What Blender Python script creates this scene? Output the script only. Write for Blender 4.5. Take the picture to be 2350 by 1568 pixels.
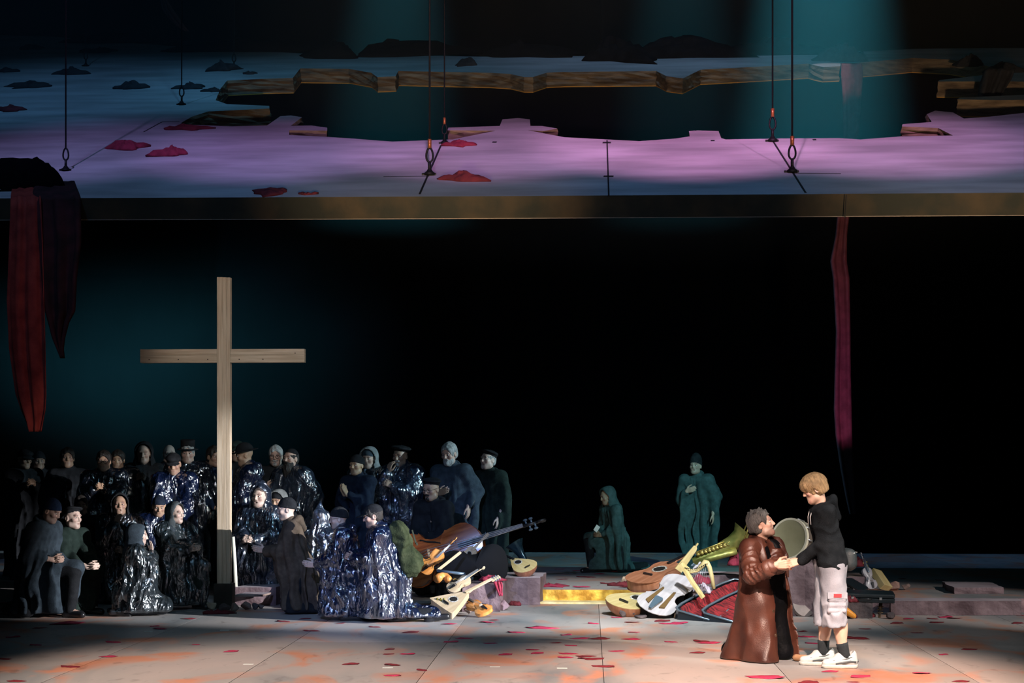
import bpy, bmesh, math, random
import numpy as np
from mathutils import Vector, Matrix, noise as mnoise
from mathutils.geometry import tessellate_polygon

for o in list(bpy.data.objects):
    bpy.data.objects.remove(o, do_unlink=True)
SC = bpy.context.scene
COL = SC.collection
PI = math.pi
R = math.radians

# ------------------------------------------------------------------ camera
F = 3600.0            # focal length in pixels of the 2350 px wide frame
HORIZON = 1049.0      # image row of the eye line
CAM_H = 1.64
YAW = R(2.78)         # the camera looks a little towards stage left of the picture
cam_d = bpy.data.cameras.new('camera')
cam = bpy.data.objects.new('camera', cam_d)
COL.objects.link(cam)
cam.location = (0, 0, CAM_H)
cam.rotation_euler = (R(90), 0, YAW)
cam_d.sensor_width = 36
cam_d.lens = F / 2350 * 36
cam_d.shift_y = (HORIZON - 784) / 2350
cam_d.clip_end = 200
SC.camera = cam

# ------------------------------------------------------------------ world, exposure
world = bpy.data.worlds.new('theatre_dark')
world.use_nodes = True
world.node_tree.nodes['Background'].inputs[0].default_value = (0.10, 0.30, 0.42, 1)
world.node_tree.nodes['Background'].inputs[1].default_value = 0.006
SC.world = world
SC.view_settings.view_transform = 'Standard'
SC.view_settings.look = 'None'
SC.view_settings.exposure = 0.0
SC.view_settings.gamma = 1.0
SC.view_settings.use_curve_mapping = False

# ------------------------------------------------------------------ stage lamps
def spot(name, loc, tgt, watts, color, angle, blend=0.4, size=0.12):
    l = bpy.data.lights.new(name, 'SPOT')
    l.energy = watts
    l.color = color
    l.spot_size = R(angle)
    l.spot_blend = blend
    l.shadow_soft_size = size
    o = bpy.data.objects.new(name, l)
    COL.objects.link(o)
    o.location = loc
    o.rotation_euler = (Vector(tgt) - Vector(loc)).to_track_quat('-Z', 'Y').to_euler()
    return o

WHITE = (1.0, 0.95, 0.88)
COOL = (0.72, 0.9, 1.0)
TEAL = (0.10, 0.75, 0.95)
# low key from the right wing, raking across the kneeling crowd
spot('key_right_low', (9.0, 10.6, 3.1), (-2.1, 16.0, 0.7), 19000, (0.95, 0.96, 1.0), 15.8, 0.6, 0.06)
spot('front_crowd', (-3.0, 3.0, 5.0), (-2.0, 16.0, 0.6), 3600, (0.34, 0.48, 1.0), 15, 0.8, 0.06)
# boom lights on the pair and the right pile
spot('boom_light_pair', (7.0, 8.8, 5.0), (2.45, 12.6, 0.95), 2100, (1.0, 0.93, 0.84), 16, 0.5, 0.08)
spot('boom_light_front', (0.5, 4.0, 5.5), (2.3, 12.6, 0.8), 1000, (1.0, 0.86, 0.74), 16, 0.7, 0.08)
spot('boom_light_pile', (8.0, 11.0, 5.0), (1.4, 16.6, 0.3), 2700, (1.0, 0.95, 0.9), 19, 0.7, 0.08)
spot('boom_light_right', (9.0, 9.5, 4.5), (4.5, 16.2, 0.1), 2400, (1.0, 0.93, 0.9), 17, 0.8, 0.08)
# warm front pool on the boards nearest the audience
spot('front_pool_light', (1.4, 4.0, 7.5), (1.3, 10.95, 0), 15500, (1.0, 0.70, 0.56), 27, 0.75, 0.1)
spot('front_pool_left', (-2.5, 4.0, 7.5), (-2.6, 11.0, 0), 8500, (1.0, 0.78, 0.66), 25, 0.8, 0.1)
spot('band_fill_blue', (-0.5, 5.0, 9.5), (-0.3, 13.9, 0), 1500, (0.32, 0.60, 0.85), 46, 1.0, 0.3)  # added blue fill that lifts the dark floor band
# light on the cross from the front of house
spot('cross_light', (3.5, 4.0, 6.0), (-3.1, 16.85, 3.0), 2900, (1.0, 0.92, 0.84), 12, 0.5, 0.08)
# centre area and gold step
spot('centre_light', (2.0, 8.0, 8.0), (0.55, 16.6, 0.1), 8000, (0.90, 0.97, 1.0), 19, 0.9, 0.1)
spot('gold_step_light', (0.3, 12.5, 0.35), (0.4, 17.7, 0.07), 180, (1.0, 0.8, 0.45), 26, 0.8, 0.05)
# cool teal wash over the rear platform and the far figures
spot('rear_wash', (4.5, 10.0, 5.0), (1.3, 21.3, 0.8), 4600, (0.35, 0.85, 0.92), 17, 0.8, 0.1)
spot('crowd_rim', (9.5, 16.5, 4.2), (-1.4, 19.4, 1.35), 5200, (0.60, 0.88, 1.0), 16, 0.8, 0.06)
spot('crowd_cool_left', (2.0, 7.0, 6.0), (-3.8, 19.0, 1.3), 560, (0.35, 0.70, 1.0), 22, 0.9, 0.08)
# magenta, violet and blue on the flown deck
for i_, (x_, w_, c_) in enumerate(((-8.5, 1300, (0.50, 0.38, 1.0)), (-5.0, 1900, (0.66, 0.38, 1.0)), (-1.6, 2600, (0.90, 0.42, 0.92)), (1.6, 4000, (1.0, 0.42, 0.86)), (4.8, 3400, (0.96, 0.42, 0.88)), (8.0, 1000, (0.66, 0.40, 1.0)))):
    spot('deck_wash', (x_, 17.0, 13.0), (x_, 25.9, 6.75), w_ * 1.2, c_, 31, 1.0, 0.1)
for x_ in (-8.0, -2.6, 2.8, 8.0):
    spot('deck_front_blue', (x_, 15.5, 13.5), (x_, 23.4, 5.6), 900, (0.24, 0.48, 0.95), 46, 1.0, 0.2)
spot('deck_back_left', (-5.5, 24.0, 19.0), (-5.5, 33.0, 9.3), 1700, (0.12, 0.50, 0.85), 46, 1.0, 0.2)
spot('deck_back_far_left', (-10.5, 22.0, 19.0), (-11.0, 32.0, 9.0), 1900, (0.14, 0.42, 0.85), 44, 1.0, 0.2)
spot('deck_back_mid', (2.0, 26.0, 20.0), (1.5, 36.5, 10.8), 2200, (0.30, 0.55, 0.9), 44, 1.0, 0.2)
spot('hole_edge_warm', (-2.0, 13.0, 3.0), (-2.6, 33.0, 9.4), 3600, (1.0, 0.72, 0.46), 32, 1.0, 0.2)
spot('hole_edge_warm_right', (5.0, 13.0, 3.0), (6.0, 33.0, 9.4), 3200, (1.0, 0.72, 0.46), 34, 1.0, 0.2)
spot('block_white', (3.0, 27.5, 17.5), (5.25, 34.6, 10.3), 1700, (1.0, 0.88, 0.92), 5.5, 0.4, 0.05)
# dim red on the hanging cloth at the left
spot('red_drape_light', (-1.0, 14.0, 9.5), (-6.95, 22.2, 3.6), 240, (1.0, 0.55, 0.4), 20, 0.9, 0.1)
# teal beams standing in the haze
spot('haze_beam_right', (5.2, 33.6, 22.0), (4.6, 31.6, 7.0), 72000, TEAL, 17, 1.0, 0.1)
spot('haze_beam_mid', (2.4, 39.4, 20.5), (2.3, 39.4, 10.9), 6500, TEAL, 22, 1.0, 0.1)
spot('haze_beam_left', (-4.6, 39.4, 20.5), (-4.9, 39.4, 10.9), 11000, TEAL, 23, 1.0, 0.1)
spot('haze_glow_low', (-20.0, 33.0, 5.0), (-8.5, 34.0, 3.4), 4200, (0.12, 0.66, 0.9), 34, 1.0, 0.2)

# ------------------------------------------------------------------ pixels to places
FWD = Vector((-math.sin(YAW), math.cos(YAW), 0))
RGT = Vector((math.cos(YAW), math.sin(YAW), 0))
UP = Vector((0, 0, 1))
CAM = Vector((0, 0, CAM_H))
def ray(px, py):
    return FWD + RGT * ((px - 1175) / F) + UP * ((HORIZON - py) / F)
def at(px, py, y):                     # the point on the plane Y = y
    r = ray(px, py)
    return CAM + r * (y / r.y)
def ground(px, py, z=0.0):             # the point on the level z
    r = ray(px, py)
    return CAM + r * ((z - CAM_H) / r.z)
def gx(px, y):
    return at(px, HORIZON, y).x
def scale_at(y):
    return F / (y * math.cos(YAW))

# ------------------------------------------------------------------ materials
MATS = {}
def nodes_of(name):
    m = bpy.data.materials.new(name)
    m.use_nodes = True
    nt = m.node_tree
    return m, nt, nt.nodes['Principled BSDF']
def rgba(c):
    return (c[0], c[1], c[2], 1)
def mat(name, c1, c2=None, scale=8, rough=0.7, metal=0.0, bump=0.0, bscale=None, stretch=(1, 1, 1),
        spec=0.4, lo=0.35, hi=0.65, detail=5, coat=0.0, sheen=0.0, world=False, rough2=None):
    if name in MATS:
        return MATS[name]
    m, nt, p = nodes_of(name)
    p.inputs['Roughness'].default_value = rough
    p.inputs['Metallic'].default_value = metal
    p.inputs['Specular IOR Level'].default_value = spec
    p.inputs['Coat Weight'].default_value = coat
    p.inputs['Coat Roughness'].default_value = 0.12
    p.inputs['Sheen Weight'].default_value = sheen
    p.inputs['Base Color'].default_value = rgba(c1)
    if c2 is not None or bump:
        if world:
            tc = nt.nodes.new('ShaderNodeNewGeometry'); src = tc.outputs['Position']
        else:
            tc = nt.nodes.new('ShaderNodeTexCoord'); src = tc.outputs['Object']
        mp = nt.nodes.new('ShaderNodeMapping')
        mp.inputs['Scale'].default_value = stretch
        nt.links.new(src, mp.inputs['Vector'])
        if c2 is not None:
            n = nt.nodes.new('ShaderNodeTexNoise')
            n.inputs['Scale'].default_value = scale
            n.inputs['Detail'].default_value = detail
            nt.links.new(mp.outputs[0], n.inputs['Vector'])
            r = nt.nodes.new('ShaderNodeValToRGB')
            r.color_ramp.elements[0].position = lo
            r.color_ramp.elements[1].position = hi
            r.color_ramp.elements[0].color = rgba(c1)
            r.color_ramp.elements[1].color = rgba(c2)
            nt.links.new(n.outputs['Fac'], r.inputs['Fac'])
            nt.links.new(r.outputs[0], p.inputs['Base Color'])
            if rough2 is not None:
                mr = nt.nodes.new('ShaderNodeMapRange')
                mr.inputs['To Min'].default_value = rough
                mr.inputs['To Max'].default_value = rough2
                nt.links.new(n.outputs['Fac'], mr.inputs['Value'])
                nt.links.new(mr.outputs[0], p.inputs['Roughness'])
        if bump:
            nb = nt.nodes.new('ShaderNodeTexNoise')
            nb.inputs['Scale'].default_value = bscale or scale * 3
            nb.inputs['Detail'].default_value = 4
            nt.links.new(mp.outputs[0], nb.inputs['Vector'])
            b = nt.nodes.new('ShaderNodeBump')
            b.inputs['Strength'].default_value = bump
            b.inputs['Distance'].default_value = 0.02
            nt.links.new(nb.outputs['Fac'], b.inputs['Height'])
            nt.links.new(b.outputs[0], p.inputs['Normal'])
    MATS[name] = m
    return m

def plastic(name, tint=(0.03, 0.05, 0.10), clear=0.55, scale=9.0):
    """thin clear crinkled rain-poncho film"""
    if name in MATS:
        return MATS[name]
    m, nt, p = nodes_of(name)
    p.inputs['Base Color'].default_value = rgba(tint)
    p.inputs['Roughness'].default_value = 0.16
    p.inputs['Specular IOR Level'].default_value = 1.0
    p.inputs['Coat Weight'].default_value = 1.0
    p.inputs['Coat Roughness'].default_value = 0.06
    p.inputs['Coat IOR'].default_value = 1.7
    tc = nt.nodes.new('ShaderNodeTexCoord')
    mp = nt.nodes.new('ShaderNodeMapping')
    mp.inputs['Scale'].default_value = (1, 1, 0.45)
    nt.links.new(tc.outputs['Object'], mp.inputs['Vector'])
    n1 = nt.nodes.new('ShaderNodeTexNoise')
    n1.inputs['Scale'].default_value = scale
    n1.inputs['Detail'].default_value = 3
    n1.inputs['Distortion'].default_value = 1.6
    nt.links.new(mp.outputs[0], n1.inputs['Vector'])
    n2 = nt.nodes.new('ShaderNodeTexVoronoi')
    n2.feature = 'DISTANCE_TO_EDGE'
    n2.inputs['Scale'].default_value = scale * 1.5
    nt.links.new(mp.outputs[0], n2.inputs['Vector'])
    b1 = nt.nodes.new('ShaderNodeBump')
    b1.inputs['Strength'].default_value = 1.0
    b1.inputs['Distance'].default_value = 0.075
    nt.links.new(n1.outputs['Fac'], b1.inputs['Height'])
    b2 = nt.nodes.new('ShaderNodeBump')
    b2.inputs['Strength'].default_value = 0.6
    b2.inputs['Distance'].default_value = 0.035
    nt.links.new(n2.outputs['Distance'], b2.inputs['Height'])
    nt.links.new(b1.outputs[0], b2.inputs['Normal'])
    nt.links.new(b2.outputs[0], p.inputs['Normal'])
    nt.links.new(b2.outputs[0], p.inputs['Coat Normal'])
    tr = nt.nodes.new('ShaderNodeBsdfTransparent')
    tr.inputs[0].default_value = (0.86, 0.92, 1.0, 1)
    fr = nt.nodes.new('ShaderNodeFresnel')
    fr.inputs['IOR'].default_value = 1.6
    nt.links.new(b2.outputs[0], fr.inputs['Normal'])
    mr = nt.nodes.new('ShaderNodeMapRange')
    mr.inputs['To Min'].default_value = 1.0 - clear
    mr.inputs['To Max'].default_value = 1.0
    nt.links.new(fr.outputs[0], mr.inputs['Value'])
    mx = nt.nodes.new('ShaderNodeMixShader')
    nt.links.new(mr.outputs[0], mx.inputs[0])
    nt.links.new(tr.outputs[0], mx.inputs[1])
    nt.links.new(p.outputs[0], mx.inputs[2])
    gl = nt.nodes.new('ShaderNodeBsdfGlossy')
    gl.inputs['Color'].default_value = (0.9, 0.95, 1.0, 1)
    gl.inputs['Roughness'].default_value = 0.19
    nt.links.new(b2.outputs[0], gl.inputs['Normal'])
    m3 = nt.nodes.new('ShaderNodeMixShader')
    m3.inputs[0].default_value = 0.17
    nt.links.new(mx.outputs[0], m3.inputs[1])
    nt.links.new(gl.outputs[0], m3.inputs[2])
    nt.links.new(m3.outputs[0], nt.nodes['Material Output'].inputs['Surface'])
    MATS[name] = m
    return m

def skin_mat(name='skin'):
    if name in MATS:
        return MATS[name]
    m, nt, p = nodes_of(name)
    a = nt.nodes.new('ShaderNodeAttribute')
    a.attribute_name = 'tone'
    nt.links.new(a.outputs['Color'], p.inputs['Base Color'])
    p.inputs['Roughness'].default_value = 0.48
    p.inputs['Specular IOR Level'].default_value = 0.4
    p.inputs['Subsurface Weight'].default_value = 0.0
    MATS[name] = m
    return m

# ------------------------------------------------------------------ mesh helpers
def link(name, me, m=None, parent=None):
    o = bpy.data.objects.new(name, me)
    COL.objects.link(o)
    if m is not None and me is not None:
        ms = m if isinstance(m, (list, tuple)) else [m]
        if len(me.materials) == 0:
            for q in ms:
                me.materials.append(q)
    if parent is not None:
        o.parent = parent
    return o
def tag(o, label=None, cat=None, group=None, kind=None):
    if label: o['label'] = label
    if cat: o['category'] = cat
    if group: o['group'] = group
    if kind: o['kind'] = kind
    return o
def empty(name, loc=(0, 0, 0), rz=0.0):
    o = bpy.data.objects.new(name, None)
    COL.objects.link(o)
    o.location = loc
    o.rotation_euler = (0, 0, rz)
    o.empty_display_size = 0.1
    return o

class MB:
    """collects simple solids into one mesh"""
    def __init__(s):
        s.v = []; s.f = []; s.mi = []; s.cur = 0
    def add(s, vs, fs):
        n = len(s.v)
        s.v += [tuple(x) for x in vs]
        for f in fs:
            s.f.append([i + n for i in f]); s.mi.append(s.cur)
    def box(s, lo, hi, M=None):
        x0, y0, z0 = lo; x1, y1, z1 = hi
        vs = [Vector(p) for p in ((x0, y0, z0), (x1, y0, z0), (x1, y1, z0), (x0, y1, z0), (x0, y0, z1), (x1, y0, z1), (x1, y1, z1), (x0, y1, z1))]
        if M is not None: vs = [M @ p for p in vs]
        s.add(vs, [(3, 2, 1, 0), (4, 5, 6, 7), (0, 1, 5, 4), (1, 2, 6, 5), (2, 3, 7, 6), (3, 0, 4, 7)])
        return s
    def tube(s, pts, rad, n=8, cap=True, flat=1.0):
        pts = [Vector(p) for p in pts]
        rs = rad if isinstance(rad, (list, tuple)) else [rad] * len(pts)
        rings = []
        t0 = (pts[1] - pts[0]).normalized()
        a = t0.orthogonal().normalized()
        for i, p in enumerate(pts):
            if i == 0: t = pts[1] - pts[0]
            elif i == len(pts) - 1: t = pts[-1] - pts[-2]
            else: t = pts[i + 1] - pts[i - 1]
            t = t.normalized() if t.length > 1e-9 else t0
            a = (a - t * a.dot(t))
            a = a.normalized() if a.length > 1e-6 else t.orthogonal().normalized()
            b = t.cross(a)
            rings.append([p + (a * math.cos(2 * PI * k / n) + b * math.sin(2 * PI * k / n) * flat) * rs[i] for k in range(n)])
        base = len(s.v)
        for r_ in rings: s.v += [tuple(q) for q in r_]
        for i in range(len(pts) - 1):
            for k in range(n):
                k2 = (k + 1) % n
                s.f.append([base + i * n + k, base + i * n + k2, base + (i + 1) * n + k2, base + (i + 1) * n + k]); s.mi.append(s.cur)
        if cap:
            s.f.append([base + k for k in range(n)][::-1]); s.mi.append(s.cur)
            e = base + (len(pts) - 1) * n
            s.f.append([e + k for k in range(n)]); s.mi.append(s.cur)
        return s
    def lathe(s, prof, n=24, axis_o=(0, 0, 0), M=None):
        """prof: list of (radius, z)"""
        base = len(s.v)
        for r_, z in prof:
            for k in range(n):
                p = Vector((r_ * math.cos(2 * PI * k / n), r_ * math.sin(2 * PI * k / n), z)) + Vector(axis_o)
                if M is not None: p = M @ p
                s.v.append(tuple(p))
        for i in range(len(prof) - 1):
            for k in range(n):
                k2 = (k + 1) % n
                s.f.append([base + i * n + k, base + i * n + k2, base + (i + 1) * n + k2, base + (i + 1) * n + k]); s.mi.append(s.cur)
        return s
    def prism(s, poly, z0, z1, M=None):
        n = len(poly)
        vs = [Vector((p[0], p[1], z0)) for p in poly] + [Vector((p[0], p[1], z1)) for p in poly]
        if M is not None: vs = [M @ p for p in vs]
        tris = tessellate_polygon([[Vector((p[0], p[1], 0)) for p in poly]])
        fs = [[i, (i + 1) % n, n + (i + 1) % n, n + i] for i in range(n)]
        fs += [list(t)[::-1] for t in tris] + [[n + i for i in t] for t in tris]
        s.add(vs, fs)
        return s
    def ball(s, c, r_, n=10, m=7, M=None):
        prof = [(max(1e-5, math.sin(PI * i / m)), -math.cos(PI * i / m)) for i in range(m + 1)]
        rr = r_ if isinstance(r_, (list, tuple)) else (r_,) * 3
        S = Matrix.Translation(c) @ Matrix.Diagonal((rr[0], rr[1], rr[2], 1))
        if M is not None: S = M @ S
        return s.lathe(prof, n, M=S)
    def mesh(s, name, smooth=False, recalc=True):
        me = bpy.data.meshes.new(name)
        me.from_pydata(s.v, [], s.f)
        me.validate()
        if len(s.mi) == len(me.polygons):
            me.polygons.foreach_set('material_index', s.mi)
        if recalc:
            bm = bmesh.new(); bm.from_mesh(me)
            bmesh.ops.recalc_face_normals(bm, faces=bm.faces)
            bm.to_mesh(me); bm.free()
        if smooth:
            me.polygons.foreach_set('use_smooth', [True] * len(me.polygons))
            if smooth == 'auto':
                me.set_sharp_from_angle(angle=R(38))
        me.update()
        return me
    def build(s, name, m, parent=None, smooth=False):
        return link(name, s.mesh(name, smooth), m, parent)
# ------------------------------------------------------------------ implicit surfaces (for people and soft goods)
def axis(lo, hi, coarse, ivs, fine):
    out = [lo]
    while out[-1] < hi:
        p = out[-1]
        st = fine if any(a - 1e-6 <= p < b for a, b in ivs) else coarse
        if st == coarse:
            nxt = [a for a, b in ivs if a > p]
            if nxt and p + st > min(nxt) and min(nxt) - p > fine * 0.5:
                st = min(nxt) - p
        out.append(p + st)
    return np.array(out, np.float32)

class Field:
    def __init__(s, xs, ys, zs):
        s.xs, s.ys, s.zs = xs, ys, zs
        s.f = np.full((len(xs), len(ys), len(zs)), 0.3, np.float32)
    @classmethod
    def box(cls, lo, hi, step):
        return cls(*[np.arange(lo[i], hi[i] + step, step, dtype=np.float32) for i in range(3)])
    def sl(s, lo, hi):
        r_ = []
        for ax, a, b in ((s.xs, lo[0], hi[0]), (s.ys, lo[1], hi[1]), (s.zs, lo[2], hi[2])):
            i0 = max(0, int(np.searchsorted(ax, a)) - 2); i1 = min(len(ax), int(np.searchsorted(ax, b)) + 2)
            r_.append(slice(i0, i1))
        return tuple(r_)
    def P(s, sl):
        return s.xs[sl[0]][:, None, None], s.ys[sl[1]][None, :, None], s.zs[sl[2]][None, None, :]
    def merge(s, sl, d, k):
        f = s.f[sl]
        if f.size == 0: return
        if k <= 0:
            s.f[sl] = np.minimum(f, d)
        else:
            h = np.clip(0.5 + 0.5 * (f - d) / k, 0, 1)
            s.f[sl] = f * (1 - h) + d * h - k * h * (1 - h)
    def carve(s, sl, d, k):
        f = s.f[sl]
        if f.size == 0: return
        if k <= 0:
            s.f[sl] = np.maximum(f, -d)
        else:
            h = np.clip(0.5 - 0.5 * (f + d) / k, 0, 1)
            s.f[sl] = f * (1 - h) - d * h + k * h * (1 - h)
    def cap(s, a, b, ra, rb=None, k=0.02, cut=False):
        rb = ra if rb is None else rb
        a = np.array(a, np.float32); b = np.array(b, np.float32)
        m = max(ra, rb) + 0.07 + k
        sl = s.sl(np.minimum(a, b) - m, np.maximum(a, b) + m)
        X, Y, Z = s.P(sl)
        ab = b - a; L2 = float(ab @ ab) + 1e-12
        t = np.clip(((X - a[0]) * ab[0] + (Y - a[1]) * ab[1] + (Z - a[2]) * ab[2]) / L2, 0, 1)
        d = np.sqrt((X - a[0] - ab[0] * t) ** 2 + (Y - a[1] - ab[1] * t) ** 2 + (Z - a[2] - ab[2] * t) ** 2) - (ra + (rb - ra) * t)
        (s.carve if cut else s.merge)(sl, d, k)
    def ell(s, c, r_, M=None, k=0.02, cut=False):
        """ellipsoid; M: 4x4 placing the local frame that c is given in"""
        r_ = np.array(r_, np.float32)
        if M is None:
            cw = np.array(c, np.float32); Rm = np.eye(3, dtype=np.float32)
        else:
            cw = np.array(M @ Vector(c), np.float32); Rm = np.array(M.to_3x3(), np.float32)
        m = float(r_.max()) + 0.06 + k
        sl = s.sl(cw - m, cw + m)
        X, Y, Z = s.P(sl)
        X = X - cw[0]; Y = Y - cw[1]; Z = Z - cw[2]
        q = [(X * Rm[0, j] + Y * Rm[1, j] + Z * Rm[2, j]) for j in range(3)]
        k0 = np.sqrt(sum((q[j] / r_[j]) ** 2 for j in range(3)))
        k1 = np.sqrt(sum((q[j] / (r_[j] ** 2)) ** 2 for j in range(3))) + 1e-9
        d = k0 * (k0 - 1) / k1
        (s.carve if cut else s.merge)(sl, d, k)
    def lcap(s, a, b, ra, rb=None, M=None, k=0.02, cut=False):
        if M is not None:
            a = M @ Vector(a); b = M @ Vector(b)
        s.cap(a, b, ra, rb, k, cut)
    def plane(s, n, off, k=0.0):
        """keep the side where n.p < off"""
        X, Y, Z = s.P((slice(None),) * 3)
        d = X * n[0] + Y * n[1] + Z * n[2] - off
        s.f = np.maximum(s.f, d) if k <= 0 else s.f + np.maximum(0, 0) if False else np.maximum(s.f, d)
    def ripple(s, fn):
        X, Y, Z = s.P((slice(None),) * 3)
        s.f = s.f + fn(X, Y, Z).astype(np.float32)
    def mesh(s, name, m=None, parent=None, smooth=True):
        v, q = nets(s.f, s.xs, s.ys, s.zs)
        me = bpy.data.meshes.new(name)
        me.vertices.add(len(v)); me.vertices.foreach_set('co', v.astype(np.float32).ravel())
        me.loops.add(len(q) * 4); me.loops.foreach_set('vertex_index', q.astype(np.int32).ravel())
        me.polygons.add(len(q))
        me.polygons.foreach_set('loop_start', np.arange(0, len(q) * 4, 4, dtype=np.int32))
        me.polygons.foreach_set('use_smooth', np.ones(len(q), bool))
        me.update(calc_edges=True)
        s.v = v
        return me

def nets(f, xs, ys, zs):
    f = f.copy()
    f[0] = f[-1] = 1; f[:, 0] = f[:, -1] = 1; f[:, :, 0] = f[:, :, -1] = 1
    sg = f < 0
    nx, ny, nz = f.shape
    c = np.zeros((nx - 1, ny - 1, nz - 1), np.uint8)
    for i in (0, 1):
        for j in (0, 1):
            for k in (0, 1):
                c += sg[i:nx - 1 + i, j:ny - 1 + j, k:nz - 1 + k]
    act = np.argwhere((c > 0) & (c < 8))
    idx = -np.ones(c.shape, np.int64)
    idx[act[:, 0], act[:, 1], act[:, 2]] = np.arange(len(act))
    ax = [np.asarray(a, np.float64) for a in (xs, ys, zs)]
    acc = np.zeros((len(act), 3)); cnt = np.zeros(len(act))
    corners = [(i, j, k) for i in (0, 1) for j in (0, 1) for k in (0, 1)]
    for a in corners:
        for d in range(3):
            if a[d]: continue
            b = list(a); b[d] = 1
            fa = f[act[:, 0] + a[0], act[:, 1] + a[1], act[:, 2] + a[2]]
            fb = f[act[:, 0] + b[0], act[:, 1] + b[1], act[:, 2] + b[2]]
            m = (fa < 0) != (fb < 0)
            t = np.where(m, fa / np.where(m, fa - fb, 1), 0)
            p = np.stack([ax[e][act[:, e] + a[e]] for e in range(3)], 1)
            p1 = ax[d][act[:, d] + 1]
            p[:, d] = p[:, d] + (p1 - p[:, d]) * t
            acc[m] += p[m]; cnt[m] += 1
    v = acc / np.maximum(cnt, 1)[:, None]
    qs = []
    for d in range(3):
        e1, e2 = (d + 1) % 3, (d + 2) % 3
        s0 = [slice(None)] * 3; s1 = [slice(None)] * 3
        s0[d] = slice(0, f.shape[d] - 1); s1[d] = slice(1, None)
        A = sg[tuple(s0)]; B = sg[tuple(s1)]
        ed = np.argwhere(A != B)
        if len(ed) == 0: continue
        ok = (ed[:, e1] > 0) & (ed[:, e2] > 0) & (ed[:, e1] < f.shape[e1] - 1) & (ed[:, e2] < f.shape[e2] - 1)
        ed = ed[ok]
        inside = A[ed[:, 0], ed[:, 1], ed[:, 2]]
        def cell(o1, o2):
            q = ed.copy(); q[:, e1] += o1; q[:, e2] += o2
            return idx[q[:, 0], q[:, 1], q[:, 2]]
        quad = np.stack([cell(-1, -1), cell(0, -1), cell(0, 0), cell(-1, 0)], 1)
        quad[~inside] = quad[~inside][:, ::-1]
        qs.append(quad)
    q = np.concatenate(qs) if qs else np.zeros((0, 4), int)
    return v, q

def waves(seed, n, kxy, kz, amp):
    """a sum of sines: folds that run down (kz small) or crinkles (kz like kxy)"""
    rg = np.random.RandomState(seed)
    th = rg.uniform(0, 2 * PI, n); kk = kxy * rg.uniform(0.6, 1.4, n); zz = kz * rg.uniform(-1, 1, n); ph = rg.uniform(0, 2 * PI, n)
    def fn(X, Y, Z):
        o = 0
        for i in range(n):
            o = o + np.sin(X * (kk[i] * math.cos(th[i])) + Y * (kk[i] * math.sin(th[i])) + Z * zz[i] + ph[i])
        return o * (amp / math.sqrt(n))
    return fn

# ------------------------------------------------------------------ heads, hats (shared shapes in the head's own frame, face towards -Y)
def head_prims(fd, M, sc=1.0, jaw=1.0, nose=1.0, mouth_open=0.0):
    def E(c, r_, k=0.02, cut=False): fd.ell(c, r_, M, k, cut)
    def C(a, b, ra, rb=None, k=0.01, cut=False): fd.lcap(a, b, ra, rb, M, k, cut)
    E((0, .012, .035), (.075, .096, .088), .02)
    E((0, -.022, -.035), (.060 * jaw, .068, .078), .04)
    E((0, -.066, -.094), (.026 * jaw, .024, .022), .03)
    C((-.05 * jaw, -.015, -.075), (-.02, -.06, -.09), .022, .02, .03)
    C((.05 * jaw, -.015, -.075), (.02, -.06, -.09), .022, .02, .03)
    C((-.036, -.078, .030), (.036, -.078, .030), .014, None, .018)
    for sx in (-1, 1):
        E((sx * .044, -.062, -.018), (.022, .022, .020), .02)
        E((sx * .031, -.094, .008), (.019, .016, .012), .012, True)
        E((sx * .078, .012, -.006), (.010, .022, .033), .008)
        E((sx * .083, .010, -.004), (.005, .012, .020), .004, True)
    C((0, -.086, .022), (0, -.101 - .005 * nose, -.022), .008, .0115, .012)
    for sx in (-1, 1):
        E((sx * .0115, -.094, -.026), (.008, .010, .008), .006)
    if mouth_open > 0:
        E((0, -.092, -.062), (.018, .02, .006 + .012 * mouth_open), .004, True)
        C((-.016, -.087, -.050), (.016, -.087, -.050), .0055, None, .006)
        C((-.013, -.083, -.070 - .008 * mouth_open), (.013, -.083, -.070 - .008 * mouth_open), .0065, None, .006)
    else:
        C((-.02, -.084, -.054), (.02, -.084, -.054), .0065, None, .006)
        C((-.016, -.083, -.066), (.016, -.083, -.066), .007, None, .006)
        C((-.022, -.0935, -.060), (.022, -.0935, -.060), .0022, None, .003, True)

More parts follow.
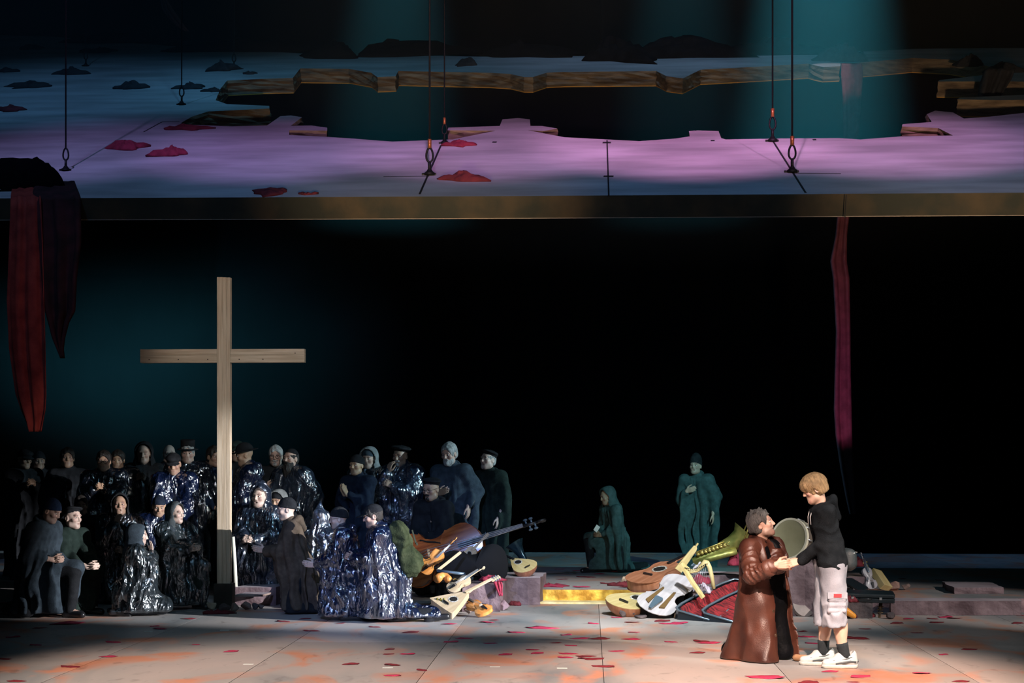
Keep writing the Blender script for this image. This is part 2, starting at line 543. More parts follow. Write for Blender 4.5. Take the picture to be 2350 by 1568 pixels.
def hand_prims(fd, wrist, dr, nrm, side, curl=0.35, spread=0.0, thumb=0.6, sc=1.0):
    """palm, four fingers and a thumb; dr wrist to fingers, nrm the way the palm faces, side the thumb's side"""
    w = Vector(wrist); dr = Vector(dr).normalized(); nrm = Vector(nrm); nrm = (nrm - dr * nrm.dot(dr)).normalized()
    sd = dr.cross(nrm)
    if sd.dot(Vector(side)) < 0: sd = -sd
    offs = (0.030, 0.010, -0.010, -0.029)
    lens = (.070, .078, .072, .057)
    for i in range(4):
        k0 = w + dr * (.088 * sc - abs(i - 1.2) * .004) + sd * offs[i] * sc
        fd.cap(w + sd * offs[i] * .6 * sc, k0, .0135 * sc, .0115 * sc, .006)
        p = k0; ang = 0.0
        L = lens[i] * sc
        for j, fr in enumerate((.45, .31, .24)):
            ang += curl * (0.7 if j == 0 else 1.0)
            d2 = dr * math.cos(ang) + nrm * math.sin(ang) + sd * (spread * (1.2 - i) * .3)
            q = p + d2.normalized() * L * fr
            fd.cap(p, q, (.0095 - .0008 * j) * sc, (.0088 - .0008 * j) * sc, .002)
            p = q
    t0 = w + dr * .022 * sc + sd * .022 * sc
    t1 = t0 + (dr * .62 + sd * .7 * (0.4 + thumb) + nrm * .35).normalized() * .042 * sc
    t2 = t1 + (dr * .85 + sd * .3 * thumb + nrm * .3).normalized() * .034 * sc
    t3 = t2 + (dr * .95 + nrm * .25).normalized() * .024 * sc
    fd.cap(t0, t1, .015 * sc, .0115 * sc, .008); fd.cap(t1, t2, .0105 * sc, .0095 * sc, .003); fd.cap(t2, t3, .0095 * sc, .008 * sc, .002)

HM = {}
def headmesh(kind):
    """hats, hair, hoods, beards, glasses: one shared mesh per kind, in head coordinates"""
    if kind in HM: return HM[kind]
    I = Matrix.Identity(4)
    st = .008
    fd = Field.box((-.24, -.26, -.34), (.24, .30, .34), st)
    if kind in ('beanie', 'beanie_tall', 'skullcap'):
        up = {'beanie': .0, 'beanie_tall': .035, 'skullcap': -.004}[kind]
        th = .012 if kind != 'skullcap' else .006
        fd.ell((0, .016, .040 + up * .5), (.075 + th, .096 + th, .092 + th + up), I, 0)
        lowc = .022 if kind != 'skullcap' else .058
        fd.plane((0, -.28, -1), -lowc)
        fd.ripple(lambda X, Y, Z: .0025 * np.sin(np.arctan2(X, Y - .016) * 34) + 0 * Z)
        if kind != 'skullcap':
            for i in range(18):
                a0, a1 = 2 * PI * i / 18, 2 * PI * (i + 1) / 18
                P = lambda a: Vector((.082 * math.sin(a), .016 - .103 * math.cos(a), .030 - .0 - .28 * (-.103 * math.cos(a) + .016) * -1 * 0 + .028 * math.cos(a)))
                fd.cap(P(a0), P(a1), .010, None, .004)
    elif kind in ('beret', 'beret_small'):
        rr = .125 if kind == 'beret' else .104
        T = Matrix.Translation((.012, .012, .098)) @ Matrix.Rotation(R(-10), 4, 'X') @ Matrix.Rotation(R(8), 4, 'Y')
        fd.ell((0, 0, 0), (rr, rr + .006, .030), T, 0)
        fd.ell((0, .012, .045), (.083, .104, .075), I, .02)
        fd.plane((0, -.25, -1), -.048)
        fd.lcap((0, .0, .03), (0, 0, .042), .004, None, T, .004)
        fd.ripple(waves(5, 8, 30, 20, .004))
    elif kind in ('flat_cap', 'visor_cap'):
        fd.ell((0, .018, .052), (.086, .108, .088), I, 0)
        fd.plane((0, -.12, -1), -.038)
        for i in range(-6, 7):
            a = R(i * 9.5)
            ln = .155 if kind == 'flat_cap' else .175
            fd.cap((.07 * math.sin(a), -.070 * math.cos(a), .046), (ln * .62 * math.sin(a), -ln * math.cos(a) ** .8, .030), .0095, .0085, .004)
        if kind == 'flat_cap':
            fd.ell((0, -.03, .085), (.092, .105, .045), I, .02)
        fd.ripple(waves(7, 6, 24, 20, .002))
    elif kind in ('bowler', 'top_hat', 'brim_hat'):
        if kind == 'top_hat':
            fd.cap((0, .015, .05), (0, .02, .17), .083, .088, 0)
            fd.plane((0, -.05, 1), .165)
        else:
            fd.ell((0, .015, .06), (.088, .108, .10), I, 0)
        fd.plane((0, -.05, -1), -.045)
        bw = .13 if kind != 'brim_hat' else .15
        fd.ell((0, .012, .052), (bw, bw + .022, .012), I, .008)
    elif kind in ('short_hair', 'thick_hair', 'grey_hair', 'messy_hair', 'bowl_hair', 'bald_fringe'):
        th = {'short_hair': .010, 'thick_hair': .020, 'grey_hair': .016, 'messy_hair': .020, 'bowl_hair': .018, 'bald_fringe': .007}[kind]
        fd.ell((0, .016, .038), (.075 + th, .096 + th, .088 + th), I, 0)
        fd.ell((0, .05, -.03), (.066 + th * .6, .052 + th, .06), I, .03)
        if kind == 'bowl_hair':
            fd.ell((0, -.035, .055), (.082, .068, .060), I, .03)
            fd.ell((0, -.150, -.062), (.098, .105, .094), I, .008, True)
            fd.ell((0, .07, -.055), (.050, .03, .05), I, .02)
            for sx in (-1, 1): fd.ell((sx * .095, -.012, -.03), (.03, .028, .042), I, .008, True)
        else:
            fd.ell((0, -.125, -.015 + (.012 if kind == 'messy_hair' else 0)), (.09, .098 + (.012 if kind == 'messy_hair' else 0), .094), I, .01, True)
            for sx in (-1, 1): fd.ell((sx * .09, -.005, -.02), (.025, .035, .045), I, .008, True)
        fd.plane((0, .25, -1), .075)
        if kind == 'bald_fringe':
            fd.ell((0, -.01, .11), (.10, .12, .085), I, .01, True)
        if kind == 'messy_hair':
            rg = random.Random(4)
            for i in range(46):
                a = rg.uniform(0, 2 * PI); e = rg.uniform(.15, 1.35)
                n = Vector((math.cos(a) * math.cos(e), math.sin(a) * math.cos(e), math.sin(e)))
                if n.y < -.55 and n.z < .62: continue
                p = Vector((0, .016, .038)) + Vector((n.x * .088, n.y * .108, n.z * .10))
                fd.cap(p, p + n * .012 + Vector((rg.uniform(-.014, .014), rg.uniform(-.02, .006), rg.uniform(-.004, .014))), .013, .004, .008)
        if kind == 'bowl_hair':
            fd.ripple(lambda X, Y, Z: .0022 * np.sin(np.arctan2(X, Y + .01) * 40 + Z * 14) + .002 * np.sin(X * 120 + Y * 60 + Z * 20))
        else:
            fd.ripple(waves(11, 10, 110, 60, .0035))
    elif kind in ('beard', 'beard_long', 'goatee'):
        L = {'beard': .0, 'beard_long': .09, 'goatee': -.01}[kind]
        if kind != 'goatee':
            fd.ell((0, -.025, -.075), (.071, .068, .058), I, 0)
        fd.ell((0, -.072, -.095 - L * .45), (.036 + L * .25, .030, .036 + L * .8), I, .02)
        fd.lcap((-.022, -.094, -.046), (.022, -.094, -.046), .0085, None, I, .006)
        fd.ell((0, -.105, .005), (.06, .06, .045), I, .01, True)
        fd.ell((0, -.105, -.060), (.018, .02, .0065), I, .004, True)
        fd.ripple(waves(13, 10, 120, 40, .0035))
    elif kind in ('hood', 'hood_plastic', 'hood_peak'):
        fd.ell((0, .025, .03), (.118, .140, .138), I, 0)
        fd.ell((0, .03, -.11), (.135, .135, .10), I, .05)
        fd.ell((0, .05, -.20), (.17, .14, .08), I, .05)
        if kind == 'hood_peak':
            fd.cap((0, .06, .10), (0, .07, .27), .085, .012, .05)
        if kind == 'hood_plastic':
            fd.cap((0, -.02, .10), (0, .03, .17), .09, .05, .05)
        fd.ripple(waves(17, 8, 22, 14, .006 if kind == 'hood' else .010))
        g = Field(fd.xs, fd.ys, fd.zs)
        g.ell((0, -.035, .015), (.098, .150, .118), I, 0)
        g.ell((0, -.09, -.08), (.085, .12, .09), I, .04)
        g.ell((0, -.02, -.18), (.10, .09, .14), I, .04)
        fd.f = np.maximum(fd.f, -g.f)
        if kind != 'hood':
            fd.ripple(waves(19, 8, 60, 50, .003))
    elif kind == 'scarf_band':
        fd.ell((0, .014, .045), (.082, .103, .092), I, 0)
        fd.plane((0, -.22, -1), -.03)
        fd.ripple(waves(23, 8, 40, 20, .003))
    me = fd.mesh(kind)
    HM[kind] = me
    return me

def eye_mesh():
    if 'eye' in HM: return HM['eye']
    b = MB(); b.cur = 0
    n, m = 12, 9
    prof = [(max(1e-5, math.sin(PI * i / m)) * .0128, -math.cos(PI * i / m) * .0128) for i in range(m + 1)]
    T = Matrix.Rotation(R(90), 4, 'X')
    b.lathe(prof, n, M=T)
    me = b.mesh('eye', True)
    me.materials.append(mat('eye_white', (.62, .60, .56), rough=.25, spec=.5))
    me.materials.append(mat('eye_iris', (.02, .015, .012), rough=.15, spec=.5))
    for p in me.polygons:
        if p.center.y < -.0095: p.material_index = 1
    HM['eye'] = me
    return me
def glasses_mesh():
    if 'glasses' in HM: return HM['glasses']
    b = MB()
    for sx in (-1, 1):
        ring = [(sx * .034 + .024 * math.cos(a), -.106 + .004 * math.cos(2 * a), .006 + .019 * math.sin(a)) for a in [2 * PI * i / 14 for i in range(15)]]
        b.tube(ring, .0024, 5, False)
        b.tube([(sx * .058, -.104, .012), (sx * .080, -.06, .012), (sx * .083, .012, .012)], .002, 5)
    b.tube([(-.011, -.107, .012), (0, -.112, .016), (.011, -.107, .012)], .0022, 5)
    HM['glasses'] = b.mesh('glasses', True)
    return HM['glasses']
# ------------------------------------------------------------------ people
WOOL = {}
def wool(key):
    pal = {'black': (.010, .011, .013), 'navy': (.009, .014, .026), 'grey': (.055, .065, .070), 'green': (.014, .022, .020), 'deepgreen': (.010, .018, .015),
           'teal': (.035, .060, .062), 'brown': (.058, .043, .031), 'blue': (.010, .020, .045), 'olive': (.014, .016, .012), 'palegrey': (.16, .17, .17),
           'slate': (.030, .042, .054)}
    c = pal[key]
    return mat('wool_' + key, c, tuple(x * 1.5 + .003 for x in c), scale=16, rough=.92, bump=.35, bscale=160, spec=.15, sheen=.0)
HAIRC = {'dark': (.018, .014, .012), 'grey': (.32, .32, .31), 'brown': (.075, .045, .025), 'blond': (.30, .20, .10), 'salt': (.085, .08, .075), 'white': (.5, .5, .48)}
def hair_mat(k):
    c = HAIRC[k]
    return mat('hair_' + k, tuple(x * .65 for x in c), tuple(x * 1.3 for x in c), scale=60, rough=.5, bump=.6, bscale=150, stretch=(1, 1, .25), spec=.4)

def lean_m(a): return Matrix.Rotation(R(a), 3, 'X')

def arm_preset(kind, sx):
    """wrist, hand direction, palm normal, thumb side, curl; in the shoulder frame (x to the person's left, -y forward)"""
    P = {
        'pray': ((sx * .020, -.27, -.16), (-sx * .02, -.55, .83), (-sx, 0, 0), (0, .8, .55), .06),
        'clasp': ((sx * .060, -.26, -.18), (-sx * .62, -.55, .45), (-sx * .6, .5, -.4), (0, .3, .9), .75),
        'clasp_low': ((sx * .060, -.26, -.34), (-sx * .62, -.60, .25), (-sx * .6, .5, -.3), (0, .3, .9), .75),
        'clasp_far': ((sx * .055, -.42, -.24), (-sx * .5, -.70, .35), (-sx * .7, .3, -.2), (0, .3, .9), .7),
        'open_pray': ((sx * .045, -.42, -.30), (-sx * .12, -.9, .35), (-sx, 0, .25), (0, .3, .9), .18),
        'chest': ((sx * .10, -.165, -.17), (-sx * .9, -.12, .35), (0, 1, 0), (0, 0, 1), .18),
        'down': ((sx * .27, -.04, -.50), (0, -.1, -1), (-sx, 0, 0), (0, -1, 0), .3),
        'mouth': ((sx * .05, -.24, .02), (-sx * .3, .15, 1), (-sx * .4, .9, 0), (-sx, 0, 0), .45),
        'face': ((sx * .09, -.20, .05), (-sx * .1, .1, 1), (0, 1, 0), (-sx, 0, 0), .2),
        'lap': ((sx * .10, -.24, -.42), (-sx * .5, -.7, -.2), (0, .2, -1), (-sx, -.2, 0), .4),
        'hold_low': ((sx * .16, -.18, -.42), (-sx * .3, -.5, -.6), (-sx, .2, 0), (0, -1, .2), .8),
    }
    return P[kind]

def ik(S, T, l1, l2, pole):
    S = Vector(S); T = Vector(T); d = T - S
    L = d.length
    if L > (l1 + l2) * .995:
        T = S + d.normalized() * (l1 + l2) * .995; d = T - S; L = d.length
    a = (l1 * l1 - l2 * l2 + L * L) / (2 * L)
    h = math.sqrt(max(1e-6, l1 * l1 - a * a))
    u = d.normalized(); p = Vector(pole); p = (p - u * p.dot(u)).normalized()
    return S + u * a + p * h, T

def skeleton(pose, lean, hyaw, hpitch, hroll=0, kneeside=1, crouch=0.0):
    J = {}
    if pose == 'stand':
        J['hip'] = Vector((0, 0, .92))
        for s_, n in ((1, 'l'), (-1, 'r')):
            J['knee' + n] = Vector((s_ * .095, -.015, .50)); J['ank' + n] = Vector((s_ * .105, .03, .085)); J['toe' + n] = Vector((s_ * .12, -.13, .035))
    elif pose == 'kneel':
        J['hip'] = Vector((0, .06, .50))
        for s_, n in ((1, 'l'), (-1, 'r')):
            J['knee' + n] = Vector((s_ * .12, -.04, .075)); J['ank' + n] = Vector((s_ * .11, .38, .07)); J['toe' + n] = Vector((s_ * .11, .46, .035))
    elif pose == 'heels':
        J['hip'] = Vector((0, .26, .30))
        for s_, n in ((1, 'l'), (-1, 'r')):
            J['knee' + n] = Vector((s_ * .15, -.12, .09)); J['ank' + n] = Vector((s_ * .11, .32, .065)); J['toe' + n] = Vector((s_ * .11, .42, .03))
    elif pose == 'oneknee':
        J['hip'] = Vector((0, .06, .50))
        d_, u_ = ('l', 'r') if kneeside > 0 else ('r', 'l')
        J['knee' + d_] = Vector((kneeside * .11, .07, .075)); J['ank' + d_] = Vector((kneeside * .12, .50, .10)); J['toe' + d_] = Vector((kneeside * .12, .56, .03))
        J['knee' + u_] = Vector((-kneeside * .14, -.36, .50)); J['ank' + u_] = Vector((-kneeside * .13, -.32, .09)); J['toe' + u_] = Vector((-kneeside * .14, -.48, .035))
    elif pose == 'sit':
        J['hip'] = Vector((0, .12, .40))
        for s_, n in ((1, 'l'), (-1, 'r')):
            J['knee' + n] = Vector((s_ * .15, -.30, .46)); J['ank' + n] = Vector((s_ * .14, -.26, .085)); J['toe' + n] = Vector((s_ * .15, -.42, .035))
    A = lean_m(lean)
    h = J['hip']
    U = lambda x, y, z: h + A @ Vector((x, y, z))
    J['waist'] = U(0, 0, .14); J['chest'] = U(0, -.005, .33); J['shc'] = U(0, .01, .50)
    J['shl'] = U(.18, .01, .485); J['shr'] = U(-.18, .01, .485); J['neck'] = U(0, .015, .535)
    HR = (Matrix.Rotation(R(hyaw), 3, 'Z') @ Matrix.Rotation(R(hpitch), 3, 'X') @ Matrix.Rotation(R(hroll), 3, 'Y'))
    ac = lean_m(lean * .55)
    J['head'] = J['neck'] + ac @ Vector((0, -.022, .085)) + HR @ Vector((0, -.012, .075))
    HMx = HR.to_4x4(); HMx.translation = J['head']
    return J, A, HMx

def paint_skin(me, v, HMx, tone, brow, stub, lipc=(.26, .13, .11)):
    M = np.array(HMx.inverted(), np.float64)
    q = v @ M[:3, :3].T + M[:3, 3]
    c = np.ones((len(v), 4), np.float32)
    c[:, :3] = np.array(tone)
    x, y, z = np.abs(q[:, 0]), q[:, 1], q[:, 2]
    head = (z > -.13) & (z < .14) & (x < .1) & (y < .13) & (y > -.14)
    def blend(mask, col, a):
        w = (np.clip(mask, 0, 1) * a)[:, None] * head[:, None]
        c[:, :3] = c[:, :3] * (1 - w) + np.array(col) * w
    ch = 1 - ((x - .046) ** 2 + (z + .022) ** 2) / .028 ** 2
    blend(ch * (y < -.03), (tone[0] * 1.0, tone[1] * .92, tone[2] * .90), .35)
    if stub > 0:
        sb = np.clip((-.036 - z) / .02, 0, 1) * np.clip((-y + .02) / .03, 0, 1)
        blend(sb, (brow[0] + .05, brow[1] + .05, brow[2] + .05), stub)
    br = 1 - ((z - .032 - (x - .03) * .08) / .0085) ** 2
    blend(br * (x > .010) * (x < .054) * (y < -.055), brow, .7)
    lp = (1 - ((z + .060) / .013) ** 2) * (1 - (x / .026) ** 2)
    blend(lp * 1.6 * (y < -.07), lipc, .5)
    so = 1 - ((x - .031) ** 2 / .022 ** 2 + (z - .006) ** 2 / .013 ** 2)
    blend(so * (y < -.05), tuple(t * .78 for t in tone), .35)
    at_ = me.color_attributes.new('tone', 'FLOAT_COLOR', 'POINT')
    at_.data.foreach_set('color', c.ravel())

def place_head_item(name, kind, m, parent, HMx, sc=1.0):
    me = headmesh(kind)
    key = kind + '|' + m.name
    if key not in HM:
        c = me.copy(); c.materials.clear(); c.materials.append(m); HM[key] = c
    o = bpy.data.objects.new(name, HM[key]); COL.objects.link(o)
    o.parent = parent
    o.matrix_local = HMx @ Matrix.Diagonal((sc, sc, sc, 1))
    return o

def body_field(J, A, HMx, hands, fine, coarse, **hp):
    """one continuous body surface on a grid that is finer around head and hands"""
    pts = np.array([tuple(J[k]) for k in J] + [tuple(J['head'] + Vector((0, 0, .15)))])
    hd = J['head']
    iv = [[(hd[i] - .125, hd[i] + .125)] for i in range(3)]
    for (w, dr, nn, sd, cu) in hands:
        c = Vector(w) + Vector(dr).normalized() * .07
        pts = np.vstack([pts, np.array(c)[None] + .14, np.array(c)[None] - .14])
        for i in range(3): iv[i].append((c[i] - .10, c[i] + .10))
    lo = pts.min(0) - .19; hi = pts.max(0) + .19
    lo[2] = max(lo[2], -.03)
    fd = Field(*[axis(lo[i], hi[i], coarse, iv[i], fine) for i in range(3)])
    for n, s_ in (('l', 1), ('r', -1)):
        fd.cap(J['hip'] + Vector((s_ * .085, 0, 0)), J['knee' + n], .085, .058, .03)
        fd.cap(J['knee' + n], J['ank' + n], .056, .040, .02)
        fd.cap(J['ank' + n] + Vector((0, 0, -.02)), J['ank' + n] * .35 + J['toe' + n] * .65, .036, .026, .02)
        fd.cap(J['sh' + n], J['el' + n], .048, .040, .02)
        fd.cap(J['el' + n], J['wr' + n], .038, .027, .012)
    fd.cap(J['hip'] + Vector((-.06, 0, 0)), J['hip'] + Vector((.06, 0, 0)), .095, None, .04)
    for s_ in (-1, 1):
        fd.cap(J['hip'] + Vector((s_ * .05, 0, .03)), J['chest'] + A @ Vector((s_ * .060, .01, .02)), .080, .085, .05)
    fd.cap(J['shl'] + (J['shr'] - J['shl']) * .12, J['shr'] + (J['shl'] - J['shr']) * .12, .06, None, .05)
    fd.cap(J['neck'] - A @ Vector((0, 0, .04)), HMx @ Vector((0, .02, -.05)), .056, .052, .02)
    head_prims(fd, HMx, **hp)
    for h in hands:
        hand_prims(fd, *h[:4], curl=h[4])
    return fd

def coat_field(J, A, step, kind='cloak', off=0.0, hem=0.04, pose='stand', seed=0, drape=True, fold=.016, web=.32, knees=True, flare=0.0):
    pts = np.array([tuple(J[k]) for k in J])
    lo = pts.min(0) - .36 - off; hi = pts.max(0) + .36 + off
    lo[2] = -.03; hi[2] = J['head'].z + .05
    fd = Field(*[np.arange(lo[i], hi[i] + step, step, dtype=np.float32) for i in range(3)])
    o = off
    fd.cap(J['shl'], J['shr'], .078 + o, None, .05)
    for s_ in (-1, 1):
        fd.cap(J['shc'] + A @ Vector((s_ * .085, 0, -.06)), J['hip'] + Vector((s_ * .085, 0, .0)), .118 + o, .135 + o, .06)
    fd.cap(J['neck'] - A @ Vector((0, 0, .05)), J['neck'] + A @ Vector((0, .0, .035)), .082 + o * .5, .074 + o * .4, .04)
    for n in 'lr':
        w = J['el' + n] + (J['wr' + n] - J['el' + n]) * .86
        fd.cap(J['sh' + n], J['el' + n], .082 + o, .074 + o, .05)
        fd.cap(J['el' + n], w, .072 + o, .056 + o * .8, .03)
        if drape:
            m_ = J['el' + n] + (J['wr' + n] - J['el' + n]) * .35
            body = Vector((J['hip'].x, J['hip'].y, 0))
            dn = Vector(((m_.x * .75 + body.x * .25), (m_.y * .8 + body.y * .2), max(hem + .05, m_.z - web)))
            fd.cap(m_, dn, .060 + o, .042 + o + flare, .06)
            m2 = J['sh' + n] * .4 + J['el' + n] * .6
            dn2 = Vector((m2.x, m2.y * .7 + body.y * .3, max(hem + .05, m2.z - web * 1.3)))
            fd.cap(m2, dn2, .070 + o, .040 + o + flare, .07)
    if pose == 'stand':
        for s_ in (-1, 1):
            fd.cap(J['hip'] + Vector((s_ * .085, 0, .05)), Vector((s_ * .105, .02, hem - .08)), .135 + o, .155 + o * 1.6, .08)
    elif knees:
        for n, s_ in (('l', 1), ('r', -1)):
            fd.cap(J['hip'] + Vector((s_ * .08, 0, 0)), J['knee' + n] + Vector((0, 0, .03)), .135 + o, .088 + o, .06)
            fd.cap(J['knee' + n] + Vector((0, 0, .02)), Vector((J['ank' + n].x, J['ank' + n].y, .06)), .085 + o, .075 + o, .06)
            mid = (J['knee' + n] + J['hip']) * .5
            fd.cap(mid, Vector((mid.x * 1.1, mid.y, .06)), .12 + o, .13 + o, .08)
        fd.cap(J['hip'] + Vector((0, .06, 0)), Vector((0, (J['ankl'].y + J['ankr'].y) * .35 + J['hip'].y * .3, .06)), .14 + o, .15 + o, .08)
    else:
        for s_ in (-1, 1):
            fd.cap(J['hip'] + Vector((s_ * .085, 0, .05)), J['hip'] + Vector((s_ * .1, .03, -.14)), .135 + o, .145 + o, .06)
    z0 = J['shc'].z
    rg = np.random.RandomState(seed + 31)
    ph = rg.uniform(0, 6.28, 8)
    n1 = rg.randint(9, 13); n2 = rg.randint(17, 24)
    hx, hy, sy, hz = J['hip'].x, J['hip'].y, J['shc'].y, J['hip'].z
    def drapery(X, Y, Z):
        t = np.clip((Z - hz) / max(.1, z0 - hz), -.4, 1)
        cy = hy + (sy - hy) * t
        th = np.arctan2(X - hx, Y - cy)
        wob = .5 * np.sin(Z * 7 + ph[0]) + .35 * np.sin(Z * 15 + th * 3 + ph[1])
        r1 = 1 - 2 * np.sqrt(np.sin(th * n1 * .5 + wob + ph[2]) ** 2 + .03)
        r2 = 1 - 2 * np.sqrt(np.sin(th * n2 * .5 + wob * 1.6 + ph[3]) ** 2 + .03)
        g = np.clip((z0 + .04 - Z) / .55, 0, 1.2)
        return -(fold * 1.25 * r1 * g + fold * .55 * r2 * np.clip(g + .25, 0, 1))
    fd.ripple(drapery)
    wv = waves(seed + 57, 8, 20, 14, fold * .35)
    fd.ripple(wv)
    if kind == 'plastic':
        K = rg.normal(0, 1, (7, 3)) * np.array([26, 26, 18])
        pp = rg.uniform(0, 6.28, 7)
        fd.ripple(lambda X, Y, Z: sum((.5 - np.abs(np.sin(X * K[i, 0] + Y * K[i, 1] + Z * K[i, 2] + pp[i] + .8 * np.sin(Z * 9 + pp[i - 1] + X * 7)))) for i in range(7)) * .0048)
    fd.plane((0, 0, -1), -max(.006, hem))
    return fd

BOOT = []
def shoe_mesh():
    if 'shoe' in HM: return HM['shoe']
    fd = Field.box((-.09, -.26, -.03), (.09, .14, .16), .011)
    fd.cap((0, .05, .045), (0, -.15, .035), .045, .038, 0)
    fd.cap((0, .05, .04), (0, .06, .10), .045, .045, .03)
    fd.plane((0, 0, -1), 0.0)
    HM['shoe'] = fd.mesh('shoe')
    HM['shoe'].materials.append(mat('shoe_leather', (.012, .012, .014), rough=.28, spec=.6))
    return HM['shoe']

PEOPLE = 0
def person(label, px, top, y, z0=0.0, pose='stand', face=0, lean=4, head=(0, 5, 0), arms=('clasp', 'clasp'), ad=((0, 0, 0), (0, 0, 0)),
           tone=(.42, .27, .20), brow=(.03, .025, .02), stub=.25, hat=None, hatc='black', hair=None, hairc='dark', beard=None,
           coat='black', poncho=None, hood=None, hoodc=None, glasses=False, mouth=0.0, jaw=1.0, hem=.05, kneeside=1, fine=.0075, coarse=.026,
           cstep=.016, group='crowd of robed figures', dx=0, fold=.020, web=.32, collar=True, shoes=True, name='person', flare=0.0):
    global PEOPLE
    PEOPLE += 1
    seed = PEOPLE * 7
    J, A, HMx = skeleton(pose, lean, head[0], head[1], head[2], kneeside)
    hands = []
    for n, s_, k, d in (('l', 1, arms[0], ad[0]), ('r', -1, arms[1], ad[1])):
        w, dr, nn, sd, cu = arm_preset(k, s_)
        out = -.035 - (.045 if poncho else 0) if k not in ('down', 'mouth', 'face', 'open_pray', 'clasp_far') else 0
        T = J['shc'] + A @ (Vector(w) + Vector(d) + Vector((0, out, 0)))
        pole = A @ Vector((s_ * .6, .45, -.8))
        J['el' + n], J['wr' + n] = ik(J['sh' + n], T, .285, .25, pole)
        hands.append((J['wr' + n], A @ Vector(dr), A @ Vector(nn), A @ Vector(sd), cu))
    fd = body_field(J, A, HMx, hands, fine, coarse, jaw=jaw, mouth_open=mouth)
    me = fd.mesh('person')
    paint_skin(me, fd.v, HMx, tone, brow, stub)
    hat_up = {'beanie': .015, 'beanie_tall': .05, 'top_hat': .05, 'hood': .04, 'hood_plastic': .08, 'hood_peak': .16, 'bowler': .035, 'flat_cap': .015, 'visor_cap': .015, 'beret': .01}
    tp = (HMx @ Vector((0, .015, .123))).z + max([hat_up.get(k, 0) for k in (hat, hood)] + [0.012 if hair else 0])
    s = scale_at(y)
    want = CAM_H - z0 + (HORIZON - top) / s
    k = want / tp
    body = link(name, me, skin_mat())
    base = at(px, HORIZON, y)
    hx = Matrix.Rotation(R(face), 3, 'Z') @ Vector((J['head'].x, J['head'].y, 0)) * k
    body.location = (base.x - hx.x, y, z0)
    body.rotation_euler = (0, 0, R(face))
    body.scale = (k, k, k)
    tag(body, label, 'person', group)
    for sx in (-1, 1):
        e = bpy.data.objects.new('eye', eye_mesh()); COL.objects.link(e); e.parent = body
        e.matrix_local = HMx @ Matrix.Translation((sx * .031, -.0755, .008)) @ Matrix.Diagonal((1.1, 1, .62, 1))
    cf = coat_field(J, A, cstep if poncho is None else .028, 'cloak', 0.0, hem, pose, seed, drape=poncho is None, fold=fold if poncho is None else .008, web=web)
    link('coat', cf.mesh('coat'), wool(coat), body)
    if poncho:
        pf = coat_field(J, A, cstep, 'plastic', .024, max(.03, hem + (.12 if pose == 'stand' else 0)), pose, seed + 3, True, .017, web, True, flare)
        link('rain_poncho', pf.mesh('rain_poncho'), plastic('poncho_film_' + poncho, *PONCHO[poncho]), body)
    if hat: place_head_item({'beanie': 'beanie', 'beanie_tall': 'beanie', 'beret': 'beret', 'beret_small': 'beret', 'skullcap': 'skullcap', 'scarf_band': 'head_wrap'}.get(hat, 'hat'), hat, wool(hatc), body, HMx)
    if hair: place_head_item('hair', hair, hair_mat(hairc), body, HMx)
    if beard: place_head_item('beard', beard, hair_mat(hairc), body, HMx)
    if hood: place_head_item('hood', hood, plastic('poncho_film_' + (poncho or 'clear'), *PONCHO[poncho or 'clear']) if 'hood_p' in hood else wool(hoodc or coat), body, HMx)
    if glasses:
        g = glasses_mesh()
        if not g.materials: g.materials.append(mat('glasses_frame', (.01, .01, .01), rough=.25))
        o = bpy.data.objects.new('glasses', g); COL.objects.link(o); o.parent = body; o.matrix_local = HMx
    if not hood and collar:
        cfd = Field.box((-.2, -.2, -.16), (.2, .2, .14), .016)
        for i in range(10):
            a0 = R(40 + 28 * i); a1 = R(40 + 28 * (i + 1))
            Pt = lambda a: Vector((.088 * math.sin(a), -.088 * math.cos(a) + .01, .0 - .028 * math.cos(a)))
            cfd.cap(Pt(a0), Pt(a1), .030, None, .02)
        cfd.cap((0, .10, .0), (0, .13, -.09), .05, .035, .05)
        cfd.ripple(waves(seed, 6, 40, 30, .006))
        c = link('collar', cfd.mesh('collar'), wool(coat) if not poncho else plastic('poncho_film_' + poncho, *PONCHO[poncho]), body)
        Mx = A.to_4x4(); Mx.translation = J['neck'] + A @ Vector((0, 0, .005))
        c.matrix_local = Mx
    tf = Field(*[np.arange(a_, b_, .026, dtype=np.float32) for a_, b_ in ((-.42, .42), (min(J['toel'].y, J['toer'].y, J['kneel'].y, J['kneer'].y) - .2, max(J['ankl'].y, J['ankr'].y, J['hip'].y) + .22), (-.04, J['hip'].z + .16))])
    for n, s_ in (('l', 1), ('r', -1)):
        tf.cap(J['hip'] + Vector((s_ * .08, 0, 0)), J['knee' + n], .105, .078, .03); tf.cap(J['knee' + n], J['ank' + n], .076, .062, .03)
    tf.plane((0, 0, -1), -.012)
    link('trousers', tf.mesh('trousers'), wool('black'), body)
    if shoes:
        for n in 'lr':
            if pose == 'stand' or (J['toe' + n].y < J['ank' + n].y):
                sm = bpy.data.objects.new('shoe', shoe_mesh()); COL.objects.link(sm); sm.parent = body
                sm.location = (J['ank' + n].x, J['ank' + n].y, 0)
            else:
                sm = bpy.data.objects.new('shoe', shoe_mesh()); COL.objects.link(sm); sm.parent = body
                sm.matrix_local = Matrix.Translation((J['ank' + n].x, J['ank' + n].y + .03, .092)) @ Matrix.Rotation(R(180), 4, 'X')
    return body, J, A, HMx, k
PONCHO = {'clear': ((.035, .05, .06), .72, 6.0), 'blue': ((.006, .014, .055), .50, 6.5), 'ice': ((.03, .045, .08), .62, 6.0), 'dark': ((.005, .009, .02), .66, 7.0)}  # clear film; the tints paint in the blue light falling on it
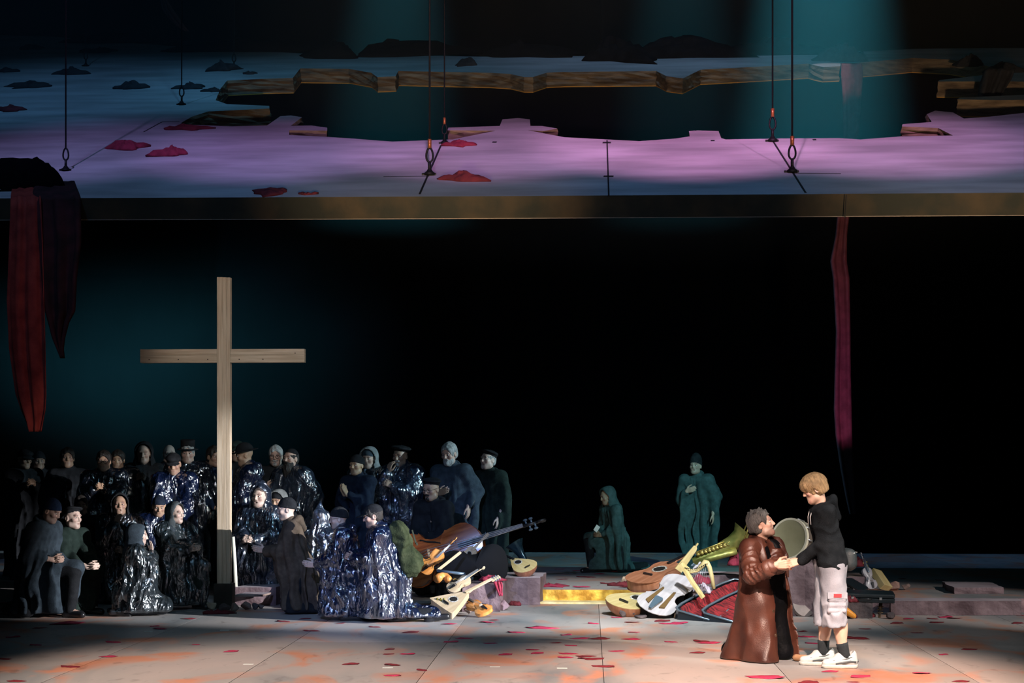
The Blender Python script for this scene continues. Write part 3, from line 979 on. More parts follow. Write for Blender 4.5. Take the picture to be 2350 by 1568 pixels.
# ------------------------------------------------------------------ the stage: painted floor panels, step, far floor, black masking
def floor_mat():
    m, nt, p = nodes_of('painted_floor')
    g = nt.nodes.new('ShaderNodeNewGeometry')
    def noise(scale, detail, stretch, dist=0.0):
        mp = nt.nodes.new('ShaderNodeMapping'); mp.inputs['Scale'].default_value = stretch
        nt.links.new(g.outputs['Position'], mp.inputs['Vector'])
        n = nt.nodes.new('ShaderNodeTexNoise'); n.inputs['Scale'].default_value = scale; n.inputs['Detail'].default_value = detail
        n.inputs['Distortion'].default_value = dist
        nt.links.new(mp.outputs[0], n.inputs['Vector'])
        return n.outputs['Fac']
    def ramp(src, stops):
        r = nt.nodes.new('ShaderNodeValToRGB')
        e = r.color_ramp.elements
        while len(e) < len(stops): e.new(0.5)
        for i, (pos, c) in enumerate(stops):
            e[i].position = pos; e[i].color = rgba(c)
        nt.links.new(src, r.inputs['Fac'])
        return r.outputs[0]
    base = ramp(noise(.9, 5, (1, .55, 1), .6), [(.3, (.20, .22, .23)), (.48, (.38, .35, .33)), (.62, (.44, .38, .35)), (.8, (.30, .31, .32))])
    rust = ramp(noise(1.5, 6, (1, .7, 1), .8), [(.52, (0, 0, 0)), (.66, (1, 1, 1))])
    mx = nt.nodes.new('ShaderNodeMixRGB'); mx.inputs[2].default_value = (.62, .22, .10, 1)
    sc = nt.nodes.new('ShaderNodeMath'); sc.operation = 'MULTIPLY'; sc.inputs[1].default_value = .75
    nt.links.new(rust, sc.inputs[0]); nt.links.new(sc.outputs[0], mx.inputs[0]); nt.links.new(base, mx.inputs[1])
    scuff = ramp(noise(6, 8, (1, .5, 1), 1.0), [(.60, (1, 1, 1)), (.75, (.45, .42, .40))])
    m2 = nt.nodes.new('ShaderNodeMixRGB'); m2.blend_type = 'MULTIPLY'; m2.inputs[0].default_value = .7
    nt.links.new(mx.outputs[0], m2.inputs[1]); nt.links.new(scuff, m2.inputs[2])
    oi = nt.nodes.new('ShaderNodeObjectInfo'); mrr = nt.nodes.new('ShaderNodeMapRange'); mrr.inputs['To Min'].default_value = .78; mrr.inputs['To Max'].default_value = 1.18
    nt.links.new(oi.outputs['Random'], mrr.inputs['Value'])
    m4 = nt.nodes.new('ShaderNodeMixRGB'); m4.blend_type = 'MULTIPLY'; m4.inputs[0].default_value = 1
    nt.links.new(m2.outputs[0], m4.inputs[1]); nt.links.new(mrr.outputs[0], m4.inputs[2])
    nt.links.new(m4.outputs[0], p.inputs['Base Color'])
    p.inputs['Roughness'].default_value = .55
    p.inputs['Specular IOR Level'].default_value = .35
    b = nt.nodes.new('ShaderNodeBump'); b.inputs['Strength'].default_value = .12; b.inputs['Distance'].default_value = .01
    nt.links.new(noise(14, 6, (1, 1, 1)), b.inputs['Height']); nt.links.new(b.outputs[0], p.inputs['Normal'])
    MATS['painted_floor'] = m
    return m
FLOOR = floor_mat()
floor = empty('floor'); tag(floor, kind='structure')
PW, PL = 1.36, 2.6
pm = MB(); hw, hl = PW / 2 - .0025, PL / 2 - .0025
pm.box((-hw, -hl, -.03), (hw, hl, 0))
panel_me = pm.mesh('floor_panel'); panel_me.materials.append(FLOOR)
for i in range(-7, 8):
    for j in range(0, 7):
        o = bpy.data.objects.new('floor_panel', panel_me); COL.objects.link(o); o.parent = floor
        o.location = (.115 + PW * (i + .5), 8.6 + PL * (j + .5), 0)
sub = MB(); sub.box((-11, 7.5, -.30), (11, 26.8, -.031))
o = sub.build('floor_bed', mat('floor_bed', (.01, .01, .01)), floor)
# bright metal edge where the boards end far back, black drop and masking behind
eb = MB(); eb.box((-11, 26.8, -.30), (11, 26.84, .004))
link('floor_edge', eb.mesh('floor_edge'), mat('edge_strip', (.20, .26, .27), rough=.4), floor)
pit = MB(); pit.box((-24, 26.9, -1.65), (24, 52, -1.6))
tag(pit.build('floor_pit', mat('black_stage', (.006, .006, .007), rough=.9)), kind='structure')
bw = MB()
n = 90
vs = []; fs = []
for i in range(n + 1):
    x = -26 + 52 * i / n
    yy = 50 + .35 * math.sin(i * 1.9) + .2 * math.sin(i * 4.3)
    vs += [(x, yy, -1.6), (x, yy, 24)]
for i in range(n): fs.append((2 * i, 2 * i + 2, 2 * i + 3, 2 * i + 1))
bw.add(vs, fs)
tag(bw.build('wall_back', mat('black_velvet', (.004, .005, .006), rough=1, spec=.05), None, True), kind='structure')

# rear platform: the broken remains of the old floor, with a gilded front edge
ROCK = mat('broken_slab_edge', (.12, .075, .085), (.30, .20, .21), scale=5, rough=.8, bump=.8, bscale=22, world=True)
TOPP = FLOOR
GOLD = mat('gilded_riser', (.42, .20, .02), (.90, .58, .10), scale=7, rough=.38, metal=.35, bump=.35, bscale=20, world=True, lo=.4, hi=.62)
PZ = .147
def slab_poly(pts, z0, z1, name, mtop, mside, parent=None, jit=0.0, seed=1, goldy=None):
    """a flat slab with a broken edge; pts are plan points"""
    rg = random.Random(seed)
    P = []
    for i in range(len(pts)):
        a = Vector(pts[i]); b = Vector(pts[(i + 1) % len(pts)])
        nseg = max(1, int((b - a).length / .12)) if jit > 0 else 1
        for k in range(nseg):
            q = a.lerp(b, k / nseg)
            if jit > 0 and k: q = q + Vector((rg.uniform(-jit, jit), rg.uniform(-jit, jit)))
            P.append(q)
    mb = MB()
    n = len(P)
    tri = tessellate_polygon([[Vector((p.x, p.y, 0)) for p in P]])
    vt = [(p.x, p.y, z1) for p in P]
    vm = [(p.x + rg.uniform(-jit, jit) * .5, p.y + rg.uniform(-jit, jit) * .5, z0 + (z1 - z0) * rg.uniform(.35, .65)) for p in P]
    vb = [(p.x + rg.uniform(-jit, jit) * .3, p.y + rg.uniform(-jit, jit) * .3, z0) for p in P]
    mb.cur = 0; mb.add(vt, [list(t) for t in tri])
    for i in range(n):
        j = (i + 1) % n
        mb.cur = 1
        mb.add([vt[i], vt[j], vm[j], vm[i]], [(0, 1, 2, 3)])
        mb.add([vm[i], vm[j], vb[j], vb[i]], [(0, 1, 2, 3)])
    mb.cur = 1; mb.add(vb, [list(t) for t in tri])
    me = mb.mesh(name)
    bm = bmesh.new(); bm.from_mesh(me); bmesh.ops.remove_doubles(bm, verts=bm.verts, dist=1e-5); bmesh.ops.recalc_face_normals(bm, faces=bm.faces); bm.to_mesh(me); bm.free()
    return link(name, me, [mtop, mside], parent)
plat = empty('platform')
tag(plat, 'low broken rear platform with a gilded front step', 'platform', kind='structure')
g2 = lambda px, y: (gx(px, y), y)
yF, yB, yR = 17.72, 21.3, 16.75
slab_poly([g2(1135, yF), g2(1490, yF), g2(1505, yR), (7.6, yR + .05), (7.6, yB), g2(1120, yB)], 0.001, PZ, 'platform_slab', TOPP, ROCK, plat, 0.0)
gp = MB(); a = g2(1140, yF); b = g2(1488, yF)
gp.box((a[0], yF - .012, .004), (b[0], yF - .002, PZ - .006))
link('gilded_riser', gp.mesh('gilded_riser'), GOLD, plat)
gp = MB(); gp.box((a[0] + .03, yF - .24, 0.001), (b[0] + .1, yF - .02, .022))
link('gold_lit_tread', gp.mesh('gold_lit_tread'), mat('painted_gold_light', (.55, .42, .16), (.75, .66, .40), scale=6, rough=.5, world=True), plat)  # low step whose colour paints in the gold light on the floor

# ------------------------------------------------------------------ the flown deck: tilted towards the audience, with a ragged hole
D0, Z0, TAN = 22.5, 5.384, 0.396
DN = Vector((0, -TAN, 1)).normalized()
def deck(px, py, lift=0.0):
    r = ray(px, py)
    t = (Z0 - TAN * D0 - CAM_H) / (r.z - TAN * r.y)
    return CAM + r * t + DN * lift
DECKTOP = mat('painted_deck', (.34, .33, .34), (.52, .50, .52), scale=1.2, rough=.6, bump=.1, bscale=12, stretch=(.5, 1.6, 1.6), world=True)
STRATA = mat('strata_edge', (.10, .065, .04), (.34, .24, .15), scale=4.5, rough=.85, bump=.7, bscale=12, stretch=(.5, .5, 2.6), world=True, lo=.32, hi=.7)
FASCIA = mat('rusty_fascia', (.026, .028, .018), (.085, .058, .028), scale=1.6, rough=.8, bump=.25, bscale=9, world=True, lo=.4, hi=.72)
OCHRE = mat('painted_reflection', (.75, .36, .06), rough=.6)
hole_px = [(521, 185), (600, 181), (672, 179), (689, 157), (800, 158), (852, 167), (866, 177), (908, 175), (914, 163), (1015, 165), (1124, 167), (1172, 170), (1203, 177),
           (1223, 177), (1254, 167), (1295, 165), (1400, 164), (1506, 163), (1530, 175), (1567, 180), (1608, 160), (1740, 153), (1856, 146), (1870, 150), (1890, 154), (1928, 152), (1930, 145), (1982, 143), (2095, 133),
           (2180, 137), (2299, 157), (2258, 172), (2156, 184), (2152, 187), (2330, 187), (2420, 190), (2420, 216), (2340, 218), (2202, 224), (2197, 228), (2300, 230), (2430, 228), (2430, 258), (2350, 259), (2270, 268), (2212, 272),
           (2187, 258), (2146, 254), (2127, 262), (2138, 280), (2071, 285), (2070, 290), (2153, 294), (2187, 311), (2069, 313), (1975, 320), (1924, 317), (1780, 318), (1666, 320),
           (1655, 317), (1649, 301), (1601, 299), (1581, 301), (1583, 313), (1550, 318), (1468, 324), (1390, 320), (1295, 315), (1211, 299), (1247, 301), (1279, 295), (1244, 289), (1217, 289),
           (1216, 274), (1189, 271), (1153, 274), (1147, 289), (1029, 293), (1027, 299), (1138, 300), (1039, 320), (954, 323), (900, 325), (808, 318), (750, 314), (664, 310), (664, 299),
           (751, 300), (751, 293), (715, 288), (667, 289), (693, 269), (667, 265), (643, 267), (613, 288), (530, 290), (430, 286), (414, 283), (440, 268), (477, 256), (618, 249), (618, 243), (521, 239), (495, 230), (505, 205)]
outer_px = [(-620, 458), (-60, 455.5), (600, 453), (1200, 450), (1800, 446), (2410, 442), (2900, 439), (2900, 120), (2330, 110), (2100, 112), (1900, 122), (1500, 128), (1100, 130), (760, 126), (420, 108), (120, 84), (-60, 80), (-620, 74)]
TH = .33
hole = [deck(*p) for p in hole_px]; outer = [deck(*p) for p in outer_px]
fl = empty('flown_deck', (0, D0, Z0))
tag(fl, 'huge tilted deck flown on cables with a ragged hole broken through it', 'platform')
def deck_part(name, mesh, m):
    o = link(name, mesh, m)
    o.parent = fl; o.matrix_parent_inverse = fl.matrix_world.inverted() if False else Matrix.Translation((0, -D0, -Z0))
    return o
for nm, off in (('deck_surface', 0.0), ('deck_underside', -TH)):
    rings = [[p + DN * off for p in outer], [p + DN * off for p in hole]]
    tri = tessellate_polygon(rings)
    mb = MB(); mb.add(rings[0] + rings[1], [list(t) for t in tri])
    me = mb.mesh(nm)
    deck_part(nm, me, DECKTOP if off == 0 else FASCIA)
def ring_wall(name, ring, m, lo=0.0, hi=1.0, rough=0.0, seed=2, out=0.0):
    rg = random.Random(seed)
    mb = MB(); n = len(ring)
    pts = []
    for i in range(n):
        a = ring[i]; b = ring[(i + 1) % n]
        k = max(1, int((b - a).length / .22)) if rough else 1
        for j in range(k): pts.append(a.lerp(b, j / k))
    n = len(pts)
    levels = [0, .18, .36, .5, .68, .84, 1.0] if rough else [0, 1.0]
    cen = sum(pts, Vector()) / n
    vs = []
    for li, t in enumerate(levels):
        for i, p in enumerate(pts):
            q = p - DN * TH * (lo + (hi - lo) * t)
            if rough and li not in (0,):
                tg = (pts[(i + 1) % n] - pts[i - 1]).normalized()
                side = tg.cross(DN)
                q = q + side * rg.uniform(-rough, rough) * (1 if li < len(levels) - 1 else .2)
            vs.append(q)
    fs = []
    for l in range(len(levels) - 1):
        for i in range(n):
            j = (i + 1) % n
            fs.append((l * n + i, l * n + j, (l + 1) * n + j, (l + 1) * n + i))
    mb.add(vs, fs)
    return deck_part(name, mb.mesh(name), m)
ring_wall('broken_edge', hole, STRATA, 0, .94, .035)
ring_wall('painted_reflection', hole, OCHRE, .94, 1.0)  # ochre strip paints the orange reflection along the bottom of the edge
ring_wall('front_fascia', outer, FASCIA, 0, .97)
ring_wall('fascia_light_line', outer, mat('painted_light_line', (.34, .28, .22), rough=.7), .97, 1.0)  # pale strip paints the line of light under the fascia
# seams between the deck boards
def seam(p0, p1, w=.022, name='seam'):
    a = deck(*p0, .0015); b = deck(*p1, .0015)
    s_ = (b - a).normalized().cross(DN) * w * .5
    mb = MB(); up = DN * .003
    mb.add([a - s_, b - s_, b + s_, a + s_, a - s_ + up, b - s_ + up, b + s_ + up, a + s_ + up], [(0, 1, 2, 3), (7, 6, 5, 4), (0, 4, 5, 1), (2, 6, 7, 3), (1, 5, 6, 2), (0, 3, 7, 4)])
    return deck_part(name, mb.mesh(name), mat('seam_black', (.012, .012, .014)))
seam((1393, 322), (1397, 449)); seam((1012, 334), (963, 446), .03); seam((1775, 326), (1849, 443), .03)
seam((985, 405), (880, 406)); seam((1818, 398), (1930, 399)); seam((330, 303), (372, 280)); seam((372, 280), (412, 280))
seam((1383, 327.6), (1402, 327.6), .12, 'joint_plate'); seam((1385, 405), (1408, 405), .1, 'joint_plate'); seam((1130, 326.5), (1140, 326.5), .1, 'joint_plate'); seam((1631, 323), (1640, 323), .1, 'joint_plate'); seam((1865, 321), (1873, 321), .1, 'joint_plate')
seam((1395, 452), (1396, 451), .02)
# fascia joints hang just in front of the front edge
def fascia_joint(px):
    a = deck(px, 448, 0) + Vector((0, -.004, 0)); b = a - DN * TH
    mb = MB(); mb.tube([a, b], .008, 4)
    deck_part('fascia_joint', mb.mesh('fascia_joint'), mat('seam_black', (.012, .012, .014)))
fascia_joint(1398); fascia_joint(1942)

# ------------------------------------------------------------------ rigging cables holding the deck
STEEL = mat('dark_steel', (.008, .009, .010), rough=.5, metal=.2, spec=.3)
COPPER = mat('copper_ferrule', (.45, .16, .06), rough=.4, metal=.7)
def cable(px, py, label, r_=.016, sc=1.0, sleeve=True, topz=21.0):
    b = deck(px, py)
    e = empty('rigging_cable', b)
    tag(e, label, 'cable', 'rigging cables of the flown deck')
    m_ = MB(); m_.lathe([(.001, 0), (.085 * sc, 0), (.085 * sc, .03 * sc), (.05 * sc, .055 * sc), (.03 * sc, .09 * sc), (.001, .095 * sc)], 12)
    m_.tube([(-.12 * sc, 0, .012), (.1 * sc, 0, .012)], .02 * sc, 6)
    m_.build('lug', STEEL, e, 'auto')
    m_ = MB(); m_.tube([(0, 0, .08 * sc), (0, 0, .2 * sc)], .024 * sc, 8); m_.build('shackle', STEEL, e, True)
    m_ = MB(); pts = [(.062 * sc * math.sin(a) * (1 - .35 * (1 - math.cos(a)) / 2), 0, (.31 - .11 * math.cos(a)) * sc) for a in [2 * PI * i / 18 for i in range(19)]]
    m_.tube(pts, .016 * sc, 6, False); m_.build('thimble', STEEL, e, True)
    if sleeve:
        m_ = MB(); m_.tube([(0, 0, .41 * sc), (0, 0, .55 * sc)], .03 * sc, 8); m_.build('ferrule', COPPER, e, True)
    m_ = MB(); m_.tube([(0, 0, .40 * sc), (0, 0, topz - b.z)], r_, 6); m_.build('wire', STEEL, e, True)
    return e
cable(986, 402, 'thick steel cable anchored near the deck front beside a fallen crimson cloth')
cable(1818, 396, 'front steel cable of the right pair, with a copper ferrule')
cable(1773, 325, 'rear steel cable of the right pair, at the edge of the hole', .014)
cable(1020, 330, 'thin steel cable rising from a crimson cloth at the hole', .012, .8)
cable(151, 392, 'steel cable dropping to the dark drape at the left edge', .014, .85, False)
cable(417, 241, 'steel cable left of the hole, reaching the dim middle of the deck', .014, .85, False)
cable(197, 152, 'far left cable ending in a shackle at the back of the deck', .012, .8, False)
cable(537, 158, 'far cable beside a dark hat-shaped bundle at the back', .012, .8, False)
cable(1380, 132, 'far middle cable beside the black drape at the deck back', .012, .8, False)

# ------------------------------------------------------------------ fallen garments
REDC = mat('crimson_cloth', (.15, .010, .026), (.27, .022, .05), scale=7, rough=.85, bump=.3, bscale=60)
DARKC = mat('dark_cloth', (.012, .012, .016), (.03, .03, .036), scale=7, rough=.9, bump=.3, bscale=60)
WINE = mat('wine_cloth', (.09, .010, .016), (.17, .02, .028), scale=7, rough=.88, bump=.3, bscale=60)
def heap_mesh(name, L, W, Hh, seed, spikes=3):
    rg = random.Random(seed)
    n, k = 22, 7
    vs = []; fs = []
    ph = [rg.uniform(0, 6.28) for _ in range(8)]
    arms = [(rg.uniform(0, 6.28), rg.uniform(.3, .75)) for _ in range(spikes)]
    def rad(a):
        r_ = .62 + .10 * math.sin(2 * a + ph[0]) + .10 * math.sin(3 * a + ph[1]) + .05 * math.sin(5 * a + ph[2])
        for b, s_ in arms:
            d = abs((a - b + PI) % (2 * PI) - PI)
            r_ += s_ * math.exp(-(d / .22) ** 2)
        return r_
    cx, cy = rg.uniform(-.2, .2), rg.uniform(-.2, .2)
    for j in range(k + 1):
        t = j / k
        for i in range(n):
            a = 2 * PI * i / n
            r_ = rad(a) * t
            x = L / 2 * r_ * math.cos(a); y = W / 2 * r_ * math.sin(a)
            fold = .5 + .5 * math.sin(4 * a + 7 * t + ph[3]) * math.sin(3 * t + 2 * a + ph[4])
            prof = (1 - t ** 2.2)
            rdg = abs(math.sin(2.5 * a + 5 * t + ph[7])) ** .7
            z = Hh * prof * (.22 + .55 * fold * (.4 + .6 * math.cos(a - ph[5]) ** 2) + .45 * rdg) + .008 + (.012 * math.sin(6 * a + ph[6]) + .012) * (t > .7)
            vs.append((x + cx * L * .2 * prof, y + cy * W * .2 * prof, z))
    for j in range(k):
        for i in range(n):
            i2 = (i + 1) % n
            fs.append((j * n + i, j * n + i2, (j + 1) * n + i2, (j + 1) * n + i))
    b0 = len(vs)
    for i in range(n):
        x, y, z = vs[k * n + i]; vs.append((x * .985, y * .985, 0))
    for i in range(n): fs.append((k * n + i, k * n + (i + 1) % n, b0 + (i + 1) % n, b0 + i))
    fs.append(tuple(b0 + i for i in range(n))[::-1])
    mb = MB(); mb.add(vs, fs)
    me = mb.mesh(name, True)
    return me
def on_deck(o, px, py, rz=0):
    o.location = deck(px, py, .0)
    o.rotation_euler = (Matrix.Rotation(math.atan(TAN), 3, 'X') @ Matrix.Rotation(rz, 3, 'Z')).to_euler()
def deck_heap(px, py, wpx, hpx, m, label, seed, cat='cloth'):
    p = deck(px, py); s_ = F / p.y
    L = wpx / s_; Hh = hpx / s_ * .75
    o = link('fallen_garment', heap_mesh('fallen_garment', L, L * .55, Hh, seed), m)
    on_deck(o, px, py)
    tag(o, label, cat, 'garments fallen on the flown deck')
deck_heap(287, 341, 118, 26, REDC, 'crimson cloth with a rounded hump on the lilac deck, left one', 1)
deck_heap(396, 356, 98, 28, REDC, 'crimson crumpled cloth with dark folds, just right of the humped one', 2)
deck_heap(424, 296, 120, 14, WINE, 'flat wine-red cloth under the left broken edge', 3)
deck_heap(1058, 334, 92, 16, REDC, 'crimson cloth at the foot of the thin cable by the hole', 4)
deck_heap(1062, 413, 125, 26, WINE, 'wine-red garment right of the thick front cable', 5)
deck_heap(622, 444, 130, 14, WINE, 'flat wine-red garment lying at the deck front edge', 6)
deck_heap(704, 447, 40, 6, WINE, 'small flat wine-red scrap at the deck front edge', 7)
deck_heap(75, 200, 115, 20, DARKC, 'long dark garment at the left end of the dim deck', 8)
deck_heap(302, 203, 82, 22, DARKC, 'dark garment alone between the two left cables', 9)
deck_heap(163, 170, 105, 22, DARKC, 'dark peaked garment under the far left shackle', 10)
deck_heap(505, 162, 78, 28, DARKC, 'dark hat-shaped bundle near the far left of the hole', 11)
deck_heap(440, 203, 80, 18, DARKC, 'dark garment beside the middle left cable', 12)
deck_heap(490, 210, 55, 12, DARKC, 'small dark garment touching the left tip of the hole', 13)
deck_heap(225, 120, 110, 14, DARKC, 'flat dark garment at the upper left back of the deck', 14)
deck_heap(70, 112, 85, 14, DARKC, 'dark garment in the far upper left corner of the deck', 15)
deck_heap(14, 165, 60, 14, DARKC, 'dark garment cut by the left frame edge', 16)
deck_heap(20, 254, 95, 16, WINE, 'wine-red garment cut by the left frame edge', 17)
deck_heap(1072, 150, 70, 22, DARKC, 'dark bunched cloth at the back above the hole', 18)
deck_heap(572, 170, 48, 8, DARKC, 'thin dark strip of cloth before the far left of the hole', 19)
deck_heap(2225, 152, 75, 34, DARKC, 'dark animal-shaped bundle above the right fragments', 20)

# ------------------------------------------------------------------ cloths hanging from the deck
def hanging(name, spine, widths, m, label, seed, parent_y=None, amp=.05, nfold=5, nu=17):
    """spine: world points down the middle, widths per point; folds run downwards"""
    rg = random.Random(seed); ph = [rg.uniform(0, 6.28) for _ in range(6)]
    vs = []; fs = []
    n = len(spine)
    for j, (c, w) in enumerate(zip(spine, widths)):
        t = j / (n - 1)
        for i in range(nu):
            u = i / (nu - 1) - .5
            dz = amp * (math.sin(u * 2 * PI * nfold / 2 + ph[0] + t * 1.2) + .5 * math.sin(u * 2 * PI * nfold * .9 + ph[1] - t * 2)) * (.4 + .6 * min(1, t * 3))
            vs.append((c[0] + u * w, c[1] + dz, c[2]))
    for j in range(n - 1):
        for i in range(nu - 1): fs.append((j * nu + i, j * nu + i + 1, (j + 1) * nu + i + 1, (j + 1) * nu + i))
    mb = MB(); mb.add(vs, fs)
    me = mb.mesh(name, True)
    o = link(name, me, m)
    sd = o.modifiers.new('thick', 'SOLIDIFY'); sd.thickness = .012
    tag(o, label, 'cloth')
    return o
def traced(pairs, y):
    """pairs: (row, left px, right px) at depth y -> spine and widths"""
    sp, wd = [], []
    P = []
    for k in range(len(pairs) - 1):
        (r0, a0, b0), (r1, a1, b1) = pairs[k], pairs[k + 1]
        for t in (0, .25, .5, .75):
            P.append((r0 + (r1 - r0) * t, a0 + (a1 - a0) * t, b0 + (b1 - b0) * t))
    P.append(pairs[-1])
    for r_, a, b in P:
        A_, B_ = at(a, r_, y), at(b, r_, y)
        sp.append((A_ + B_) * .5); wd.append((B_ - A_).length)
    return sp, wd
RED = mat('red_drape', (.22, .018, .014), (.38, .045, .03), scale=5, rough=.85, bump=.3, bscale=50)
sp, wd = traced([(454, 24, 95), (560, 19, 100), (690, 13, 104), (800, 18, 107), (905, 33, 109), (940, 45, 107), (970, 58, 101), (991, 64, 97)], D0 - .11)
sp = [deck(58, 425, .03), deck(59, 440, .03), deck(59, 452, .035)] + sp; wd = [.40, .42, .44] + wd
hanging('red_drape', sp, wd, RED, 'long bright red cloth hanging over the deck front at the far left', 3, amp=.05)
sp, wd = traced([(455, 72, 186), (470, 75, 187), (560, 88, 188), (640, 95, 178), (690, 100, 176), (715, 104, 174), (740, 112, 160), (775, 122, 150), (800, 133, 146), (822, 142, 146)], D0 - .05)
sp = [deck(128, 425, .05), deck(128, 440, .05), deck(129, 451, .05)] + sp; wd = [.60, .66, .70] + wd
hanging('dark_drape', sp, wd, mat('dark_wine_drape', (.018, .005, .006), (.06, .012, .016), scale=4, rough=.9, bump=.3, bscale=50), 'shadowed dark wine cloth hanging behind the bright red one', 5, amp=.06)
o = link('drape_bundle', heap_mesh('drape_bundle', 1.5, .8, .5, 33), mat('black_cloth2', (.003, .003, .004), rough=1, spec=.05)); on_deck(o, 85, 430); tag(o, 'black bundle of cloth on the deck edge above the red drape', 'cloth')
hy = deck(1940, 146).y
sp, wd = traced([(146, 1931, 1978), (170, 1930, 1980), (220, 1934, 1977), (330, 1936, 1970), (540, 1918, 1944), (600, 1906, 1944), (640, 1912, 1950), (760, 1919, 1952), (860, 1916, 1953), (940, 1914, 1955), (1000, 1918, 1956), (1080, 1930, 1959), (1140, 1941, 1962), (1180, 1950, 1964)], hy - .30)
hanging('crimson_drape', sp, wd, mat('rose_drape', (.17, .04, .055), (.26, .065, .085), scale=5, rough=.85, bump=.3, bscale=50), 'long narrow rose-red cloth hanging down through the hole at the right', 8, amp=.04, nfold=3)
o = link('drape_bundle', heap_mesh('drape_bundle', 1.5, .5, .4, 38), DARKC); on_deck(o, 1940, 140); tag(o, 'dark bundle over the hole edge where the rose cloth hangs', 'cloth')
hy = deck(2268, 200).y
sp, wd = traced([(158, 2262, 2330), (185, 2254, 2318), (215, 2248, 2300), (240, 2256, 2290)], hy - .3)
hanging('dark_drape', sp, wd, DARKC, 'black cloth hanging between the right broken fragments', 12, amp=.08)
o = link('drape_bundle', heap_mesh('drape_bundle', 1.3, .5, .2, 39), DARKC); on_deck(o, 2300, 166); tag(o, 'black heap on top of the right broken fragments', 'cloth')
# black cloth gathered along the back of the deck
for k, (px, py, w, h) in enumerate(((560, 118, 420, 22), (760, 134, 150, 34), (930, 128, 330, 30), (1200, 130, 260, 26), (1420, 140, 200, 40), (1560, 132, 320, 36), (1760, 126, 260, 30), (300, 98, 360, 18))):
    p = deck(px, py); s_ = F / p.y
    o = link('back_drape', heap_mesh('back_drape', w / s_ * 1.25, 1.1, h / s_ * 1.2, 60 + k, 2), mat('black_cloth', (.004, .004, .005), (.010, .010, .012), scale=7, rough=1, spec=.05)); on_deck(o, px, py - 2)
    tag(o, ['black cloth run at the deck back, left of the first tall fold', 'tall black fold of cloth at the deck back, left', 'long black cloth heap behind the middle of the hole', 'low black cloth heap at the deck back centre',
            'black mound beside the far middle cable', 'black cloth with pale creases right of the far cable', 'black cloth heap under the right teal beam', 'thin black cloth run at the far left back'][k], 'cloth', 'black cloths along the deck back')
# a curved faint pinkish strip far behind the deck
cv = []; wv_ = []
for r_, a, b in ((-40, 352, 366), (0, 368, 384), (20, 372, 395), (40, 385, 410), (60, 405, 424), (72, 424, 434)):
    A_, B_ = at(a, r_, 41), at(b, r_, 41); cv.append((A_ + B_) * .5); wv_.append((B_ - A_).length)
hanging('curved_drape', cv, wv_, mat('pink_strip', (.30, .16, .17), rough=.8), 'faint curved pink strip of cloth high in the dark', 15, amp=.02)

# ------------------------------------------------------------------ haze behind the deck (a real thin fog the beams stand in)
hz = MB(); hz.box((-20, 27.2, 7.4), (20, 49, 22))
hm = bpy.data.materials.new('stage_haze'); hm.use_nodes = True
nt = hm.node_tree
for n_ in list(nt.nodes):
    if n_.type != 'OUTPUT_MATERIAL': nt.nodes.remove(n_)
vsn = nt.nodes.new('ShaderNodeVolumeScatter')
vsn.inputs['Color'].default_value = (.9, .95, 1, 1)
vsn.inputs['Density'].default_value = .012
vsn.inputs['Anisotropy'].default_value = .3
nt.links.new(vsn.outputs[0], nt.nodes['Material Output'].inputs['Volume'])
hzo = hz.build('stage_haze', hm)
tag(hzo, 'thin blue-green theatre haze hanging in the dark behind the deck', 'haze', kind='stuff')

hz = MB(); hz.ball((0, 0, 0), 1.0, 24, 14)
lm = bpy.data.materials.new('low_haze'); lm.use_nodes = True
nt = lm.node_tree
for n_ in list(nt.nodes):
    if n_.type != 'OUTPUT_MATERIAL': nt.nodes.remove(n_)
vsn = nt.nodes.new('ShaderNodeVolumeScatter'); vsn.inputs['Color'].default_value = (.9, .95, 1, 1)
tc_ = nt.nodes.new('ShaderNodeTexCoord'); gr = nt.nodes.new('ShaderNodeTexGradient'); gr.gradient_type = 'QUADRATIC_SPHERE'
nz = nt.nodes.new('ShaderNodeTexNoise'); nz.inputs['Scale'].default_value = 2.2; nz.inputs['Detail'].default_value = 2
mu = nt.nodes.new('ShaderNodeMath'); mu.operation = 'MULTIPLY'; mu2 = nt.nodes.new('ShaderNodeMath'); mu2.operation = 'MULTIPLY'; mu2.inputs[1].default_value = .085
nt.links.new(tc_.outputs['Object'], gr.inputs['Vector']); nt.links.new(tc_.outputs['Object'], nz.inputs['Vector'])
nt.links.new(gr.outputs['Fac'], mu.inputs[0]); nt.links.new(nz.outputs['Fac'], mu.inputs[1]); nt.links.new(mu.outputs[0], mu2.inputs[0]); nt.links.new(mu2.outputs[0], vsn.inputs['Density'])
nt.links.new(vsn.outputs[0], nt.nodes['Material Output'].inputs['Volume'])
lo_ = hz.build('low_haze', lm); lo_.location = at(380, 830, 34.0); lo_.scale = (6.2, 5.5, 4.6)
tag(lo_, 'faint blue-green haze low in the dark behind the crowd', 'haze', kind='stuff')
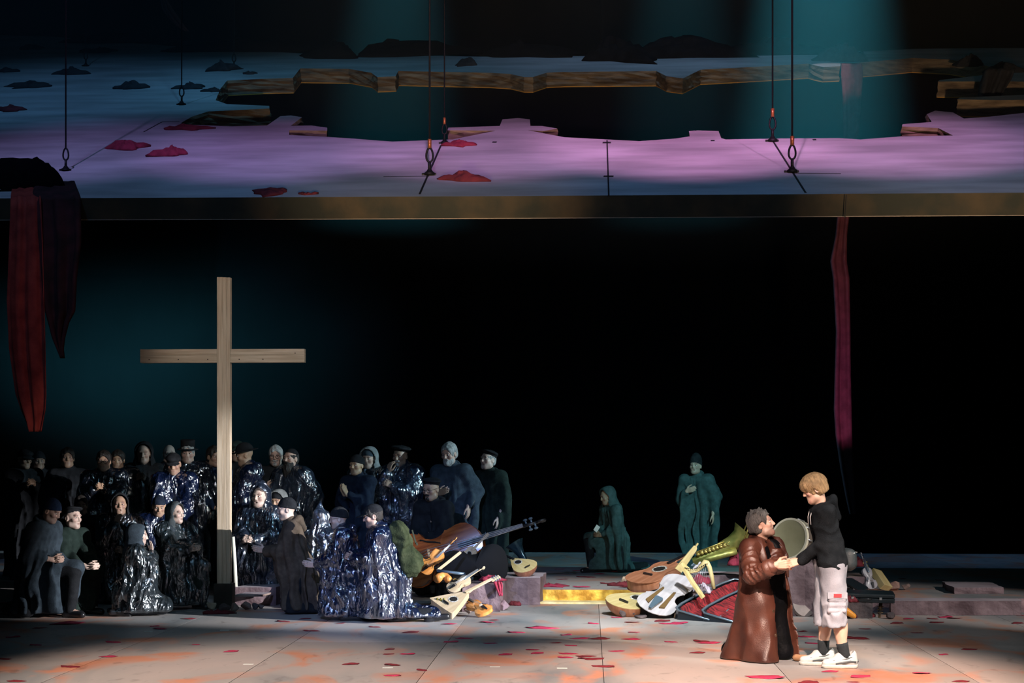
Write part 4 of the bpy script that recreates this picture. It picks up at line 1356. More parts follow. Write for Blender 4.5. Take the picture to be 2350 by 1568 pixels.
# ------------------------------------------------------------------ the crowd, far rows first
G1 = 'standing figures at the back'
G2 = 'figures kneeling round the cross'
FAIR = (.48, .31, .24); WARM = (.42, .26, .17); TAN_ = (.36, .22, .15); PALE = (.55, .40, .33)
GREYB = (.22, .21, .20)
def back(*a, **k):
    k.setdefault('group', G1); k.setdefault('fine', .0085); k.setdefault('coarse', .034); k.setdefault('cstep', .021)
    return person(*a, **k)
back('man in dark cap and glasses, hands clasped, standing at the far left', 60, 1031, 20.6, face=38, head=(12, 8, 0), arms=('clasp', 'clasp'), ad=((0, 0, .06), (0, 0, .06)), hat='flat_cap', glasses=True, coat='black', tone=WARM)
back('man in a dark cap right behind the far left one', 93, 1036, 21.3, face=15, head=(10, 4, 0), arms=('down', 'down'), hat='beanie', coat='black', tone=TAN_)
back('dark-haired man alone between the two left pairs, wearing a dark scarf', 158, 1028, 19.6, face=12, head=(8, -2, 0), arms=('down', 'down'), hair='thick_hair', coat='black', tone=WARM)
back('thick-haired man with glasses, hands clasped under his chin', 242, 1034, 18.9, face=10, arms=('clasp', 'clasp'), ad=((0, 0, .06), (0, 0, .06)), hair='thick_hair', glasses=True, coat='black', poncho='dark', tone=WARM)
back('dark-haired man peering over from behind the one with clasped hands', 274, 1033, 20.1, face=8, arms=('down', 'down'), hair='thick_hair', coat='navy', poncho='dark', tone=WARM)
back('man in a dark hood with folded hands, standing in the back row', 333, 1012, 20.4, face=8, arms=('clasp', 'clasp'), ad=((0, 0, .08), (0, 0, .08)), hood='hood', hoodc='black', coat='black', tone=FAIR)
back('bald man in the back row beside the top hat', 391, 1021, 21.0, face=15, arms=('down', 'down'), coat='navy', tone=PALE, stub=.15)
back('man in a flat cap and crinkled blue-lit plastic, left of the cross', 405, 1040, 18.3, face=6, lean=8, head=(0, 16, 0), arms=('lap', 'lap'), hat='flat_cap', coat='navy', poncho='blue', tone=TAN_)
back('man in a black top hat behind the flat cap', 434, 1008, 19.6, face=10, arms=('down', 'down'), hat='top_hat', coat='black', poncho='dark', tone=FAIR, hair='short_hair', hairc='grey')
back('blue-coated man mostly hidden behind the cross', 494, 1024, 19.8, face=40, arms=('lap', 'lap'), hair='thick_hair', coat='blue', tone=TAN_)
back('man in a dim green cap far behind the cross', 547, 1011, 20.6, face=-10, arms=('down', 'down'), hat='flat_cap', hatc='deepgreen', coat='black', tone=TAN_)
back('man in a brimmed hat and plastic, in profile right of the cross', 562, 1022, 19.0, face=-72, lean=7, head=(0, 12, 0), arms=('lap', 'lap'), hat='brim_hat', coat='navy', poncho='blue', tone=WARM)
back('grey-haired man with glasses and a hand spread on his chest', 635, 1022, 19.5, face=5, arms=('down', 'chest'), hair='grey_hair', hairc='grey', beard='goatee', glasses=True, coat='black', tone=FAIR, brow=GREYB)
back('man with a long dark beard, skullcap and pale plastic poncho', 669, 1029, 19.3, face=-28, head=(0, -2, 0), arms=('down', 'lap'), hat='skullcap', hair='bald_fringe', beard='beard_long', hairc='dark', coat='black', poncho='ice', tone=FAIR)
back('man in a dark beanie and coat holding his palms together', 820, 1044, 18.8, face=-24, lean=5, head=(0, 2, 0), arms=('pray', 'pray'), ad=((0, 0, .02), (0, 0, .02)), hat='beanie', coat='navy', tone=(.44, .28, .17))
back('man with a pale hood over a dark band, in a plastic poncho', 847, 1024, 19.7, face=-12, arms=('down', 'down'), hood='hood', hoodc='palegrey', hat='scarf_band', hatc='slate', coat='black', poncho='dark', tone=FAIR)
back('man in a wide beret and plastic, both hands raised near his mouth', 920, 1022, 19.2, face=-22, lean=4, head=(0, 8, 0), arms=('clasp', 'mouth'), ad=((0, 0, .04), (0, -.02, 0)), hat='beret', coat='navy', poncho='ice', tone=TAN_, beard='goatee', hairc='grey')
back('grey-haired bearded man in a slate cloak, pointing hand at his waist', 1032, 1016, 19.1, face=-20, lean=5, head=(-5, 14, 0), arms=('down', 'chest'), ad=((0, -.1, .10), (.04, -.06, -.08)), hair='grey_hair', hairc='grey', beard='beard', coat='slate', tone=FAIR, brow=GREYB, web=.6)
back('stout man in a small beret and long deep green cloak, singing', 1120, 1032, 19.3, face=-38, lean=2, head=(0, -6, 0), arms=('down', 'down'), ad=((-.05, -.05, .0), (0, 0, 0)), hat='beret_small', hair='bald_fringe', hairc='grey', coat='deepgreen', tone=PALE, mouth=.8, jaw=1.1, web=.7)
back('man in a beret and glasses kneeling low behind the backpack, hands folded', 990, 1098, 18.3, pose='kneel', face=-30, lean=6, head=(0, 12, 0), arms=('clasp_low', 'clasp_low'), hat='beret_small', glasses=True, beard='goatee', coat='black', tone=WARM)
back('figure in a deep teal hood kneeling alone on the rear platform, holding a white paper', 1392, 1116, 20.3, z0=PZ, pose='oneknee', kneeside=1, face=-62, lean=14, head=(0, 16, 0), arms=('clasp_low', 'clasp_low'), hood='hood', hoodc='teal', coat='teal', tone=TAN_, group='far figures on the rear platform', cstep=.017, web=.55)
back('stooped man in a beanie and long teal cloak, hand at his throat, standing alone', 1594, 1043, 21.9, face=-22, lean=20, head=(0, -4, 0), arms=('down', 'chest'), ad=((-.02, -.14, .04), (0, 0, .06)), hat='beanie_tall', coat='teal', tone=FAIR, group='far figures on the rear platform', cstep=.017, web=.75, mouth=.4, hem=.02)

def fore(*a, **k):
    k.setdefault('group', G2)
    return person(*a, **k)
fore('dim man crouching in shadow behind the beret pair', 186, 1138, 17.6, pose='kneel', face=20, arms=('clasp_low', 'clasp_low'), hair='short_hair', coat='black', tone=TAN_)
fore('young man in a dark hood, one hand at his chin, wearing plastic', 273, 1132, 17.3, pose='kneel', face=18, lean=2, head=(0, -6, 0), arms=('clasp_low', 'mouth'), ad=((0, 0, 0), (0, 0, -.04)), hood='hood', hoodc='black', coat='black', poncho='dark', tone=(.34, .21, .14), mouth=.3)
fore('man in a plastic cap looking down, left of the grey hood', 368, 1141, 17.6, pose='kneel', face=18, lean=8, head=(0, 20, 0), arms=('lap', 'lap'), hat='scarf_band', hatc='navy', coat='navy', poncho='blue', tone=WARM)
fore('kneeling man in a blue beanie and wide blue-grey cloak at the far left front', 122, 1147, 15.75, pose='oneknee', kneeside=-1, face=72, lean=18, head=(5, 26, 0), arms=('clasp_low', 'clasp_low'), ad=((0, .05, .06), (0, .05, .06)), hat='beanie', hatc='blue', coat='slate', tone=FAIR, stub=.5, web=.5, fold=.022)
fore('man in a black beret crouching with clasped hands, in a dark green cloak', 170, 1165, 16.15, pose='sit', face=58, lean=20, head=(8, 2, 0), arms=('clasp_far', 'clasp_far'), ad=((0, -.04, .05), (0, -.04, .05)), hat='beret_small', coat='deepgreen', tone=PALE, mouth=.2, web=.5)
fore('figure in a grey hood and clear plastic kneeling with a hand held to the face', 322, 1203, 16.1, pose='heels', face=112, lean=8, head=(-4, 4, 0), arms=('face', 'face'), ad=((0, 0, -.05), (0, 0, -.05)), hood='hood', hoodc='slate', coat='black', poncho='clear', tone=PALE, web=.8, flare=.08)
fore('man in a grey hood and shining plastic kneeling with wringing hands', 406, 1152, 16.8, pose='oneknee', kneeside=-1, face=52, lean=8, head=(8, 0, 0), arms=('clasp_far', 'clasp_far'), ad=((0, 0, .06), (0, 0, .06)), hood='hood', hoodc='grey', coat='green', poncho='clear', tone=PALE, mouth=.5, web=.8, flare=.08)
fore('man with a clear plastic hood over his head, hands clasped, right of the cross', 595, 1103, 17.7, pose='kneel', face=-12, lean=2, head=(-4, -4, 0), arms=('clasp_low', 'clasp_low'), ad=((0, 0, .06), (0, 0, .06)), hood='hood_plastic', coat='black', poncho='ice', tone=PALE, mouth=.5, jaw=1.1, hem=.06, flare=.06)
fore('face under a grey hood peeping over the shoulder of the plastic-hooded man', 637, 1123, 18.25, pose='kneel', face=-15, lean=4, arms=('lap', 'lap'), hood='hood', hoodc='palegrey', hat='scarf_band', hatc='black', coat='black', tone=WARM)
fore('man in a black beanie and brown cloak kneeling with open hands before the cross', 658, 1143, 16.3, pose='kneel', face=-78, lean=12, head=(0, 6, 0), arms=('open_pray', 'open_pray'), ad=((0, .08, .10), (0, .08, .10)), hat='beanie', coat='brown', tone=PALE, fine=.0065, web=.45)
fore('figure with a tall peaked clear plastic hood, seen between brown cloak and glasses man', 738, 1150, 17.2, pose='kneel', face=165, lean=8, arms=('lap', 'lap'), hood='hood_peak', coat='black', poncho='ice', tone=PALE)
fore('man in a black beanie and glasses kneeling in glittering blue-lit plastic, open hands', 777, 1165, 15.75, pose='kneel', face=-84, lean=14, head=(0, 8, 0), arms=('open_pray', 'open_pray'), ad=((0, .02, .04), (0, .02, .04)), hat='beanie', glasses=True, coat='navy', poncho='blue', tone=PALE, fine=.0065, stub=.3, web=.8, flare=.10)
capman = fore('man in a black visor cap and blue-lit plastic on one knee, hands clasped', 856, 1158, 15.55, pose='oneknee', kneeside=1, face=-78, lean=16, head=(0, 12, 0), arms=('clasp', 'clasp'), ad=((0, -.02, .0), (0, -.02, .0)), hat='visor_cap', hair='short_hair', coat='navy', poncho='blue', tone=FAIR, fine=.0065, stub=.4, web=.6, flare=.05)
# white cross pendant of the cap wearer
m_ = MB(); m_.box((-.006, -.01, -.06), (.006, .0, .05)); m_.box((-.03, -.01, .015), (.03, 0, .028))
pend = m_.build('cross_pendant', mat('white_metal', (.75, .75, .72), rough=.4), capman[0])
pend.matrix_local = Matrix.Translation((-.16, -.30, .56)) @ Matrix.Rotation(R(-80), 4, 'Z')
# paper in the far kneeling figure's hand
# ------------------------------------------------------------------ the kneeling man in the leather coat and the boy
def main_pair():
    FN, CO = .0052, .022
    # ---- man
    yM = 12.75
    J, A, HMx = skeleton('kneel', -3, 34, -17, 0)
    # he faces the boy: turned 52 degrees to the right of the camera
    faceM = 46
    s = scale_at(yM)
    k = (CAM_H + (HORIZON - 1170) / s) / ((HMx @ Vector((0, .015, .123))).z + .02)
    RM = Matrix.Rotation(R(faceM), 3, 'Z')
    base = at(1750, HORIZON, yM)
    hx = RM @ Vector((J['head'].x, J['head'].y, 0)) * k
    locM = Vector((base.x - hx.x, yM, 0))
    toM = lambda w: (RM.transposed() @ (Vector(w) - locM)) / k
    HANDS = at(1812, 1296, 12.42)              # where the four hands meet
    tgt = toM(HANDS)
    hands = []
    dl = (tgt - J['shl']).normalized(); 
    side = Vector((1, 0, 0))
    fw = RM.transposed() @ Vector((1, 0, 0))    # towards the boy
    upw = Vector((0, 0, 1))
    camd = RM.transposed() @ Vector((0, -1, 0))
    wR = tgt - fw * .125 + upw * -.005 + camd * .035
    wL = tgt - fw * .10 - upw * .02 - camd * .055
    J['elr'], J['wrr'] = ik(J['shr'], wR, .285, .255, Vector((-.5, .1, -1)))
    J['ell'], J['wrl'] = ik(J['shl'], wL, .285, .255, Vector((.4, .2, -1)))
    hands = [(J['wrr'], fw * .95 + upw * .10, -camd, upw, .55), (J['wrl'], fw * .9 + upw * .05, camd, upw, .5)]
    fd = body_field(J, A, HMx, hands, FN, CO, jaw=1.1, mouth_open=.12)
    me = fd.mesh('person'); paint_skin(me, fd.v, HMx, (.52, .31, .23), (.05, .04, .035), .42)
    man = link('person', me, skin_mat()); man.location = locM; man.rotation_euler = (0, 0, R(faceM)); man.scale = (k, k, k)
    tag(man, 'kneeling man in a long brown leather coat gazing up at the boy', 'person')
    for sx in (-1, 1):
        e = bpy.data.objects.new('eye', eye_mesh()); COL.objects.link(e); e.parent = man
        e.matrix_local = HMx @ Matrix.Translation((sx * .031, -.0755, .008)) @ Matrix.Diagonal((1.1, 1, .66, 1))
    place_head_item('hair', 'messy_hair', hair_mat('salt'), man, HMx)
    # black shirt and trousers
    st = .0115
    def fld(pts, m=.34):
        P = np.array([tuple(p) for p in pts]); lo = P.min(0) - m; hi = P.max(0) + m; lo[2] = -.02
        return Field(*[np.arange(lo[i], hi[i] + st, st, dtype=np.float32) for i in range(3)])
    f2 = fld([J[q] for q in J], .24)
    for s_ in (-1, 1):
        f2.cap(J['shc'] + A @ Vector((s_ * .085, -.015, -.05)), J['hip'] + Vector((s_ * .085, -.01, 0)), .122, .135, .06)
    f2.cap(J['shl'] * .8 + J['shr'] * .2, J['shl'] * .2 + J['shr'] * .8, .075, None, .05)
    for n, s_ in (('l', 1), ('r', -1)):
        f2.cap(J['hip'] + Vector((s_ * .085, 0, 0)), J['knee' + n], .12, .092, .05)
        f2.cap(J['knee' + n], J['ank' + n], .085, .07, .03)
    f2.ripple(waves(5, 9, 26, 8, .005))
    # open V neck
    f2.ell(J['shc'] + A @ Vector((0, -.14, .02)), (.05, .10, .10), None, .02, True)
    f2.plane((0, 0, -1), -.004)
    link('shirt_and_trousers', f2.mesh('shirt_and_trousers'), mat('black_satin', (.002, .0025, .003), (.004, .0045, .006), scale=9, rough=.55, bump=.3, bscale=30, spec=.08), man)
    cl = MB()
    for s_ in (-1, 1):
        c0 = J['neck'] + A @ Vector((s_ * .075, .03, .03)); 
        p = [c0, J['neck'] + A @ Vector((s_ * .085, -.03, .035)), J['neck'] + A @ Vector((s_ * .075, -.085, .0)), J['neck'] + A @ Vector((s_ * .10, -.13, -.10))]
        cl.tube(p, [.022, .026, .028, .012], 8, True, .45)
    link('shirt_collar', cl.mesh('shirt_collar', True), mat('black_satin', (.008, .009, .012)), man)
    # leather coat: shell, front cut open
    f3 = fld([J[q] for q in J], .36)
    f3.cap(J['shl'], J['shr'], .088, None, .05)
    for s_ in (-1, 1):
        f3.cap(J['shc'] + A @ Vector((s_ * .10, .01, -.05)), J['hip'] + Vector((s_ * .11, .01, 0)), .130, .165, .06)
    f3.cap(J['neck'] + A @ Vector((0, .035, -.03)), J['neck'] + A @ Vector((0, .045, .03)), .08, .078, .04)
    for n in 'lr':
        w = J['el' + n] + (J['wr' + n] - J['el' + n]) * .80
        f3.cap(J['sh' + n], J['el' + n], .088, .080, .03)
        f3.cap(J['el' + n], w, .078, .066, .02)
    for n, s_ in (('l', 1), ('r', -1)):
        f3.cap(J['hip'] + Vector((s_ * .10, .0, .0)), Vector((s_ * .15, -.03, -.06)), .150, .165, .06)
        f3.cap(J['hip'] + Vector((s_ * .08, .05, -.05)), Vector((s_ * .13, .26, -.06)), .165, .17, .08)
    sl = np.zeros(1)
    aw = J['elr'] - J['shr']; fwv = J['wrr'] - J['elr']
    w1 = waves(21, 8, 14, 2.0, .012); w2 = waves(22, 10, 38, 26, .0055)
    f3.ripple(lambda X, Y, Z: w1(X, Y, Z) * np.clip((.95 - Z) / .6, .1, 1) + w2(X, Y, Z))
    f3.ripple(lambda X, Y, Z: (2 * np.abs(np.sin(np.arctan2(X, Y - .1) * 4.5 + .8 * np.sin(Z * 6) + 1.0)) - 1) * .012 * np.clip((.62 - Z) / .5, 0, 1))
    def creases(a, b, n, amp, rad, lo, hi, ph):
        a = np.array(a); b = np.array(b); ab = b - a; L = float(np.linalg.norm(ab))
        def fn(X, Y, Z):
            t = ((X - a[0]) * ab[0] + (Y - a[1]) * ab[1] + (Z - a[2]) * ab[2]) / L ** 2
            d = np.sqrt((X - a[0] - ab[0] * t) ** 2 + (Y - a[1] - ab[1] * t) ** 2 + (Z - a[2] - ab[2] * t) ** 2)
            th = np.arctan2(X - a[0] - ab[0] * t, Z - a[2] - ab[2] * t)
            m = np.clip((rad - d) / .03, 0, 1) * np.clip((t - lo) / .12, 0, 1) * np.clip((hi - t) / .12, 0, 1)
            return m * amp * (2 * np.abs(np.sin(t * n + .9 * np.sin(th * 2 + ph) + .5 * np.sin(th * 3 + t * 9))) - 1)
        return fn
    for n in 'lr':
        f3.ripple(creases(J['sh' + n], J['el' + n], 16, .0075, .13, .15, 1.15, 1.0 if n == 'l' else 2.4))
        f3.ripple(creases(J['el' + n], J['wr' + n], 17, .0075, .12, -.15, .75, 3.0))
    # opening: a wedge at the front, wider at the foot
    X, Y, Z = f3.P((slice(None),) * 3)
    hy = J['hip'].y
    cx = .045 + (0.62 - Z) * .05                      # his left flap swings away
    halfw = np.clip(.085 + (.95 - Z) * .10, .055, .165) + 0 * X
    wedge = np.maximum(np.abs(X - cx) - halfw, Y + .035)
    rad = f3.f.copy()
    inner = f3.f + .022
    # only open the torso and skirt, not the sleeves
    tor = Field(f3.xs, f3.ys, f3.zs)
    for n in 'lr':
        w = J['el' + n] + (J['wr' + n] - J['el' + n]) * .84
        tor.cap(J['sh' + n], J['el' + n], .10, .092, .0); tor.cap(J['el' + n], w, .092, .078, 0)
    cut = np.maximum(wedge, -(tor.f - .012))
    f3.f = np.maximum(f3.f, -cut)
    f3.f = np.maximum(f3.f, -np.maximum(inner, Y + .02) * 1.0 if False else f3.f)
    f3.plane((0, 0, -1), -.004)
    LEATHER = mat('brown_leather', (.034, .010, .007), (.105, .036, .022), scale=4.5, rough=.28, bump=.16, bscale=120, spec=.55, rough2=.5, lo=.3, hi=.75)
    coat = link('leather_coat', f3.mesh('leather_coat'), LEATHER, man)
    # lapels, cuffs, pocket, buttons, hem roll
    lp = MB()
    for s_, sw in ((-1, -.055), (1, .06)):
        a = J['neck'] + A @ Vector((s_ * .092, .03, .05)); b = J['neck'] + A @ Vector((s_ * .135, -.075, .025)); c = J['shc'] + A @ Vector((s_ * .16, -.135, -.09)); d = J['shc'] + A @ Vector((s_ * .13 + .02, -.16, -.28))
        lp.tube([a, b, c, d], [.028, .036, .034, .012], 10, True, .28)
    link('lapel', lp.mesh('lapel', True), LEATHER, coat)
    for n in 'lr':
        w0 = J['el' + n] + (J['wr' + n] - J['el' + n]) * .66; w1_ = J['el' + n] + (J['wr' + n] - J['el' + n]) * .86
        cu = MB(); cu.tube([w0, w1_, w1_, w0], [.078, .074, .060, .060], 16, False); link('cuff', cu.mesh('cuff', True), LEATHER, coat)
    BUT = mat('button_brown', (.06, .035, .02), rough=.3, spec=.6)
    for z in (.66, .45, .24):
        hw = min(.165, .085 + (.95 - z) * .10)
        x = .045 + (.62 - z) * .05 - hw - .03
        # find the coat surface there
        yy = -.02
        ix = int(np.argmin(abs(f3.xs - x))); iz = int(np.argmin(abs(f3.zs - z)))
        col = f3.f[ix, :, iz]; ins = np.where(col < 0)[0]
        if len(ins): yy = float(f3.ys[ins[0]])
        bb = MB(); bb.lathe([(.001, -.006), (.016, -.006), (.017, .0), (.013, .003), (.001, .002)], 12, M=Matrix.Translation((x, yy - .004, z)) @ Matrix.Rotation(R(90), 4, 'X'))
        link('button', bb.mesh('button', True), BUT, coat)
    # folded hem lying forward on the floor
    fh = Field.box((-.02, -.62, -.02), (.42, -.05, .14), .012)
    pts = [(.10, -.20, .03), (.12, -.36, .03), (.20, -.46, .03), (.29, -.40, .035), (.30, -.24, .04)]
    for a, b in zip(pts, pts[1:]): fh.cap(a, b, .030, .028, .02)
    fh.ripple(waves(41, 8, 40, 30, .004)); fh.plane((0, 0, -1), -.004)
    link('turned_hem', fh.mesh('turned_hem'), mat('suede_lining', (.22, .12, .06), (.30, .17, .09), scale=9, rough=.9, bump=.3), coat)

    # ---- boy
    yB = 12.38
    faceB = -86
    leanB = 9
    J, A, HMx = skeleton('stand', leanB, -4, 22, 0)
    s = scale_at(yB)
    k = (CAM_H + (HORIZON - 1088) / s) / ((HMx @ Vector((0, .015, .123))).z + .018)
    RB = Matrix.Rotation(R(faceB), 3, 'Z')
    base = at(1868, HORIZON, yB)
    hx = RB @ Vector((J['head'].x, J['head'].y, 0)) * k
    locB = Vector((base.x - hx.x, yB, 0))
    toB = lambda w: (RB.transposed() @ (Vector(w) - locB)) / k
    # feet a little apart along the line of view
    J['kneel'] = Vector((.09, -.02, .50)); J['ankl'] = Vector((.10, -.035, .09)); J['toel'] = Vector((.11, -.18, .035))
    J['kneer'] = Vector((-.095, .03, .50)); J['ankr'] = Vector((-.10, .12, .09)); J['toer'] = Vector((-.11, -.03, .035))
    # for face -86 the person's left (+x) side is the far one... keep the nearer foot to the right in the picture
    if (RB @ Vector((1, 0, 0))).y < 0:
        for q in ('knee', 'ank', 'toe'):
            a, b = J[q + 'l'].copy(), J[q + 'r'].copy()
            J[q + 'l'] = Vector((-b.x, b.y, b.z)); J[q + 'r'] = Vector((-a.x, a.y, a.z))
    tgt = toB(HANDS)
    fw = RB.transposed() @ Vector((-1, 0, 0)); camd = RB.transposed() @ Vector((0, -1, 0)); upw = Vector((0, 0, 1))
    nr = 'l' if (RB @ Vector((1, 0, 0))).y < 0 else 'r'     # nearer arm
    fr = 'r' if nr == 'l' else 'l'
    wN = tgt - fw * .10 + upw * .035 + camd * .03; wF = tgt - fw * .10 + upw * .04 - camd * .06
    J['el' + nr], J['wr' + nr] = ik(J['sh' + nr], wN, .30, .27, Vector((0, .5, -1)))
    J['el' + fr], J['wr' + fr] = ik(J['sh' + fr], wF, .30, .27, Vector((0, .5, -1)))
    hands = [(J['wr' + nr], fw * .95 - upw * .25, -upw * .6 - camd * .7, -camd * .2 + upw, .5), (J['wr' + fr], fw * .95 - upw * .25, -upw + camd * .3, upw + camd, .5)]
    fd = body_field(J, A, HMx, hands, FN, CO, jaw=.93, nose=.6)
    for n in 'lr':                                           # calves
        fd.ell((J['knee' + n] + J['ank' + n]) * .5 + Vector((0, .018, .06)), (.050, .052, .12), None, .03)
    me = fd.mesh('person'); paint_skin(me, fd.v, HMx, (.56, .36, .27), (.22, .14, .07), 0, (.42, .17, .15))
    boy = link('person', me, skin_mat()); boy.location = locB; boy.rotation_euler = (0, 0, R(faceB)); boy.scale = (k, k, k)
    tag(boy, 'standing boy in a black hoodie, grey cargo shorts and white trainers', 'person')
    for sx in (-1, 1):
        e = bpy.data.objects.new('eye', eye_mesh()); COL.objects.link(e); e.parent = boy
        e.matrix_local = HMx @ Matrix.Translation((sx * .031, -.0755, .006)) @ Matrix.Diagonal((1.1, 1, .6, 1))
    place_head_item('hair', 'bowl_hair', hair_mat('blond'), boy, HMx, 1.06)
    f2 = fld([J[q] for q in J] + [J['head']], .26)
    f2.cap(J['shl'], J['shr'], .076, None, .05)
    for s_ in (-1, 1):
        f2.cap(J['shc'] + A @ Vector((s_ * .075, 0, -.05)), J['hip'] + Vector((s_ * .085, .01, .06)), .112, .122, .05)
    f2.cap(J['hip'] + Vector((-.09, .01, .02)), J['hip'] + Vector((.09, .01, .02)), .128, None, .04)
    for n in 'lr':
        w = J['el' + n] + (J['wr' + n] - J['el' + n]) * .95
        f2.cap(J['sh' + n], J['el' + n], .076, .066, .03); f2.cap(J['el' + n], w, .066, .046, .02)
    f2.cap(J['neck'] + A @ Vector((0, .05, -.02)), J['neck'] + A @ Vector((0, .07, .015)), .065, .055, .03)
    f2.plane((0, .25, -1), -(J['hip'].z - .075))
    w1 = waves(61, 9, 22, 16, .006); w2 = waves(62, 9, 46, 40, .003)
    w3 = waves(64, 6, 30, 24, .02)
    f2.ripple(lambda X, Y, Z: w1(X, Y, Z) + w2(X, Y, Z) + .006 * (2 * np.abs(np.sin(w3(X, Y, Z) * 50 + Z * 20)) - 1))
    HOODIE = mat('black_hoodie', (.005, .007, .009), (.010, .013, .016), scale=14, rough=.95, bump=.3, bscale=120, spec=.1)
    hd = link('hoodie', f2.mesh('hoodie'), HOODIE, boy)
    hf = Field.box((-.24, -.22, -.24), (.24, .26, .16), .012)
    for i in range(12):
        a0, a1 = R(20 + 26.7 * i), R(20 + 26.7 * (i + 1))
        Pt = lambda a: Vector((.095 * math.sin(a), .02 - .095 * math.cos(a), .01 - .045 * math.cos(a)))
        hf.cap(Pt(a0), Pt(a1), .024, None, .02)
    hf.cap((-.05, .085, .0), (.05, .085, .0), .036, None, .03); hf.cap((0, .085, .01), (0, .12, -.12), .055, .035, .04)
    hf.ripple(waves(63, 8, 34, 26, .005))
    o = link('hood', hf.mesh('hood'), HOODIE, hd); Mx = A.to_4x4(); Mx.translation = J['neck']; o.matrix_local = Mx
    for q in (-1, 1):
        dm = MB(); dm.tube([J['neck'] + A @ Vector((q * .05, -.10, -.02)), J['neck'] + A @ Vector((q * .05, -.128, -.08)), J['neck'] + A @ Vector((q * .055, -.135, -.15))], .004, 6)
        link('drawstring', dm.mesh('drawstring', True), mat('grey_cord', (.45, .45, .45), rough=.8), hd)
    # shorts
    f3 = fld([J['hip'], J['kneel'], J['kneer']], .24)
    f3.cap(J['hip'] + Vector((-.08, .01, .0)), J['hip'] + Vector((.08, .01, .0)), .128, None, .04)
    for n, s_ in (('l', 1), ('r', -1)):
        f3.cap(J['hip'] + Vector((s_ * .085, .01, .0)), J['knee' + n] + Vector((s_ * .005, 0, -.10)), .122, .108, .03)
    f3.plane((0, 0, -1), -.37)
    w1 = waves(71, 9, 24, 18, .006); w2 = waves(72, 6, 34, 26, .02)
    f3.ripple(lambda X, Y, Z: w1(X, Y, Z) + .0075 * (2 * np.abs(np.sin(w2(X, Y, Z) * 55 + Z * 16)) - 1) * np.clip(.5 + (.75 - Z) * 2, .35, 1))
    SH = mat('grey_cotton', (.21, .23, .27), (.32, .34, .39), scale=5, rough=.95, bump=.15, bscale=90, spec=.1)
    sh = link('cargo_shorts', f3.mesh('cargo_shorts'), SH, boy)
    f3f = f3
    def surf(n_, zc, dx, yoff=0.0):
        """the outer side of the leg at height zc: x of the surface"""
        sgn = 1 if n_ == 'l' else -1
        iy = int(np.argmin(abs(f3f.ys - ((J['hip'].y + (J['knee' + n_].y - J['hip'].y) * (.92 - zc) / .42) + yoff)))); iz = int(np.argmin(abs(f3f.zs - zc)))
        col = f3f.f[:, iy, iz]; ins = np.where(col < 0)[0]
        return float(f3f.xs[ins[-1]] if sgn > 0 else f3f.xs[ins[0]]) + sgn * dx, float(f3f.ys[iy])
    sgn = 1 if nr == 'l' else -1
    x0, y0 = surf(nr, .60, .004)
    pk = Field.box((x0 - .06, y0 - .14, .46), (x0 + .06, y0 + .14, .70), .010)
    for zz in (.52, .57, .62):
        pk.cap((x0 - sgn * .008, y0 - .062, zz), (x0 - sgn * .008, y0 + .062, zz), .024, None, .02)
    pk.ripple(waves(73, 8, 50, 40, .003))
    po = link('cargo_pocket', pk.mesh('cargo_pocket'), SH, sh)
    fl_ = MB(); fl_.box((min(x0, x0 + sgn * .018), y0 - .088, .63), (max(x0, x0 + sgn * .018), y0 + .088, .685)); link('pocket_flap', fl_.mesh('pocket_flap'), SH, sh)
    tg = MB(); xa = x0 + sgn * .019; tg.box((min(xa, xa + sgn * .004), y0 - .035, .642), (max(xa, xa + sgn * .004), y0 + .035, .672)); link('red_tag', tg.mesh('red_tag'), mat('red_tag', (.55, .03, .04), rough=.6), po)
    # socks and trainers
    SOCK = mat('black_sock', (.012, .018, .022), rough=.9, bump=.3, bscale=80)
    WH = mat('trainer_white', (.36, .39, .39), (.48, .50, .49), scale=12, rough=.5, bump=.2); SILV = mat('trainer_silver', (.10, .13, .14), rough=.35, metal=.3); SOLE = mat('trainer_sole', (.46, .46, .43), rough=.6)
    for n in 'lr':
        sk = MB(); a = J['ank' + n]
        ud = (J['knee' + n] - a).normalized(); sk.tube([a - ud * .04, a + ud * .05, a + ud * .105, a + ud * .135, a + ud * .137], [.054, .049, .053, .055, .048], 16); link('sock', sk.mesh('sock', True), SOCK, boy)
        tr = empty('trainer'); tr.parent = boy; tr.location = (a.x, a.y, 0); tr.rotation_euler = (0, 0, R(4 if n == 'l' else -4))
        fs_ = Field.box((-.10, -.26, -.02), (.10, .15, .20), .0075)
        fs_.cap((0, .055, .062), (0, -.06, .062), .052, .048, .03); fs_.cap((0, -.06, .055), (0, -.175, .045), .048, .036, .03)
        fs_.cap((0, .05, .07), (0, .055, .115), .054, .050, .03); fs_.cap((0, -.02, .085), (0, -.055, .10), .044, .038, .03)
        fs_.cap((0, .035, .11), (0, .03, .17), .040, .046, .01, True)
        fs_.plane((0, 0, -1), -.022)
        link('upper', fs_.mesh('upper'), WH, tr)
        so = Field.box((-.10, -.27, -.02), (.10, .15, .08), .0075)
        so.cap((0, .055, .022), (0, -.05, .022), .060, .054, .03); so.cap((0, -.05, .022), (0, -.175, .028), .054, .044, .03)
        so.plane((0, 0, 1), .034); so.plane((0, 0, -1), -.001)
        link('sole', so.mesh('sole'), SOLE, tr)
        st_ = MB()
        for sx in (-1, 1):
            st_.tube([(sx * .050, .082, .055), (sx * .055, .03, .062), (sx * .053, -.03, .052), (sx * .046, -.10, .042)], [.014, .016, .016, .009], 8, True, .6)
            st_.tube([(sx * .050, .05, .10), (sx * .050, .0, .085), (sx * .043, -.07, .075), (sx * .03, -.13, .066)], [.007, .010, .009, .006], 8, True, .6)
        st_.tube([(-.03, .105, .06), (0, .108, .075), (.03, .105, .06)], .012, 8)
